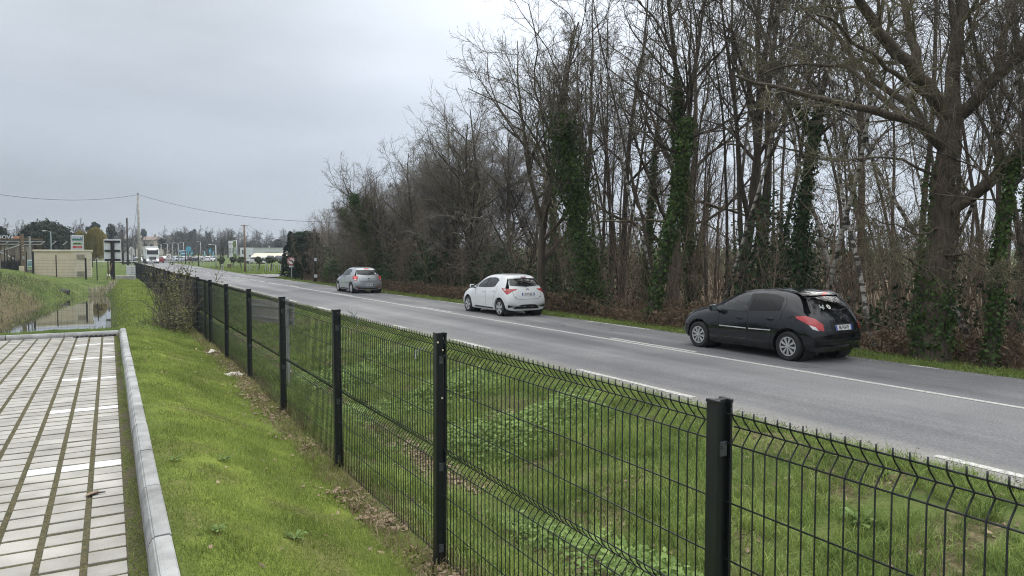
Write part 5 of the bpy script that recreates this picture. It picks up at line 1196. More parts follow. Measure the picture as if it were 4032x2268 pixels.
flat('green_band', 287.5, 328, 942, 946.5, Yt, M['sgreen'], tot, .02, rel, -.08)
flat('small_text_band', 289, 327, 948, 949.4, Yt, M['greypost'], tot, .02, rel, -.08)
o, w_, h_ = flat('logo_strip', 290, 325.5, 955, 963.5, Yt, M['slime'], tot, .02, rel, -.08)
for k in range(5): MB().box((-w_*.36+k*.13, -.014, 0), (.09, .01, h_*.5)).build('character', M['ink'], o)
o, w_, h_ = flat('logo_strip', 290, 325.5, 968.5, 977, Yt, M['sred'], tot, .02, rel, -.08); lettering('Kubota', .17, M['white'], o, Matrix.Translation((.08, -.014, 0)) @ FT)
flat('logo_strip', 290, 325.5, 981.5, 986, Yt, M['ventg'], tot, .02, rel, -.08)
# derelict timber shed with rusty corrugated sheets
M['rusty'] = mat('rusty_sheet', (.30, .265, .215), .85, c2=(.085, .055, .04), scale=1.6, stretch=(2.2, 1, .16), bump=.2, detail=3)
Yr = 84.0; xa, xb = xat(-40, Yr), xat(171, Yr); Dr = DY(60, Yr); zr0 = gz((xa+xb)/2, Yr); ru = tag(empty('derelict_shed', ((xa+xb)/2, Yr, zr0)), 'derelict timber shed clad in rust-streaked sheets at far left', 'shed'); wdr = xb-xa; zR = zy(941, Dr)-zr0
nP = 9; zs = zy(963, Dr)-zr0; wsh = (xat(139, Yr)-xa)
for k in range(nP):
    x_ = -wdr/2+wsh*(k+.5)/nP; MB().box((x_, rnd.uniform(-.02, .02), zs/2), (wsh/nP-.03, .05, zs+rnd.uniform(-.05, .05))).build('sheet', M['rusty'], ru)
for z_, m_ in ((zR, 'wood'), (zR-.22, 'greypost'), (zR-.52, 'greypost'), (zR-.12, 'blackmetal')): MB().box((0 if m_ != 'blackmetal' else -.4, -.12, z_), (wdr, .10, .11)).build('rail', M[m_], ru)
for k in range(7):
    x_ = -wdr/2+.5+k*.95; MB().tube([(x_-.18, -.2, zR-.55), (x_+.18, -.3, zR-.22)], .06, 5).build('rafter_end', M['greypost'], ru)
for x_ in (xat(143, Yr), xat(150, Yr), xat(158, Yr), xat(165, Yr), xat(171, Yr)): MB().box((x_-ru.location.x, .05, zR/2), (.14, .14, zR+.05)).build('stud', M['wood'] if rnd.random() < .5 else M['wooddark'], ru)
for z_ in (zR-.45, zR-.85, zR-1.25): MB().box((xat(155, Yr)-ru.location.x, -.04, z_), (.9, .08, .09)).build('cross_rail', M['wooddark'], ru)
MB().box((wdr*.02, 2.2, zR*.5), (wdr*.98, .2, zR*.96)).build('back_wall', M['wooddark'], ru)
# black hoarding with white letters above the shed
Yn = 88.0; xn = xat(40, Yn); reln = Vector((xn, Yn, gz(xn, Yn))); nv = tag(empty('hoarding', reln), 'black hoarding with white letters NOV above the derelict shed', 'sign')
o, w_, h_ = flat('board', -20, 48, 926, 940, Yn, M['blackmetal'], nv, .08, reln); lettering('NOV', .50, M['white'], o, Matrix.Translation((w_*.07, -.05, -.03)) @ FT, bold=.012)
M['orange'] = mat('orange_panel', (.55, .24, .14), .6); flat('orange_panel', 57, 82, 931, 939, Yn, M['orange'], nv, .08, reln)
o, w_, h_ = flat('thumb_panel', 48, 57, 927, 940, Yn, M['blackmetal'], nv, .08, reln); MB().prism([(-.10, -.12), (.10, -.12), (.10, .03), (.03, .05), (.03, .16), (-.03, .16), (-.04, .03), (-.10, .02)], 0, .02, Matrix.Translation((0, -.045, 0)) @ Matrix(((1, 0, 0, 0), (0, 0, -1, 0), (0, 1, 0, 0), (0, 0, 0, 1)))).build('pictogram', M['white'], o)
for q in (0, 60): flat('leg', q, q+3, 940, 1060, Yn, M['wooddark'], nv, .1, reln)
# tall worn board post, steel post with struts, black gate, cabinet, information board
Yw = 74.0; xw = xat(90, Yw); relw = Vector((xw, Yw, gz(xw, Yw))); bp_ = tag(empty('board_post', relw), 'tall worn wooden board standing before the derelict shed', 'post')
flat('board', 84, 98, 923, 1078, Yw, M['wood'], bp_, .06, relw); flat('black_edge', 81.5, 84, 924, 1060, Yw, M['blackmetal'], bp_, .10, relw)
flat('meter_box', 90, 98, 1008, 1022, Yw, M['greypost'], bp_, .08, relw, -.07)
for k in range(4): flat('step_peg', 92, 96, 967+k*6, 969.5+k*6, Yw, M['white'], bp_, .04, relw, -.06)
Ys = 76.0; xs0 = xat(121, Ys); rels = Vector((xs0, Ys, gz(xs0, Ys))); sp_ = tag(empty('steel_post', rels), 'grey steel post right of the worn wooden board', 'post'); flat('post', 117, 125, 931, 1050, Ys, M['greypost'], sp_, .14, rels)
for nm, (x0, y0, x1, y1), lab in (('brace_pole', (0, 992, 81, 964), 'upper diagonal steel strut reaching the worn wooden board'), ('brace_pole', (0, 990, 60, 1022), 'lower diagonal steel strut behind the black gate'), ):
    d = DY(40, 77.0); MB_ = MB().tube([atd(x0-12, y0+(4 if y1 < y0 else -4), d), atd(x1, y1, d)], .06, 6).build(nm, M['greypost'], None, True); tag(MB_, lab, 'strut')
Yg = 72.0; xg = xat(52, Yg); relg = Vector((xg, Yg, gz(xg, Yg))); gt = tag(empty('black_gate', relg), 'black metal gate with tall posts in front of the shed', 'gate')
for a_, c_, y0 in ((43, 49, 1005), (57, 62, 1005), (30, 36, 1023), (78, 82, 1019)): flat('post', a_, c_, y0, 1072, Yg, M['blackmetal'], gt, .12, relg)
flat('lintel', 43, 62, 1007, 1010, Yg, M['blackmetal'], gt, .1, relg)
for k in range(12): flat('bar', 6+k*6.2, 7+k*6.2, 1024, 1070, Yg, M['blackmetal'], gt, .02, relg)
for y0 in (1026, 1048, 1066): flat('rail', 5, 80, y0, y0+1.5, Yg, M['blackmetal'], gt, .03, relg)
flat('infill', 5, 81, 1029, 1065, Yg+.06, mat('gate_infill', (.03, .034, .04), .6), gt, .01, relg)
Yc = 68.5; xc_ = xat(83, Yc); relc = Vector((xc_, Yc, gz(xc_, Yc))); cb = tag(empty('meter_cabinet', relc), 'small cream cabinet at the foot of the worn board', 'cabinet'); flat('box', 75.5, 95, 1048, 1080, Yc, M['beige_roof'], cb, .3, relc); flat('door', 77, 93, 1051, 1078, Yc-.17, M['beige'], cb, .02, relc)
Yi = 66.0; xi = xat(118, Yi); reli = Vector((xi, Yi, gz(xi, Yi))); ib = tag(empty('information_board', reli), 'framed blue picture board left of the beige hut', 'sign')
flat('panel', 108, 128, 1023, 1061, Yi, M['white'], ib, .05, reli)
M['picture'] = mat('printed_picture', (.10, .24, .30), .5, c2=(.30, .36, .34), scale=2.2)
flat('picture', 110, 127, 1027, 1047, Yi, M['picture'], ib, .02, reli, -.03); flat('caption', 110, 127, 1050, 1058, Yi, M['slime'], ib, .02, reli, -.03)
for a_ in (104, 128.5): flat('post', a_, a_+4, 1022, 1085, Yi, M['blackmetal'], ib, .09, reli)
# grey slatted cabinet, kerb block, round sign, marker post at the end of the fence
Yk = 66; xk = xat(515, Yk); relk = Vector((xk, Yk, gz(xk, Yk))); kb = tag(empty('slatted_cabinet', relk), 'pale grey slatted cabinet beside the far end of the fence', 'cabinet')
flat('carcass', 498, 533, 1046, 1098, Yk, M['zinc'], kb, .4, relk)
for k in range(7): flat('slat', 497.5, 533.5, 1047+k*7, 1052.5+k*7, Yk-.21, M['white'], kb, .02, relk)
Yo = 58.5; q_ = gp(492, 52); tag(MB().box((q_[0], q_[1], q_[2]+.08), (1.25, .5, .42), bev=.03).build('concrete_block', M['conc']), 'low pale concrete block under the billboard', 'block')
Ym = 60.0; xm = xat(520, Ym); relm = Vector((xm, Ym, gz(xm, Ym))); rs = tag(empty('round_sign', relm), 'grey round road sign seen edge-on left of the fence end', 'road sign'); d = DY(520, Ym)
MB().tube([(0, 0, 0), (0, 0, zy(978, d)-relm.z)], .035, 8).build('post', M['zinc'], rs); ds = MB().lathe([(0, -.02), (.30, -.02), (.31, 0), (.30, .02), (0, .02)], 24, 'Y').build('disc', M['zinc'], rs); ds.location = (0, .05, zy(988, d)-relm.z); ds.rotation_euler = (0, 0, R_(55))
ds2 = MB().box((0, 0, 0), (.3, .02, .14)).build('plate', M['zinc'], rs); ds2.location = (0, .05, zy(1003, d)-relm.z); ds2.rotation_euler = (0, 0, R_(55))
p = gp(526, 78); mk_ = tag(empty('marker_post', p), 'white leaning marker post left of the truck', 'post'); MB().box((0, 0, .4), (.12, .08, .9), bev=.02).build('post', M['white'], mk_); MB().box((0, -.002, .55), (.124, .085, .14)).build('black_band', M['blackmetal'], mk_); mk_.rotation_euler = (0, -.25, 0)
# poles and wires
def pole(px, D, ytop, r0, r1, mk, label, name='utility_pole', base=None, cross=False):
    p = Vector(gp(px, D) if base is None else base); zt_ = zy(ytop, D, px)-p.z; r = empty(name, p)
    MB().tube([(0, 0, -.3), (0, 0, zt_*.5), (0, 0, zt_)], [r0, (r0+r1)/2, r1], 10).build('shaft', M[mk], r, True)
    if cross: MB().box((0, 0, zt_-.12), (.9, .07, .07)).build('crossarm', M[mk], r)
    tag(r, label, 'pole'); return Vector((p.x, p.y, p.z+zt_)), r
tipC, pc_ = pole(549, 78, 767, .17, .105, 'conc', 'tall tapering concrete utility pole left of the truck')
MB().box((0, 0, tipC.z-pc_.location.z+.08), (.10, .10, .22)).build('bracket', M['blackmetal'], pc_)
tipD, _p = pole(503, 125, 858, .17, .13, 'wooddark', 'dark wooden pole left of the concrete pole')
tip2, _p = pole(484, 140, 905, .20, .16, 'wooddark', 'shorter thick dark pole behind the billboard'); MB().tube([(0, 0, tip2.z-_p.location.z), (0, 0, tip2.z-_p.location.z-.5)], [.26, .16], 8).build('pole_head', M['wooddark'], _p)
tipW, _p = pole(964, 88, 885, .14, .10, 'wood', 'brown wooden pole in front of the white warehouse', cross=True)
tipE, _p = pole(1240, 60, 905, .12, .09, 'wooddark', 'wooden pole with meter boxes beside the dark hedge', base=onground(1240, 15.2)); 
for zz_, s_ in ((1.9, .16), (.55, .22)): MB().box((.02, -.16, zz_), (s_, .12, .26)).build('meter_box', M['white'], _p)
pole(781, 128, 962, .12, .09, 'wooddark', 'dark pole in the verge left of the roundabout sign'); pole(730, 150, 967, .11, .08, 'wooddark', 'dark pole beside the turquoise dealer flags', cross=True)
M['cable'] = mat('cable', (.02, .02, .022), .6)
def cable(a, c, sag, label, r=.018, n=14):
    a, c = Vector(a), Vector(c); pts = [a.lerp(c, k/n)-Vector((0, 0, 4*sag*(k/n)*(1-k/n))) for k in range(n+1)]
    return tag(MB().tube(pts, r, 5).build('overhead_cable', M['cable'], None, True), label, 'cable')
cable(tipC, atd(-60, 757, 58), .62, 'overhead cable running left from the concrete pole', .017)
cable(tipC, tipE+Vector((3.5, -6, .4)), .9, 'overhead cable running right from the concrete pole to the wood', .016)
cable(tipC, tipD+Vector((.1, 0, -.1)), 3.4, 'slack cable looping between concrete and dark poles', .016)
cable(tipW, tipE, 1.6, 'lower cable from the brown pole to the hedge pole', .012); cable(tipW+Vector((.4, 0, .1)), tipE+Vector((0, 0, .5)), 1.4, 'upper cable from the brown pole to the hedge pole', .010)
cable(tipW, gp(900, 150)[:2]+(5.2,), .6, 'thin cable running left from the brown pole', .012)
# street lamps
def lamp(px, D, ytop, arm, label, mk='zinc', base=None):
    p = Vector(gp(px, D)); zt_ = zy(ytop, D, px)-p.z; r = empty('street_lamp', p); rv = _R*arm
    MB().tube([(0, 0, -.2), (0, 0, zt_)], [.10, .06], 8).build('column', M[mk], r, True)
    MB().tube([(0, 0, zt_-.02), (rv.x*.6, rv.y*.6, zt_+.10), (rv.x, rv.y, zt_+.12)], .04, 6).build('arm', M[mk], r, True)
    MB().box((rv.x*1.15, rv.y*1.15, zt_+.10), (.5, .22, .12), bev=.03).build('lamp_head', M['whiteoff'], r); return tag(r, label, 'street lamp')
M['lampgreen'] = mat('lamp_green_grey', (.16, .21, .20), .6)
lamp(202, 98, 912, -.75, 'green-grey street lamp in front of the big dark pine', 'lampgreen'); lamp(850, 103, 965, -.7, 'grey street lamp in the right verge near the flags', 'zinc')
for q, D, yt, lab in ((702, 170, 958, 'street lamp left of the turquoise flags'), (723, 220, 955, 'street lamp above the turquoise dealer sign'), (790, 230, 953, 'street lamp above the parked cars'), (635, 190, 962, 'slim street lamp right of the truck'), (660, 230, 960, 'street lamp behind the white roundabout sign'), (679, 250, 958, 'farther street lamp beside the roundabout sign')): lamp(q, D, yt, -.8, lab)
# pond edge: culvert pipe, scrub, reeds
M['pipe'] = mat('black_pipe', (.02, .02, .022), .5)
pp = atd(258, 1156, 43.5); g = MB(); 
prof = []
for k in range(14): prof += [(.20 if k % 2 else .185, -1.1+k*.1)]
g.lathe(prof, 18, 'X'); g.lathe([(.165, -.3), (.17, .2), (.20, .2)], 18, 'X'); o = g.build('culvert_pipe', M['pipe'], None, True); o.location = (pp.x, pp.y, -.12); o.rotation_euler = (0, .06, R_(-8)); tag(o, 'black corrugated culvert pipe jutting over the pond', 'pipe')
rng = np.random.default_rng(404)
def scat(n, f):
    s = rng.uniform(*f[0], n); L = rng.uniform(*f[1], n); X = s*SA+L*CA; Y = s*CA-L*SA; return s, L, X, Y
s, L, X, Y = scat(5500, ((20, 52), (-6, -.2))); Z = H(X, Y, False); k = (Z > WATER-.05) & ((L < -1.0) | (s > 44)) & (vnoise(X*.8, Y*.5, 3) > .10) & (Y < 56-0*X); X, Y, Z = X[k], Y[k], Z[k]; n = len(X)
p = np.stack([X, Y, Z-.02], 1); d = rng.normal(size=(n, 3))*.45; d[:, 2] = 1; pts = [p]
for q in range(3): d = d+rng.normal(size=d.shape)*.25; d[:, 2] -= .1; dn = d/np.linalg.norm(d, axis=1, keepdims=True); p = p+dn*rng.uniform(.04, .15, n)[:, None]; pts.append(p)
M['scrub'] = mat('dry_scrub', (.17, .165, .085), .9, c2=(.075, .09, .04), scale=1.4)
tag(link('pond_scrub', npmesh('pond_scrub', *tubes(np.stack(pts, 1), np.full((n, 4), .007)*np.array([1.2, 1, .8, .5])[None], 3)), None, M['scrub']), 'dry brown scrub on the banks of the pond', kind='stuff')
s, L, X, Y = scat(160, ((52.5, 54.5), (-1.2, .3))); Z = np.maximum(H(X, Y, False), WATER); n = len(X); p = np.stack([X, Y, Z], 1); d = rng.normal(size=(n, 3))*.2; d[:, 2] = 1; P = np.stack([p, p+d*.25, p+d*.5+rng.normal(size=(n, 3))*.05], 1)
tag(link('reeds', npmesh('reeds', *tubes(P, np.full((n, 3), .012), 3)), None, mat('pale_reeds', (.42, .38, .28), .9)), 'pale dry reeds at the far edge of the pond', kind='stuff')
# leafy spring shrub growing through the fence
M['spring'] = leafmat('spring_leaf', (.075, .075, .032), (.24, .24, .11), trans=.2, scale=4)
def shrub_at(s, L, name, label, rad, n, seed, size=.05):
    X, Y, _z = FP(s, L); return bush(name, (X, Y, gz(X, Y)), rad, n, size, 'spring', label, seed, None, 'shrub', 16, 'twig')
sh_ = shrub_at(20.3, 1.45, 'spring_shrub', 'budding olive-leaved shrub growing against the mesh fence', (.42, 1.4, 1.35), 2300, 51, .06)
rr = np.random.default_rng(52); P = np.stack([path((rr.normal()*.3, rr.uniform(-1.2, .9), .3), (rr.normal()*.2, rr.normal()*.2-.1, 1), rr.uniform(1.1, 1.75), 7, .09, 0, rr) for k in range(26)]); Rr = np.full((26, 7), .010)*np.linspace(1.2, .4, 7)
A1, B1 = kids(P, Rr, 9, .2, 1, (.4, 1.0), .25, 4, .15, .03, .6, rr, .004); lv = A1[:, 1:].reshape(-1, 3); lv = lv[::2]
link('shoot', npmesh('shoot', *merge([tubes(P, Rr, 4), tubes(A1, B1, 3)])), sh_, M['twig']); link('shoot_leaves', npmesh('shoot_leaves', *leaf_quads(lv, rr.normal(size=lv.shape), .06, rr)), sh_, M['spring'])
shrub_at(19.3, 1.2, 'dry_shrub', 'low twiggy dry shrub at the foot of the fence', (.7, 1.2, .7), 500, 53, .04)

# ================================================================== RIGHT VERGE AND DISTANCE
# no-left-turn sign
bx_ = atz(1148.5, 1094.4, .02); d = 63.8; sgn = tag(empty('no_left_turn_sign', (bx_.x, bx_.y, gz(bx_.x, bx_.y))), 'round red-ringed no-left-turn sign at the wood\'s left end', 'road sign'); zc0 = zy(1029, d)-sgn.location.z
M['ring'] = mat('sign_ring_red', (.36, .02, .025), .45); M['sface'] = mat('sign_face', (.70, .68, .66), .45)
sgn.rotation_euler = (0, 0, R_(-12))
MB().box((0, .05, zc0/2+.1), (.07, .05, zc0+.5)).build('post', M['zinc'], sgn)
disc = MB().lathe([(0, 0), (.385, 0), (.385, .02), (0, .02)], 36, 'Y').build('disc', M['sface'], sgn); disc.location = (0, 0, zc0)
MB().lathe([(.285, -.006), (.370, -.006), (.370, 0), (.285, 0)], 36, 'Y').build('ring', M['ring'], disc)
arrow = [(.07, -.20), (.13, -.20), (.13, .02), (.06, .10), (-.10, .10), (-.10, .16), (-.22, .07), (-.10, -.02), (-.10, .04), (.03, .04), (.07, 0)]
MB().prism(arrow, .0, .005, Matrix.Translation((0, -.003, 0)) @ FT).build('arrow', M['blackmetal'], disc)
bm_ = MB().box((0, -.007, 0), (.60, .006, .06)).build('bar', M['ring'], disc); bm_.rotation_euler = (0, R_(45), 0)
MB().box((0, 0, zc0-.50), (.44, .02, .15)).build('plate', M['sface'], sgn); MB().box((0, -.012, zc0-.50), (.30, .006, .03)).build('plate_text', M['greypost'], sgn)
# dark conifer hedge
rng = np.random.default_rng(8); hx, hy, hz_ = onground(1195, 16.9); hedge = tag(empty('conifer_hedge', (hx, hy, hz_)), 'tall dark green conifer hedge at the wood\'s left end', 'hedge')
n = 15000; cc = rng.uniform(-1, 1, (n, 3)); f_ = rng.integers(0, 3, n); sg_ = np.sign(rng.normal(size=n))
for k in range(3): cc[f_ == k, k] = sg_[f_ == k]*(1-np.abs(rng.normal(size=(f_ == k).sum()))*.08)
cc[:, 2] = np.abs(cc[:, 2]); lump = 1+.16*(vnoise(cc[:, 0]*3+cc[:, 1]*2+5, cc[:, 2]*6, 5)-.5)*2
top = 4.1+.5*vnoise(cc[:, 0]*2+9, cc[:, 1]*2, 3)
c = np.stack([cc[:, 0]*1.5*lump*(1-.28*cc[:, 2]), cc[:, 1]*2.4*lump*(1-.2*cc[:, 2]), cc[:, 2]*top], 1)
V, Q = leaf_quads(c, cc/np.linalg.norm(cc, axis=1, keepdims=True), .26, rng, .45); M['conifer'] = leafmat('dark_conifer', (.003, .009, .005), (.016, .040, .014), trans=.05, scale=2)
link('foliage', npmesh('foliage', V, Q), hedge, M['conifer']); MB().box((0, 0, 1.6), (1.7, 3.2, 3.2)).build('inner_branches', M['conifer'], hedge)
# small trees, stakes, boxes in the field
M['olive'] = leafmat('olive_leaf', (.030, .042, .018), (.10, .115, .060), trans=.1)
def crown_tree(px, D, wpx, ytop, ybot, mk, label, seed, n=1400, size=.22, name='small_tree', group=None, bark='wooddark', flat_=1.0, cat='tree'):
    x, y, z = gp(px, D); zt_, zb_ = zy(ytop, D, px)-z, zy(ybot, D, px)-z; rw_ = wpx*D/FPX/2; r = empty(name, (x, y, z)); rng = np.random.default_rng(seed)
    ncl = 26 if n < 10000 else 70; cen = rng.normal(size=(ncl, 3)); cen /= np.linalg.norm(cen, axis=1, keepdims=True); cen *= rng.uniform(.35, .85, (ncl, 1)); ci = rng.integers(0, ncl, n)
    q = rng.normal(size=(n, 3)); q /= np.linalg.norm(q, axis=1, keepdims=True); c0 = cen[ci]+q*(.30*rng.uniform(.3, 1, (n, 1))**.5)
    c = c0*np.array([rw_, rw_, (zt_-zb_)/2])+np.array([0, 0, (zt_+zb_)/2])
    link('crown', npmesh('crown', *leaf_quads(c, q, size, rng)), r, M[mk])
    pts = path((0, 0, -.2), (.05, .05, 1), (zt_+zb_)/2+.2, 6, .1, 0, rng)[None]; R0 = np.linspace(.05+.02*zt_, .03, 6)[None]; A, B = kids(pts, R0, 7, .4, 1, (.5, 1.1), .5, 5, .15, .05, .6, rng, .012)
    link('trunk', npmesh('trunk', *merge([tubes(pts, R0, 7), tubes(A, B, 4)]), smooth=True), r, M[bark]); return tag(r, label, cat, group)
for k, (q, D, wp_, yt, yb, lab) in enumerate(((872, 108, 34, 1008, 1038, 'rounded grey-green small tree behind the street lamp'), (950, 104, 44, 1012, 1036, 'low olive-like tree between the flags and the brown pole'), (1018, 96, 46, 1012, 1034, 'spreading small tree in the field before the warehouse canopy'), (1066, 92, 52, 1012, 1036, 'wide low tree left of the no-left-turn sign'), (1112, 90, 36, 1022, 1040, 'small low tree nearest the no-left-turn sign'), (915, 112, 26, 1012, 1034, 'small tree under the white banners'))):
    crown_tree(q, D, wp_, yt, yb, 'olive', lab, 300+k)
g_st = 'wooden stakes in the roadside field'
for k, q in enumerate((1045, 1052, 1060, 1071, 1080, 1096, 1104, 1118, 1128, 1140, 1010, 975, 981, 988, 870, 878)):
    x, y, z = gp(q, 88+(k*7) % 14); tag(MB().box((x, y, z+.45), (.07, .07, 1.1), .2).build('stake', M['greypost']), 'grey wooden stake in the roadside field', 'stake', g_st)
x, y, z = gp(1059, 84); y0_ = tag(empty('gas_marker', (x, y, z)), 'slim post with a yellow cap in the field grass', 'post'); MB().tube([(0, 0, -.1), (0, 0, .75)], .03, 6).build('stem', M['greypost'], y0_); MB().box((0, 0, .85), (.10, .10, .30), bev=.02).build('cap', mat('pale_yellow', (.62, .62, .30), .5), y0_)
x, y, z = gp(902, 112); bxx = tag(empty('compost_crate', (x, y, z)), 'brown slatted crate at the foot of the banners', 'crate')
for k in range(5): MB().box((-.24+k*.12, -.2, .3), (.10, .03, .62)).build('slat', M['wood'], bxx)
MB().box((0, 0, .3), (.55, .35, .58)).build('core', M['wooddark'], bxx)
# banners
M['bgreen'] = mat('banner_green', (.13, .22, .06), .7, var=.08); M['bwhite'] = mat('banner_white', (.70, .70, .74), .7, var=.04); M['gold'] = mat('emblem_gold', (.30, .24, .12), .6); M['bgrey'] = mat('banner_text', (.22, .22, .24), .7)
def banner(px, D, y0, y1, wpx, mk, label, tm, armleft, seed):
    x, y, z = gp(px, D); zt_ = zy(y0, D, px)-z; zb_ = zy(y1, D, px)-z; wb = wpx*D/FPX; r = empty('banner_flag', (x, y, z)); a = math.atan2(_R.y, _R.x); r.rotation_euler = (0, 0, a)
    MB().tube([(0, 0, -.2), (0, 0, zt_+.12)], .05, 8).build('pole', M['white'], r, True); MB().tube([(0, 0, zt_+.06), (-wb*1.25, 0, zt_+.08)], .03, 6).build('arm', M['white'], r)
    nu, nv = 5, 14; vs = []; rg = random.Random(seed)
    for j in range(nv):
        for i in range(nu):
            u = i/(nu-1); v = j/(nv-1); vs.append((-.08-wb*(1-u)+.12*v*(1 if armleft else .2), .05*math.sin(4*v+3*u+seed), zt_+(zb_-zt_)*v-.18*v*u*(1 if v > .9 else .3)))
    me = MB().add(vs, [(j*nu+i, j*nu+i+1, (j+1)*nu+i+1, (j+1)*nu+i) for j in range(nv-1) for i in range(nu-1)]); cl = me.build('cloth', M[mk], r, True)
    sm = cl.modifiers.new('t', 'SOLIDIFY'); sm.thickness = .01
    e = MB().lathe([(0, -.02), (wb*.30, -.02), (wb*.22, .02), (0, .03)], 10, 'Y').build('emblem', M['gold'], cl); e.location = (-.02-wb*.5, -.09, zt_-wb*.8); e.scale = (1, 1, .8)
    lettering('bréal', wb*.95, M[tm], cl, Matrix.Translation((-.02-wb*.42, -.09, (zt_+zb_)/2-.1)) @ FT @ Matrix.Rotation(R_(-90), 4, 'Z'), bold=.01); return tag(r, label, 'flag', 'tall banner flags by the brown pole')
banner(933, 113, 949, 1020, 13, 'bgreen', 'green banner flag with white lettering, rightmost of the banners', 'white', False, 1)
banner(923, 116, 951, 1018, 10, 'bwhite', 'white banner flag next to the green one', 'bgrey', True, 2); banner(913, 118, 951, 1018, 11, 'bwhite', 'leftmost white banner flag of the trio', 'bgrey', True, 3)
# turquoise dealer flags and totem
M['turq'] = mat('turquoise', (.05, .30, .42), .6, var=.1)
def tflag(px, D, y0, y1, wpx, yb, label, tilt=0.0):
    x, y, z = gp(px, D); wb = wpx*D/FPX; r = empty('dealer_flag', (x, y, z)); r.rotation_euler = (0, 0, math.atan2(_R.y, _R.x)); zt_, zb_ = zy(y0, D)-z, zy(y1, D)-z
    MB().tube([(0, 0, -.2), (0, 0, zt_)], .05, 6).build('pole', M['zinc'], r); c = MB().box((0, -.08, 0), (wb, .03, zt_-zb_), bev=.008).build('cloth', M['turq'], r); c.location = (0, 0, (zt_+zb_)/2); c.rotation_euler = (0, tilt, 0)
    if tilt == 0: MB().lathe([(0, -.11), (wb*.24, -.11), (wb*.24, -.10), (0, -.1)], 16, 'Y').build('emblem', M['white'], c)
    else: MB().box((0, -.105, 0), (wb*.3, .02, (zt_-zb_)*.9)).build('stripe', M['white'], c)
    return tag(r, label, 'flag', 'turquoise dealer flags')
tflag(828, 118, 978, 998, 10, 1052, 'turquoise flag with white disc on a dark pole'); tflag(840, 210, 988, 1009, 8, 1030, 'turquoise striped flag right of the disc flag', .05); tflag(806, 215, 988, 1007, 7, 1030, 'turquoise striped flag left of the disc flag', -.1)
tflag(756, 215, 989, 1008, 9, 1030, 'grey-blue flag with white disc above the parked cars'); tflag(711, 205, 984, 1004, 8, 1030, 'leaning turquoise striped flag beside the dealer totem', -.22)
x, y, z = gp(726, 210); tt = tag(empty('dealer_totem', (x, y, z)), 'turquoise and black dealer totem behind the lamp', 'sign'); tt.rotation_euler = (0, 0, math.atan2(_R.y, _R.x)); zt_ = zy(984, 210)-z
for k in range(5): MB().box((-.3, 0, zt_-.25-k*.42), (1.9, .3, .30)).build('panel', M['turq' if k % 2 else 'white'], tt)
MB().box((-.3, .1, zt_/2), (1.6, .2, zt_)).build('core', M['blackmetal'], tt)
hd = MB().lathe([(0, -.1), (.8, -.1), (.8, .1), (0, .1)], 20, 'Y').build('round_head', M['turq'], tt); hd.location = (1.2, 0, zt_+.25); MB().box((1.2, 0, zt_/2), (.25, .2, zt_)).build('mast', M['turq'], tt)
def board_sign(px, D, x0, x1, y0, y1, label):
    x, y, z = gp(px, D); r = empty('roundabout_sign', (x, y, z)); r.rotation_euler = (0, 0, math.atan2(_R.y, _R.x)); wb = (x1-x0)*D/FPX; zt_, zb_ = zy(y0, D)-z, zy(y1, D)-z
    MB().box((0, 0, (zt_+zb_)/2), (wb, .05, zt_-zb_), bev=.01).build('board', M['sface'], r)
    g = MB()
    for k in range(20):
        a0, a1 = k/20*5.2, (k+1)/20*5.2; g.add([(.30*q*math.cos(a), -.04, (zt_+zb_)/2-.1+.22*q*math.sin(a)) for q in (.75, 1.2) for a in (a0, a1)], [(0, 1, 3, 2)])
    g.build('roundabout_symbol', M['blackmetal'], r); MB().box((.1, -.035, zt_-.3), (.10, .02, .45)).build('branch_symbol', M['blackmetal'], r)
    for sx_ in (-.3, .3): MB().box((wb*sx_, .05, zb_/2), (.08, .08, zb_+.3)).build('post', M['zinc'], r)
    return tag(r, label, 'road sign', 'white roundabout signs')
board_sign(664, 165, 655, 674, 1000, 1018, 'white roundabout sign right of the truck'); board_sign(794, 130, 785, 804, 1013, 1028, 'white roundabout sign in the verge before the parked cars')
# warehouse with canopy
x, y, z = gp(1043, 262); wh_ = tag(empty('warehouse', (x, y, z)), 'low white warehouse with grey panels behind the field', 'building'); wh_.rotation_euler = (0, 0, math.atan2(_R.y, _R.x)); ww = 195*262/FPX; ht = zy(976, 262)-z
M['clad'] = mat('white_cladding', (.56, .57, .57), .6, var=.05); M['pinkwall'] = mat('pink_wall', (.42, .30, .27), .8)
MB().box((0, 6, ht/2), (ww, 12, ht)).build('wall', M['clad'], wh_); MB().box((-ww*.36, -.1, ht/2+.05), (ww*.26, .3, ht)).build('office_block', M['white'], wh_); MB().box((0, 6, ht+.06), (ww+.3, 12.3, .14)).build('roof_edge', M['greypost'], wh_)
for x0, zz, a, c in ((-ww*.44, ht*.62, .55, 1.5), (-ww*.30, ht*.25, .6, .5)): w1 = MB().box((x0, -.27, zz), (a, .04, c)).build('window', M['glass_dark'], wh_)
MB().box((ww*.15, -.05, ht*.60), (5.2, .1, .25)).build('lintel', M['greypost'], wh_); MB().box((ww*.40, 3, ht+.4), (1.2, 1.2, .9)).build('roof_unit', M['zinc'], wh_); MB().tube([(ww*.05, 2, ht), (ww*.05, 2, ht+.8)], .25, 8).build('roof_cowl', M['zinc'], wh_)
MB().box((ww*.49, 2.5, ht*.28), (1.6, 3, ht*.56)).build('annexe', M['pinkwall'], wh_)
x, y, z = gp(1072, 240); cn = tag(empty('canopy', (x, y, z)), 'cream corrugated canopy roof in front of the warehouse', 'canopy'); cn.rotation_euler = (0, 0, math.atan2(_R.y, _R.x)); cw = 155*240/FPX; z1_, z0_ = zy(996, 240)-z, zy(1013, 240)-z
M['canopy'] = mat('canopy_sheet', (.62, .58, .47), .7, c2=(.50, .45, .34), scale=1.5)
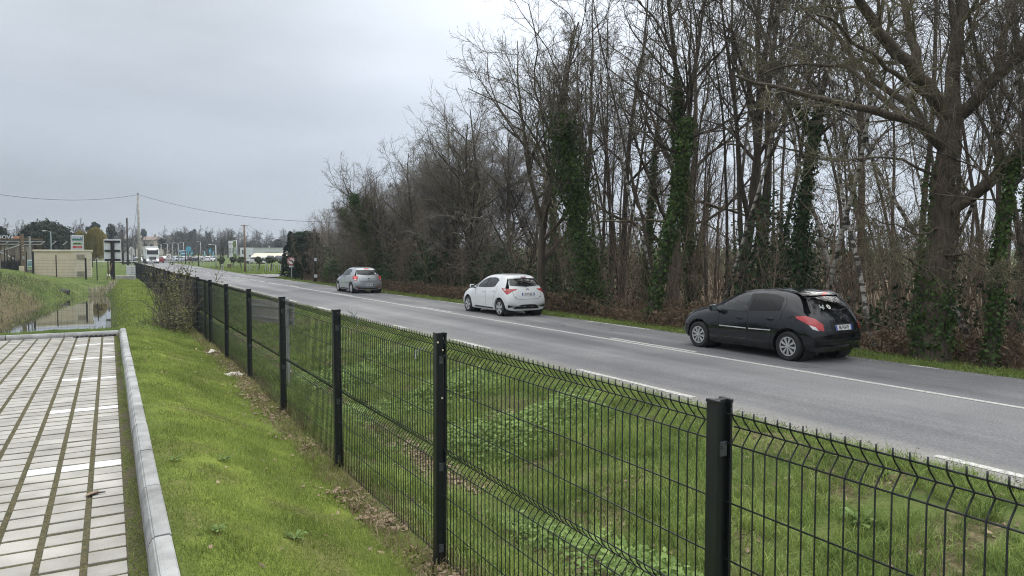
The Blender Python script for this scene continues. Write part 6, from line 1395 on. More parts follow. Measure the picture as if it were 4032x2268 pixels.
for k in range(26):
    x0 = -cw/2+cw*(k+.5)/26; a = MB().add([(x0-cw/54-.5, 3.5, z1_), (x0+cw/54-.5, 3.5, z1_), (x0+cw/54+.15, -2.6, z0_), (x0-cw/54+.15, -2.6, z0_)]+[(x0-cw/54-.5, 3.5, z1_-.05), (x0+cw/54-.5, 3.5, z1_-.05), (x0+cw/54+.15, -2.6, z0_-.05), (x0-cw/54+.15, -2.6, z0_-.05)], [(0, 1, 2, 3), (7, 6, 5, 4), (0, 3, 7, 4), (1, 5, 6, 2), (2, 6, 7, 3), (0, 4, 5, 1)]).build('roof_sheet', M['canopy'], cn)
for sx_ in (-.35, 0, .04, .38): MB().box((cw*sx_, -1.8, z0_/2), (.2, .2, z0_)).build('column', M['wooddark'], cn)
MB().box((0, -2.3, z0_-.12), (cw, .15, .15)).build('beam', M['wooddark'], cn)
# ---- vehicles in the distance
def truck():
    Yt_ = 173.0; X_ = 9.75; r = empty('truck', (X_, Yt_, float(zroad(Yt_))), R_(180)); W_ = 2.5
    cab = [(-1.15, .55), (1.10, .55), (1.15, 1.9), (.95, 2.9), (.60, 3.35), (-1.15, 3.45)]      # side outline (front = +y after turning)
    mt = Matrix(((0, 0, 1, 0), (1, 0, 0, 1.2), (0, 1, 0, 0), (0, 0, 0, 1)))
    b = MB().prism(cab, -W_/2, W_/2, mt).mesh('cab', M['white_car']); bm = bmesh.new(); bm.from_mesh(b); bmesh.ops.bevel(bm, geom=bm.edges[:], offset=.08, segments=3, affect='EDGES'); bm.to_mesh(b); bm.free(); link('cab', b, r)
    MB().add([(-1.12, 2.36, 1.95), (1.12, 2.36, 1.95), (1.02, 2.20, 2.72), (-1.02, 2.20, 2.72)], [(0, 1, 2, 3)]).build('windscreen', M['glass_dark'], r)
    MB().box((0, 2.30, 2.80), (2.2, .25, .10)).build('sun_visor', M['trim'], r)
    gr = MB().box((0, 2.33, 1.15), (1.3, .06, .62), bev=.02).build('grille', M['trim'], r)
    for k in range(4): MB().box((0, 2.37, .95+k*.14), (1.15, .03, .05)).build('grille_bar', M['chrome'], r)
    MB().box((0, 2.30, .60), (2.45, .16, .42), bev=.04).build('bumper', M['white_car'], r); MB().box((0, 2.30, .33), (2.3, .14, .16)).build('skirt', M['trim'], r)
    for sd in (-1, 1):
        MB().box((sd*.95, 2.38, .78), (.36, .06, .22), bev=.03).build('headlight', emis('truck_headlight', (1, .97, .9), .8) if sd < 0 else bpy.data.materials['truck_headlight'], r)
        MB().box((sd*1.42, 2.05, 2.3), (.16, .22, .85), bev=.04).build('mirror', M['white_car'], r)
        MB().box((sd*1.0, 2.18, 2.98), (.4, .1, .1)).build('roof_lamp', M['trim'], r)
        for y_ in (1.55, -2.2, -3.5, -8.5, -9.8): MB().lathe([(0, sd*.95), (.5, sd*.95), (.5, sd*1.24), (.28, sd*1.25), (0, sd*1.2)], 20, 'Y').build('wheel', M['tyre'], r, True, R_(40)).matrix_local = Matrix.Translation((0, y_, .5)) @ Matrix.Rotation(R_(90), 4, 'Z') @ Matrix.Identity(4)
    MB().box((0, -5.6, 2.35), (2.55, 11, 2.7), bev=.04).build('trailer', M['whiteoff'], r); MB().box((0, -4.5, .85), (1.2, 12.5, .3)).build('chassis', M['trim'], r)
    return tag(r, 'white articulated truck coming towards us in the near lane', 'truck')
truck()
far_car((xat(562, 190), 190, float(zroad(190))), R_(-90), (.6, .62, .65), 'pale car following just behind the truck', 'cars on the far stretch of road')
far_car((xat(629, 186), 186, float(zroad(186))), R_(90), (.28, .02, .02), 'red car driving away beside the truck', 'cars on the far stretch of road')
far_car((xat(556, 226), 226, .55), R_(170), (.65, .66, .68), 'white car crossing the roundabout left of the truck', 'cars on the far stretch of road'); far_car((xat(650, 240), 240, gz(xat(650, 240), 240)), R_(-100), (.6, .6, .62), 'white car beyond the roundabout sign', 'cars on the far stretch of road')
def van():
    x, y, z = xat(505, 205), 205, .42; r = empty('delivery_van', (x, y, z), R_(70)); c = M.setdefault('blue_van', paint('blue_van_paint', (.10, .13, .26), .4))
    MB().box((-.6, 0, 1.15), (2.9, 1.8, 1.7), bev=.08).build('load_box', M['greypost'], r); MB().prism([(.9, .4), (2.4, .4), (2.4, .95), (1.75, 1.75), (.9, 1.8)], -.88, .88, Matrix(((1, 0, 0, 0), (0, 0, 1, 0), (0, 1, 0, 0), (0, 0, 0, 1)))).build('cab', c, r)
    for sd in (-1, 1): MB().add([(1.05, sd*.89, 1.1), (2.1, sd*.89, 1.1), (1.7, sd*.89, 1.65), (1.05, sd*.89, 1.68)], [(0, 1, 2, 3)]).build('window', M['glass_dark'], r)
    for x_ in (1.6, -1.3):
        for sd in (-1, 1): MB().lathe([(0, sd*.7), (.32, sd*.7), (.32, sd*.9), (0, sd*.9)], 16, 'Y', (x_, 0, .32)).build('wheel', M['tyre'], r)
    return tag(r, 'blue box van at the roundabout behind the dark pole', 'van')
van()
pk = 'parked cars at the dealer'
cols_ = [(.62, .64, .66), (.02, .022, .025), (.45, .5, .55), (.66, .67, .68), (.03, .035, .04), (.3, .32, .34), (.6, .6, .6), (.25, .04, .04)]
for k, (q, D, c, lab) in enumerate(((708, 196, (.45, .52, .55), 'pale blue parked car at the left end of the dealer row'), (733, 200, (.64, .65, .67), 'white parked car, second from the left in the dealer row'), (752, 198, (.58, .6, .62), 'light grey parked car in the middle of the dealer row'), (768, 197, (.02, .022, .026), 'black parked car in the dealer row'), (778, 206, (.64, .65, .66), 'white parked van-like car behind the black one'), (808, 204, (.5, .48, .46), 'beige parked car right of the roundabout sign'), (826, 196, (.68, .69, .70), 'white parked car beside the turquoise disc flag'), (838, 203, (.04, .06, .07), 'dark parked car at the right end of the dealer row'))):
    x, y, z = gp(q, D); far_car((x, y, z), R_(20+k*37 % 90), c, lab, pk)
for k, (q, D, c, lab) in enumerate(((1096, 232, (.06, .08, .11), 'dark blue car parked under the canopy'), (1128, 232, (.10, .09, .09), 'dark car parked at the right end of the canopy'), (1062, 234, (.08, .08, .09), 'dark car parked under the middle of the canopy'), (1005, 150, (.6, .61, .62), 'white car parked in the field left of the canopy'), (1035, 152, (.62, .62, .63), 'white car parked in the field below the canopy'), (672, 205, (.5, .5, .5), 'grey car parked below the street lamps'), (690, 215, (.03, .06, .05), 'dark green car parked below the street lamps'))):
    x, y, z = gp(q, D); far_car((x, y, z), R_(100+k*41 % 80), c, lab, 'cars parked around the warehouse')
# ---- big trees in the distance on the left
M['pine'] = leafmat('stone_pine', (.006, .013, .008), (.030, .048, .024), trans=.05, scale=.8); M['willow'] = leafmat('willow_shoots', (.13, .115, .035), (.34, .29, .10), trans=.2, scale=.6)
x, y, z = gp(186, 115); sp0 = empty('stone_pine', (x, y, z)); rng = np.random.default_rng(401); n = 16000; d_ = rng.normal(size=(n, 3)); d_[:, 2] = np.abs(d_[:, 2]); d_ /= np.linalg.norm(d_, axis=1, keepdims=True)
lum = .86+.20*vnoise(np.arctan2(d_[:, 1], d_[:, 0])*3.2+4, d_[:, 2]*7, 9)+.05*rng.normal(size=n); c_ = d_*lum[:, None]*np.array([4.25, 4.0, 4.7])*rng.uniform(.72, 1, (n, 1))**.4+np.array([0, 0, 2.5])
link('crown', npmesh('crown', *leaf_quads(c_, d_, .34, rng)), sp0, M['pine']); MB().tube([(0, 0, -.3), (.1, 0, 2), (0, .1, 5)], [.4, .32, .18], 9).build('trunk', M['wooddark'], sp0, True)
tag(sp0, 'huge dark domed stone pine behind the hut', 'tree')
def willow():
    rng = np.random.default_rng(402); x, y, z = gp(355, 104); r = empty('willow_tree', (x, y, z)); S, Qs, o = [], [], 0
    for cx, rad, zt_, n in ((-1.15, 1.15, zy(910, 104)-z, 500), (.75, 1.45, zy(897, 104)-z, 900), (.1, 1.2, zy(915, 104)-z, 400)):
        a = rng.uniform(0, 6.28, n); rr_ = rad*rng.uniform(0, 1, n)**.6; px_, py_ = cx+rr_*np.cos(a), rr_*np.sin(a); zt0 = zt_-(rr_/rad)**2*1.3+rng.normal(size=n)*.12; ln = rng.uniform(.8, 1.0, n)*(zt0-.9)*(.35+.65*(rr_/rad))
        P = np.stack([np.stack([px_*(1+.10*q)+rng.normal(size=n)*.03, py_*(1+.10*q)+rng.normal(size=n)*.03, zt0-ln*q], 1) for q in (0, .25, .5, .75, 1)], 1)
        v, q = tubes(P, np.full((n, 5), .035)*np.array([.6, 1, 1, .9, .4])[None], 3); S.append((v, q))
    link('crown', npmesh('crown', *merge(S)), r, M['willow']); MB().tube([(0, 0, -.2), (.1, 0, 1.5), (.3, .1, 3.0)], [.3, .22, .1], 8).build('trunk', M['wooddark'], r, True); return tag(r, 'yellow-green weeping willow right of the RAMET sign', 'tree')
willow()
crown_tree(370, 190, 52, 872, 935, 'pine', 'dark round-topped pine above the willow', 403, 2600, .5, 'pine_tree'); crown_tree(438, 200, 46, 876, 960, 'pine', 'ragged tall pine right of the willow', 404, 1800, .45, 'pine_tree')
crown_tree(12, 120, 50, 886, 960, 'pine', 'dark spruce at the far left edge', 405, 2200, .35, 'spruce_tree'); crown_tree(568, 300, 22, 900, 940, 'pine', 'small ragged pine behind the concrete pole', 406, 500, .6, 'pine_tree')
crown_tree(720, 300, 70, 905, 985, 'pine', 'dark pine clump above the dealer totem', 407, 3000, .7, 'pine_tree'); crown_tree(760, 300, 45, 897, 980, 'pine', 'tall dark pine above the parked cars', 408, 2200, .7, 'pine_tree'); crown_tree(818, 290, 30, 905, 990, 'pine', 'narrow dark ivy-clad tree left of the street lamp', 409, 1400, .6, 'pine_tree'); crown_tree(640, 260, 34, 935, 985, 'pine', 'dark pine right of the truck', 410, 1200, .5, 'pine_tree'); crown_tree(825, 240, 28, 958, 985, 'pine', 'round dark evergreen on the green slope', 411, 900, .4, 'evergreen_bush'); crown_tree(1098, 280, 44, 935, 985, 'pine', 'flat-topped dark cedar right of the warehouse', 412, 1600, .6, 'cedar_tree')
far_kind = [tree_kind(500+k, 10, .26, first=.2, nl=12, la=(.6, 1.1), lf=.5, n2=7, n3=6, n4=0, wander=.09, fork=1, rmin=.025) for k in range(3)]
M['haze_twig'] = mat('distant_twigs', (.10, .09, .08), .95, c2=(.06, .055, .05), scale=.5)
def fart(px, D, ytop, k, label, group): x, y, z = gp(px, D); h = zy(ytop, D, px)-z; place_tree(far_kind[k % 3], (x, y, z-.2), k*2.1, h/10.0, label, group, twig='haze_twig', bark='wooddark')
gf = 'bare trees along the distant skyline'; rf = random.Random(9)
for k, (q, D, yt) in enumerate([(40+q*22, 150+(q % 3)*15, 893+(q*7) % 16) for q in range(4)]+[(285, 180, 898), (300, 190, 908), (330, 190, 893), (455, 220, 908), (470, 210, 902), (490, 250, 915), (515, 240, 914), (535, 260, 914)]): fart(q, D, yt, k, 'grey bare tree on the skyline left of the concrete pole', gf)
for k in range(16): fart(655+k*15+rf.uniform(-5, 5), 290+rf.uniform(-30, 40), 918+rf.uniform(-10, 22), k, 'grey bare tree on the skyline above the dealer flags', gf)
for k in range(17): fart(880+k*18+rf.uniform(-6, 6), 300+rf.uniform(-25, 40), 925+rf.uniform(-8, 22), k+1, 'grey bare tree on the skyline behind the warehouse', gf)
fart(878, 150, 925, 1, 'broad bare tree on the slope left of the banners', gf); fart(913, 165, 922, 2, 'bare oak-like tree directly behind the banners', gf)
rng = np.random.default_rng(66); n = 26000; px_ = rng.uniform(-60, 1260, n); D_ = 330+rng.uniform(0, 60, n); hh_ = rng.uniform(0, 1, n)**1.2*(3.5+5*vnoise(px_*.02, px_*0, 4))
a_ = np.arctan((px_-2016)/FPX)+YAW; dist_ = D_/np.cos(a_-YAW); X, Y = dist_*np.sin(a_), dist_*np.cos(a_); c = np.stack([X, Y, H(X, Y, False)+hh_], 1)
M['farwood'] = leafmat('far_hedgerow', (.035, .040, .026), (.10, .10, .07), trans=0, scale=.06); tag(link('far_woodland', npmesh('far_woodland', *leaf_quads(c, rng.normal(size=c.shape), 1.1, rng)), None, M['farwood']), 'far-off belt of woodland closing the horizon', kind='stuff')
# houses on the hill
M['tile'] = mat('roof_tiles', (.22, .165, .13), .85, c2=(.17, .13, .105), scale=1.0); M['house'] = mat('house_wall', (.34, .30, .25), .9, var=.15, scale=.4)
def house(px, D, x0, x1, y0, ye, yb, label, roof='tile', wins=3):
    x, y, z = gp(px, D); wb = (x1-x0)*D/FPX; ze, zr_ = zy(ye, D)-z, zy(y0, D)-z; r = empty('house', (x, y, z)); r.rotation_euler = (0, 0, math.atan2(_R.y, _R.x)); d = 8.0
    MB().box((0, d/2, ze/2-.5), (wb, d, ze+1)).build('wall', M['house'], r)
    ro = MB().add([(-wb/2-.4, -.5, ze-.05), (wb/2+.4, -.5, ze-.05), (wb/2+.4, d+.5, ze-.05), (-wb/2-.4, d+.5, ze-.05), (-wb/2-.4, d/2, zr_), (wb/2+.4, d/2, zr_)], [(0, 1, 5, 4), (2, 3, 4, 5), (0, 4, 3), (1, 2, 5), (0, 3, 2, 1)]).build('roof', M[roof], r)
    MB().box((wb*.3, d/2, zr_+.2), (.7, .7, 1.2)).build('chimney', M['house'], ro)
    for k in range(wins): f_ = MB().box((-wb/2+wb*(k+.5)/wins, -.03, ze*.62), (1.0, .08, 1.2)).build('window', M['glass_dark'], r)
    return tag(r, label, 'house', 'houses on the far hill')
house(500, 300, 478, 525, 935, 940, 965, 'red-tiled house behind the dark poles'); house(575, 310, 540, 606, 930, 944, 965, 'stone house with pale roof behind the concrete pole', 'tile'); house(655, 330, 643, 668, 925, 932, 960, 'dark-roofed house above the street lamps', 'wooddark', 2); house(610, 360, 600, 622, 938, 946, 962, 'small grey house at the end of the far road', 'wooddark', 2)
# vineyard rows on the slope
M['vine'] = mat('vine_rows', (.13, .12, .05), .9, c2=(.08, .09, .035), scale=.6); vy = tag(empty('vineyard', gp(520, 230)), 'striped vineyard rows on the slope below the houses', 'vineyard')
for k in range(12):
    Yv = 222+k*6; p0, p1 = xat(475, Yv), xat(600, Yv); z0_, z1_ = gz(p0, Yv), gz(p1, Yv); MB().add([(p0, Yv, z0_), (p1, Yv, z1_), (p1, Yv+.8, z1_), (p0, Yv+.8, z0_), (p0, Yv, z0_+1.0), (p1, Yv, z1_+1.0), (p1, Yv+.8, z1_+1.0), (p0, Yv+.8, z0_+1.0)], [(0, 1, 5, 4), (4, 5, 6, 7), (2, 3, 7, 6), (0, 4, 7, 3), (1, 2, 6, 5)]).build('vine_row', M['vine'], vy).location = -Vector(vy.location)
# ================================================================== GRASS, WEEDS, DEAD LEAVES, LITTER
def blades(name, X, Y, ln, wdt, lean, mk, label, seed, bend=True, Z=None):
    rng = np.random.default_rng(seed); n = len(X); Z = H(X, Y)-.006 if Z is None else Z; p = np.stack([X, Y, Z], 1)
    a = rng.uniform(0, 2*np.pi, n); wv = np.stack([np.cos(a), np.sin(a), np.zeros(n)], 1)*wdt[:, None]/2; b_ = rng.uniform(0, 2*np.pi, n); le = lean*np.abs(rng.normal(size=n)); d = np.stack([np.cos(b_)*le, np.sin(b_)*le, np.ones(n)], 1); d /= np.linalg.norm(d, axis=1, keepdims=True)
    if not bend:
        V = np.stack([p-wv, p+wv, p+d*ln[:, None]], 1).reshape(-1, 3); me = npmesh(name, V, tris=np.arange(3*n).reshape(-1, 3))
    else:
        m1 = p+d*ln[:, None]*.55; d2 = d+np.stack([np.cos(b_), np.sin(b_), -.3*np.ones(n)], 1)*(lean*1.3*rng.uniform(.3, 1.4, n))[:, None]; d2 /= np.linalg.norm(d2, axis=1, keepdims=True); tip = m1+d2*ln[:, None]*.5
        V = np.stack([p-wv, p+wv, m1+wv*.8, m1-wv*.8, tip], 1).reshape(-1, 3); o = np.arange(n)[:, None]*5; me = npmesh(name, V, quads=o+np.array([[0, 1, 2, 3]]), tris=o+np.array([[3, 2, 4]]))
    return tag(link(name, me, None, M[mk]), label, kind='stuff')
M['lawn'] = leafmat('lawn_grass', (.085, .125, .03), (.40, .48, .13), trans=.3, scale=1.6)
M['grass'] = leafmat('rough_grass', (.050, .10, .022), (.40, .50, .15), trans=.3, scale=1.1)
M['verge'] = leafmat('far_verge_grass', (.07, .11, .02), (.28, .35, .10), trans=.3, scale=.5)
M['dryg'] = leafmat('dry_grass', (.12, .10, .05), (.36, .30, .17), trans=.2, scale=2)
M['nettle'] = leafmat('nettle_leaf', (.07, .12, .03), (.30, .42, .13), trans=.25, scale=2)
M['deadleaf'] = leafmat('dead_leaf', (.075, .048, .030), (.42, .32, .22), trans=.05, scale=5)
rng = np.random.default_rng(1234)
def field(n, s0, s1, L0, L1, pw=1.0):
    s = s0+(s1-s0)*rng.uniform(0, 1, n)**pw; L = rng.uniform(L0, L1, n); return s, L, s*SA+L*CA, s*CA-L*SA
# mown lawn
s, L, X, Y = field(170000, 2.6, 17.6, .285, 1.98, 1.5); bare = vnoise(X*2.3, Y*2.3, 60)*.6+vnoise(X*7, Y*7, 61)*.4; k = (bare > .30+.12*rng.uniform(-1, 1, len(X))) & (rng.uniform(0, 1, len(X)) > ss(1.70, 1.98, L)*.55); s, L, X, Y = s[k], L[k], X[k], Y[k]; n = len(X)
blades('lawn_grass', X, Y, rng.uniform(.016, .055, n)*(.6+.8*vnoise(X*3.1, Y*3.1, 63))*(1+.5*ss(1.4, 1.9, L)), rng.uniform(.003, .0052, n)*(1+.08*s), .75, 'lawn', 'short bright green lawn grass between kerb and fence', 1, False)
s, L, X, Y = field(26000, 18, 60, .2, 1.95); k = H(X, Y, False) > WATER+.04; X, Y, s = X[k], Y[k], s[k]; n = len(X); blades('bank_grass', X, Y, rng.uniform(.03, .10, n), rng.uniform(.012, .022, n)*(1+.02*s), .7, 'lawn', 'grass on the bank between the pond and the fence', 2, False)
s, L, X, Y = field(20000, 17.7, 64, -8, .4); Z_ = H(X, Y, False); k = (Z_ > WATER+.05) & (vnoise(X*.6, Y*.6, 14) > .35); X, Y = X[k], Y[k]; n = len(X); blades('mound_grass', X, Y, rng.uniform(.03, .11, n), rng.uniform(.012, .03, n), .7, 'verge', 'rough grass on the mound and pond banks', 3)
s, L, X, Y = field(9000, 2.6, 17.4, .30, 1.95, 1.5); k = vnoise(X*2.6, Y*2.6, 12) > .42; X, Y, s = X[k], Y[k], s[k]; n = len(X); blades('lawn_straw', X, Y, rng.uniform(.015, .05, n), rng.uniform(.003, .005, n)*(1+.08*s), 1.1, 'dryg', 'straw-coloured dead blades in the lawn', 15, False)
# ditch and verge behind the fence
def ditch_field(n, s0, s1, pw, th): 
    s, L, X, Y = field(n, s0, s1, 2.0, 7.5, pw); cl = vnoise(X*1.7, Y*1.7, 70)*.6+vnoise(X*.5, Y*.5, 71)*.4; lit = np.exp(-((L-3.45+(vnoise(X*.9, Y*.9, 5)-.5)*.9)/.42)**2)
    k = rng.uniform(0, 1, n) < np.clip((cl-th-.08)*4.0, .02, 1)*(1-.85*lit); return s[k], L[k], X[k], Y[k], cl[k]
s, L, X, Y, cl = ditch_field(105000, .4, 16, 1.2, .18); n = len(X); k = X < 7.55; X, Y, L, cl = X[k], Y[k], L[k], cl[k]; n = len(X)
blades('ditch_grass', X, Y, rng.uniform(.05, .15, n)*(.55+1.2*cl), rng.uniform(.0035, .007, n)*1.25, .55, 'grass', 'tufted green grass in the ditch behind the fence', 4)
s, L, X, Y, cl = ditch_field(46000, 15, 62, 1.3, .15); k = X < 7.6; X, Y, s, cl = X[k], Y[k], s[k], cl[k]; n = len(X); blades('verge_grass', X, Y, rng.uniform(.06, .18, n)*(.55+cl), rng.uniform(.010, .018, n)*(1+.02*s), .55, 'grass', 'green verge grass along the left side of the road', 5)
s, L, X, Y = field(9000, .5, 30, 7.15, 7.5); n = len(X); X = 7.42+rng.uniform(-.25, .22, n); blades('road_edge_grass', X, Y, rng.uniform(.06, .17, n), rng.uniform(.006, .012, n), .6, 'grass', 'grass overhanging the left edge of the road', 6)
n = 20000; Y = 2+60*rng.uniform(0, 1, n)**1.3; X = 14.12+rng.uniform(0, 1, n)**1.2*1.75; blades('right_verge_grass', X, Y, rng.uniform(.04, .12, n), rng.uniform(.010, .02, n)*(1+.015*Y), .6, 'verge', 'narrow strip of verge grass along the wood', 7)
n = 26000; Y = 66+64*rng.uniform(0, 1, n); X = 14.3+rng.uniform(0, 1, n)*30*(Y/130); k = ~((Y > 71) & (Y < 80) & (X < 46)); X, Y = X[k], Y[k]; n = len(X); blades('field_grass', X, Y, rng.uniform(.12, .30, n), rng.uniform(.05, .09, n), .6, 'verge', 'lush field grass beyond the side road', 8)
# coarse tufts
nt_ = 4300; s, L, X, Y = field(nt_, .5, 20, 2.15, 7.45, 1.25); k = (X < 7.45) & (vnoise(X*1.1, Y*1.1, 72) > .38) & (np.abs(L-3.45) > .3*rng.uniform(0, 1.4, nt_)); X, Y = X[k], Y[k]; nt_ = len(X); per = 27
tl = rng.uniform(.10, .27, nt_)*(.6+.8*vnoise(X*.7, Y*.7, 73)); X = np.repeat(X, per)+rng.normal(size=nt_*per)*.035; Y = np.repeat(Y, per)+rng.normal(size=nt_*per)*.035; tl = np.repeat(tl, per)*rng.uniform(.5, 1.15, nt_*per); n = len(X)
blades('grass_tufts', X, Y, tl, rng.uniform(.0035, .0065, n)*1.3, .62, 'grass', 'coarse grass tufts in the ditch and on its banks', 14)
# dry grass and leaves under the fence
s, L, X, Y = field(9000, 2.6, 24, 1.66, 2.15, 1.3); n = len(X); blades('fence_foot_grass', X, Y, rng.uniform(.05, .16, n), rng.uniform(.004, .008, n), .7, 'dryg', 'dry straggling grass at the foot of the fence', 9)
def leaflitter(name, X, Y, size, label, seed):
    r = np.random.default_rng(seed); c = np.stack([X, Y, H(X, Y)+r.uniform(.004, .035, len(X))], 1); V, Q = leaf_quads(c, np.tile(np.array([[0, 0, 1.6]]), (len(X), 1)), size, r, .62); V = V.reshape(-1, 4, 3); V[:, 0, 2] += size*.16*r.uniform(0, 1, len(X)); V[:, 2, 2] += size*.20*r.uniform(0, 1, len(X)); return tag(link(name, npmesh(name, V.reshape(-1, 3), Q), None, M['deadleaf']), label, kind='stuff')
s, L, X, Y = field(3000, 2.6, 16, 1.2, 2.2, 1.3); L = 1.85+rng.normal(size=len(L))*.085-.10*np.abs(rng.normal(size=len(L)))*(vnoise(s*1.1, s*0, 8) > .55); k = vnoise(s*1.4, s*0, 3) > .32; s, L = s[k], L[k]; leaflitter('fence_leaves', s*SA+L*CA, s*CA-L*SA, .055, 'dead brown leaves gathered along the fence foot', 1)
s, L, X, Y = field(7000, .8, 20, 2.6, 4.4, 1.2); L = 3.45+rng.normal(size=len(L))*.34; k = vnoise(s*.9, s*0+2, 33) > .30; s, L = s[k], L[k]; leaflitter('ditch_leaves', s*SA+L*CA, s*CA-L*SA, .06, 'dead leaves lying in the bottom of the ditch', 2)
s, L, X, Y = field(520, 2.8, 14, .35, 1.8, 1.2); k = rng.uniform(0, 1, len(L)) < .15+.6*ss(.9, 1.7, L); X, Y = X[k], Y[k]; leaflitter('lawn_leaves', X, Y, .045, 'scattered dead leaves on the lawn', 3)
s, L, X, Y = field(2600, 1, 16, 2.3, 7.2, 1.1); k = vnoise(X*1.6, Y*1.6, 11) > .5; X, Y = X[k], Y[k]; leaflitter('bank_leaves', X, Y, .055, 'scattered dead leaves on the ditch bank', 4)
# nettles and broad weeds
s, L, X, Y = field(16000, 1.6, 16, 3.2, 6.2, 1.2); cl = vnoise(X*.9+3, Y*.7, 90); k = cl > .45; X, Y, cl = X[k], Y[k], cl[k]; hgt = rng.uniform(.02, 1, len(X))*.32*ss(.48, .72, cl); c = np.stack([X, Y, H(X, Y)+.02+hgt], 1); c = np.repeat(c, 3, 0)+rng.normal(size=(len(c)*3, 3))*np.array([.05, .05, .02]); V, Q = leaf_quads(c, np.tile(np.array([[-.4, -.3, 1.2]]), (len(c), 1)), .062, rng, .62)
tag(link('nettles', npmesh('nettles', V, Q), None, M['nettle']), 'patch of young nettles on the far side of the ditch', kind='stuff')
M['weed'] = leafmat('weed_leaf', (.06, .10, .025), (.17, .25, .075), trans=.15, scale=6)
def rosette(s, L, rad, n, label, seed):
    r = random.Random(seed); X, Y, _z = FP(s, L); g = MB(); o = Vector((X, Y, float(H(X, Y))+.01))
    for k in range(n):
        a = k*2.4+r.uniform(-.3, .3); u = Vector((math.cos(a), math.sin(a), 0)); v = Vector((-u.y, u.x, 0)); ln_ = rad*r.uniform(.6, 1.1); el = r.uniform(.25, .8); w_ = ln_*.16
        pts = [(u*ln_*q+Vector((0, 0, ln_*el*math.sin(q*2.2)*.8)), w_*ww_) for q, ww_ in ((0, .2), (.35, .8), (.7, 1), (1, .05))]
        vs = []; 
        for p_, ww_ in pts: vs += [p_-v*ww_, p_+v*ww_]
        g.add(vs, [(0, 1, 3, 2), (2, 3, 5, 4), (4, 5, 7, 6)])
    ob = g.build('weed_rosette', M['weed']); ob.location = o; return tag(ob, label, 'weed', 'broad-leaved weeds in the grass')
for k, (px, py, zz, rad, lab) in enumerate(((1165, 2165, .30, .085, 'broad-leaved weed on the lawn at the bottom edge'), (690, 1835, .55, .07, 'small weed on the lawn beside the kerb'), (880, 1830, .45, .07, 'pale-leaved weed in the middle of the lawn'), (860, 2170, .45, .06, 'dock-leaved weed left of the bottom lawn weed'), (3480, 1905, -.10, .14, 'leafy dock plant behind the right-hand fence panel'), (3390, 2090, -.25, .2, 'clump of broad bright leaves at the lower right'), (1545, 1760, -.4, .16, 'large-leaved weed in the ditch left of the second post'))):
    p = atz(px, py, zz); ss_, LL_ = inv(p.x, p.y); rosette(ss_, LL_, rad, 11, lab, k)
# moss and grit strip between pavers and kerb, sprouts in the joints
s, L, X, Y = field(16000, 2.8, 17.3, .058, .143, 1.4); k = vnoise(X*9, Y*3, 4) > .36; X, Y = X[k], Y[k]; n = len(X); blades('kerb_moss', X, Y, rng.uniform(.006, .020, n), rng.uniform(.003, .006, n), .9, 'lawn', 'mossy growth between the pavers and the kerb', 11, False, np.full(n, PZ-.008))
n = 16000; r_ = rng.integers(0, 76, n); s = 1.0+r_*PS+rng.normal(size=n)*.006; L = .05-rng.uniform(0, 1, n)**2.2*1.6; k = (s > 2.8) & (vnoise(s*2, L*4, 17) > .42); s, L = s[k], L[k]; n = len(s); blades('joint_sprouts', s*SA+L*CA, s*CA-L*SA, rng.uniform(.006, .020, n), rng.uniform(.002, .0035, n), .6, 'dryg', 'tiny sprouts growing in the paver joints', 12, False, np.full(n, PZ-.008))
n = 9000; c_ = rng.integers(0, 5, n); L = .052-(c_+1)*PL+.015+rng.normal(size=n)*.007; s = rng.uniform(2.8, 17, n); k = (vnoise(s*1.5, L*6, 19) > .40); s, L = s[k], L[k]; n = len(s); blades('joint_moss', s*SA+L*CA, s*CA-L*SA, rng.uniform(.004, .012, n), rng.uniform(.004, .008, n), 1.0, 'dryg', 'ochre moss in the long paver joints', 13, False, np.full(n, PZ-.008))
# grit and crumbs of earth along the road edges
n = 5200; Y = .5+45*rng.uniform(0, 1, n)**1.6; sd_ = rng.uniform(0, 1, n) < .6; X = np.where(sd_, 7.58+np.abs(rng.normal(size=n))*.16, 14.08-np.abs(rng.normal(size=n))*.10); r0 = rng.uniform(.004, .013, n)*(1+.012*Y)
b4 = np.array([[1, 0, -.3], [-.5, .8, -.3], [-.5, -.8, -.3], [0, 0, .8]]); c = np.stack([X, Y, zroad(Y)+camber(X)+.003], 1); V = c[:, None, :]+(b4[None]+rng.normal(size=(n, 4, 3))*.3)*r0[:, None, None]
tag(link('road_grit', npmesh('road_grit', V.reshape(-1, 3), tris=(np.arange(n)[:, None, None]*4+np.array([[0, 1, 3], [1, 2, 3], [2, 0, 3]])[None]).reshape(-1, 3)), None, mat('grit', (.24, .21, .16), .95, c2=(.08, .065, .045), scale=6)), 'grit and crumbs of earth along the road edges', kind='stuff')
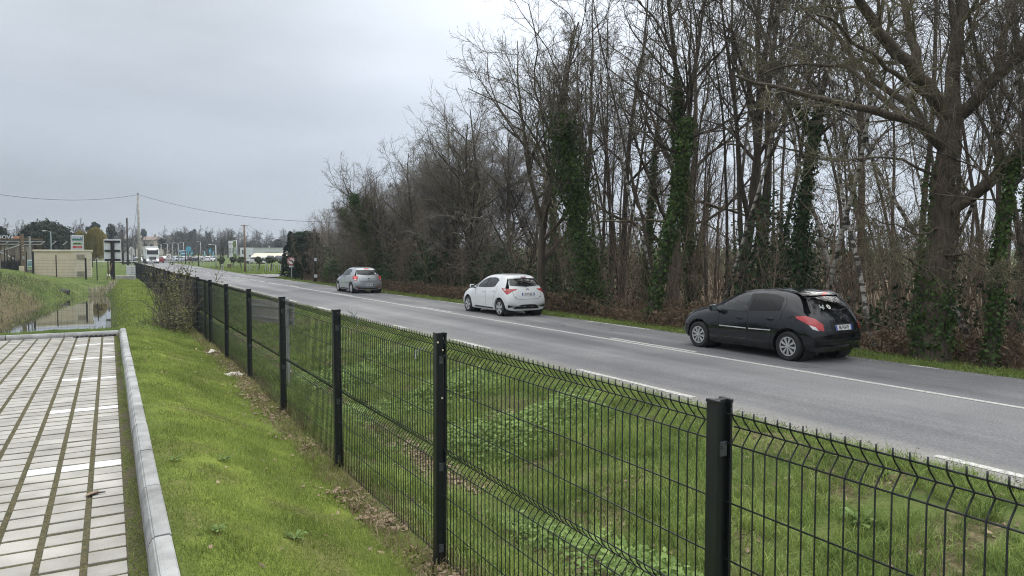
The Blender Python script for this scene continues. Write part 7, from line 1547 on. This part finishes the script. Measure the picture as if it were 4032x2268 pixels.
# litter
def crumple(px, py, z, size, label, seed, m=None):
    r = np.random.default_rng(seed); p = atz(px, py, z); g = MB(); nn = 7; vs = []
    for j in range(nn):
        for i in range(nn):
            u, v = i/(nn-1)-.5, j/(nn-1)-.5; vs.append((u*size*1.5+r.normal()*size*.05, v*size+r.normal()*size*.05, abs(r.normal())*size*.22*(1-2*max(abs(u), abs(v)))+.012+r.uniform(0, .02)))
    g.add(vs, [(j*nn+i, j*nn+i+1, (j+1)*nn+i+1, (j+1)*nn+i) for j in range(nn-1) for i in range(nn-1)]); o = g.build('paper_litter', m or M['litter']); o.location = (p.x, p.y, float(H(p.x, p.y))+.01); o.rotation_euler = (r.normal()*.1, r.normal()*.1, r.uniform(0, 3)); return tag(o, label, 'litter', 'pale litter along the fence')
M['litter'] = mat('dirty_paper', (.62, .60, .55), .8, c2=(.48, .44, .38), scale=20)
crumple(838, 1385, .25, .20, 'crumpled pale paper at the fence foot, farther piece', 1); crumple(924, 1479, .22, .20, 'crumpled pale paper at the fence foot, nearer piece', 2); crumple(1118, 1440, -.35, .30, 'white plastic bag lying in the ditch behind the fence', 3)
p = atz(385, 1950, PZ); ss_, LL_ = inv(p.x, p.y); st_ = MB().tube([(-.055, 0, .008), (0, .006, .012), (.05, -.004, .008)], [.004, .007, .004], 6).build('seed_pod', mat('dark_pod', (.03, .022, .018), .6), None, True); st_.location = (p.x, p.y, PZ+.006); st_.rotation_euler = (0, 0, .3); tag(st_, 'dark curled seed pod lying on a paver by the kerb', 'seed pod')
g = MB().add([(-.05, -.02, 0), (0, -.035, .012), (.045, -.01, .004), (.03, .03, .014), (-.03, .025, .006)], [(0, 1, 2, 3, 4)]).build('fallen_leaf', M['deadleaf']); g.location = (p.x-.03, p.y+.03, PZ+.006); tag(g, 'pale dry leaf beside the dark seed pod on the paving', 'leaf')
# ================================================================== HAZE
m = bpy.data.materials.new('damp_air'); m.use_nodes = True; t = m.node_tree; t.nodes.clear(); o_ = t.nodes.new('ShaderNodeOutputMaterial'); v_ = t.nodes.new('ShaderNodeVolumePrincipled')
v_.inputs['Color'].default_value = (.80, .88, .97, 1); v_.inputs['Density'].default_value = .00042; t.links.new(v_.outputs[0], o_.inputs['Volume'])
hz = MB().box((0, 340, 9.5), (3100, 2600, 23)).build('haze', m); tag(hz, 'thin damp haze over the whole scene', kind='stuff')
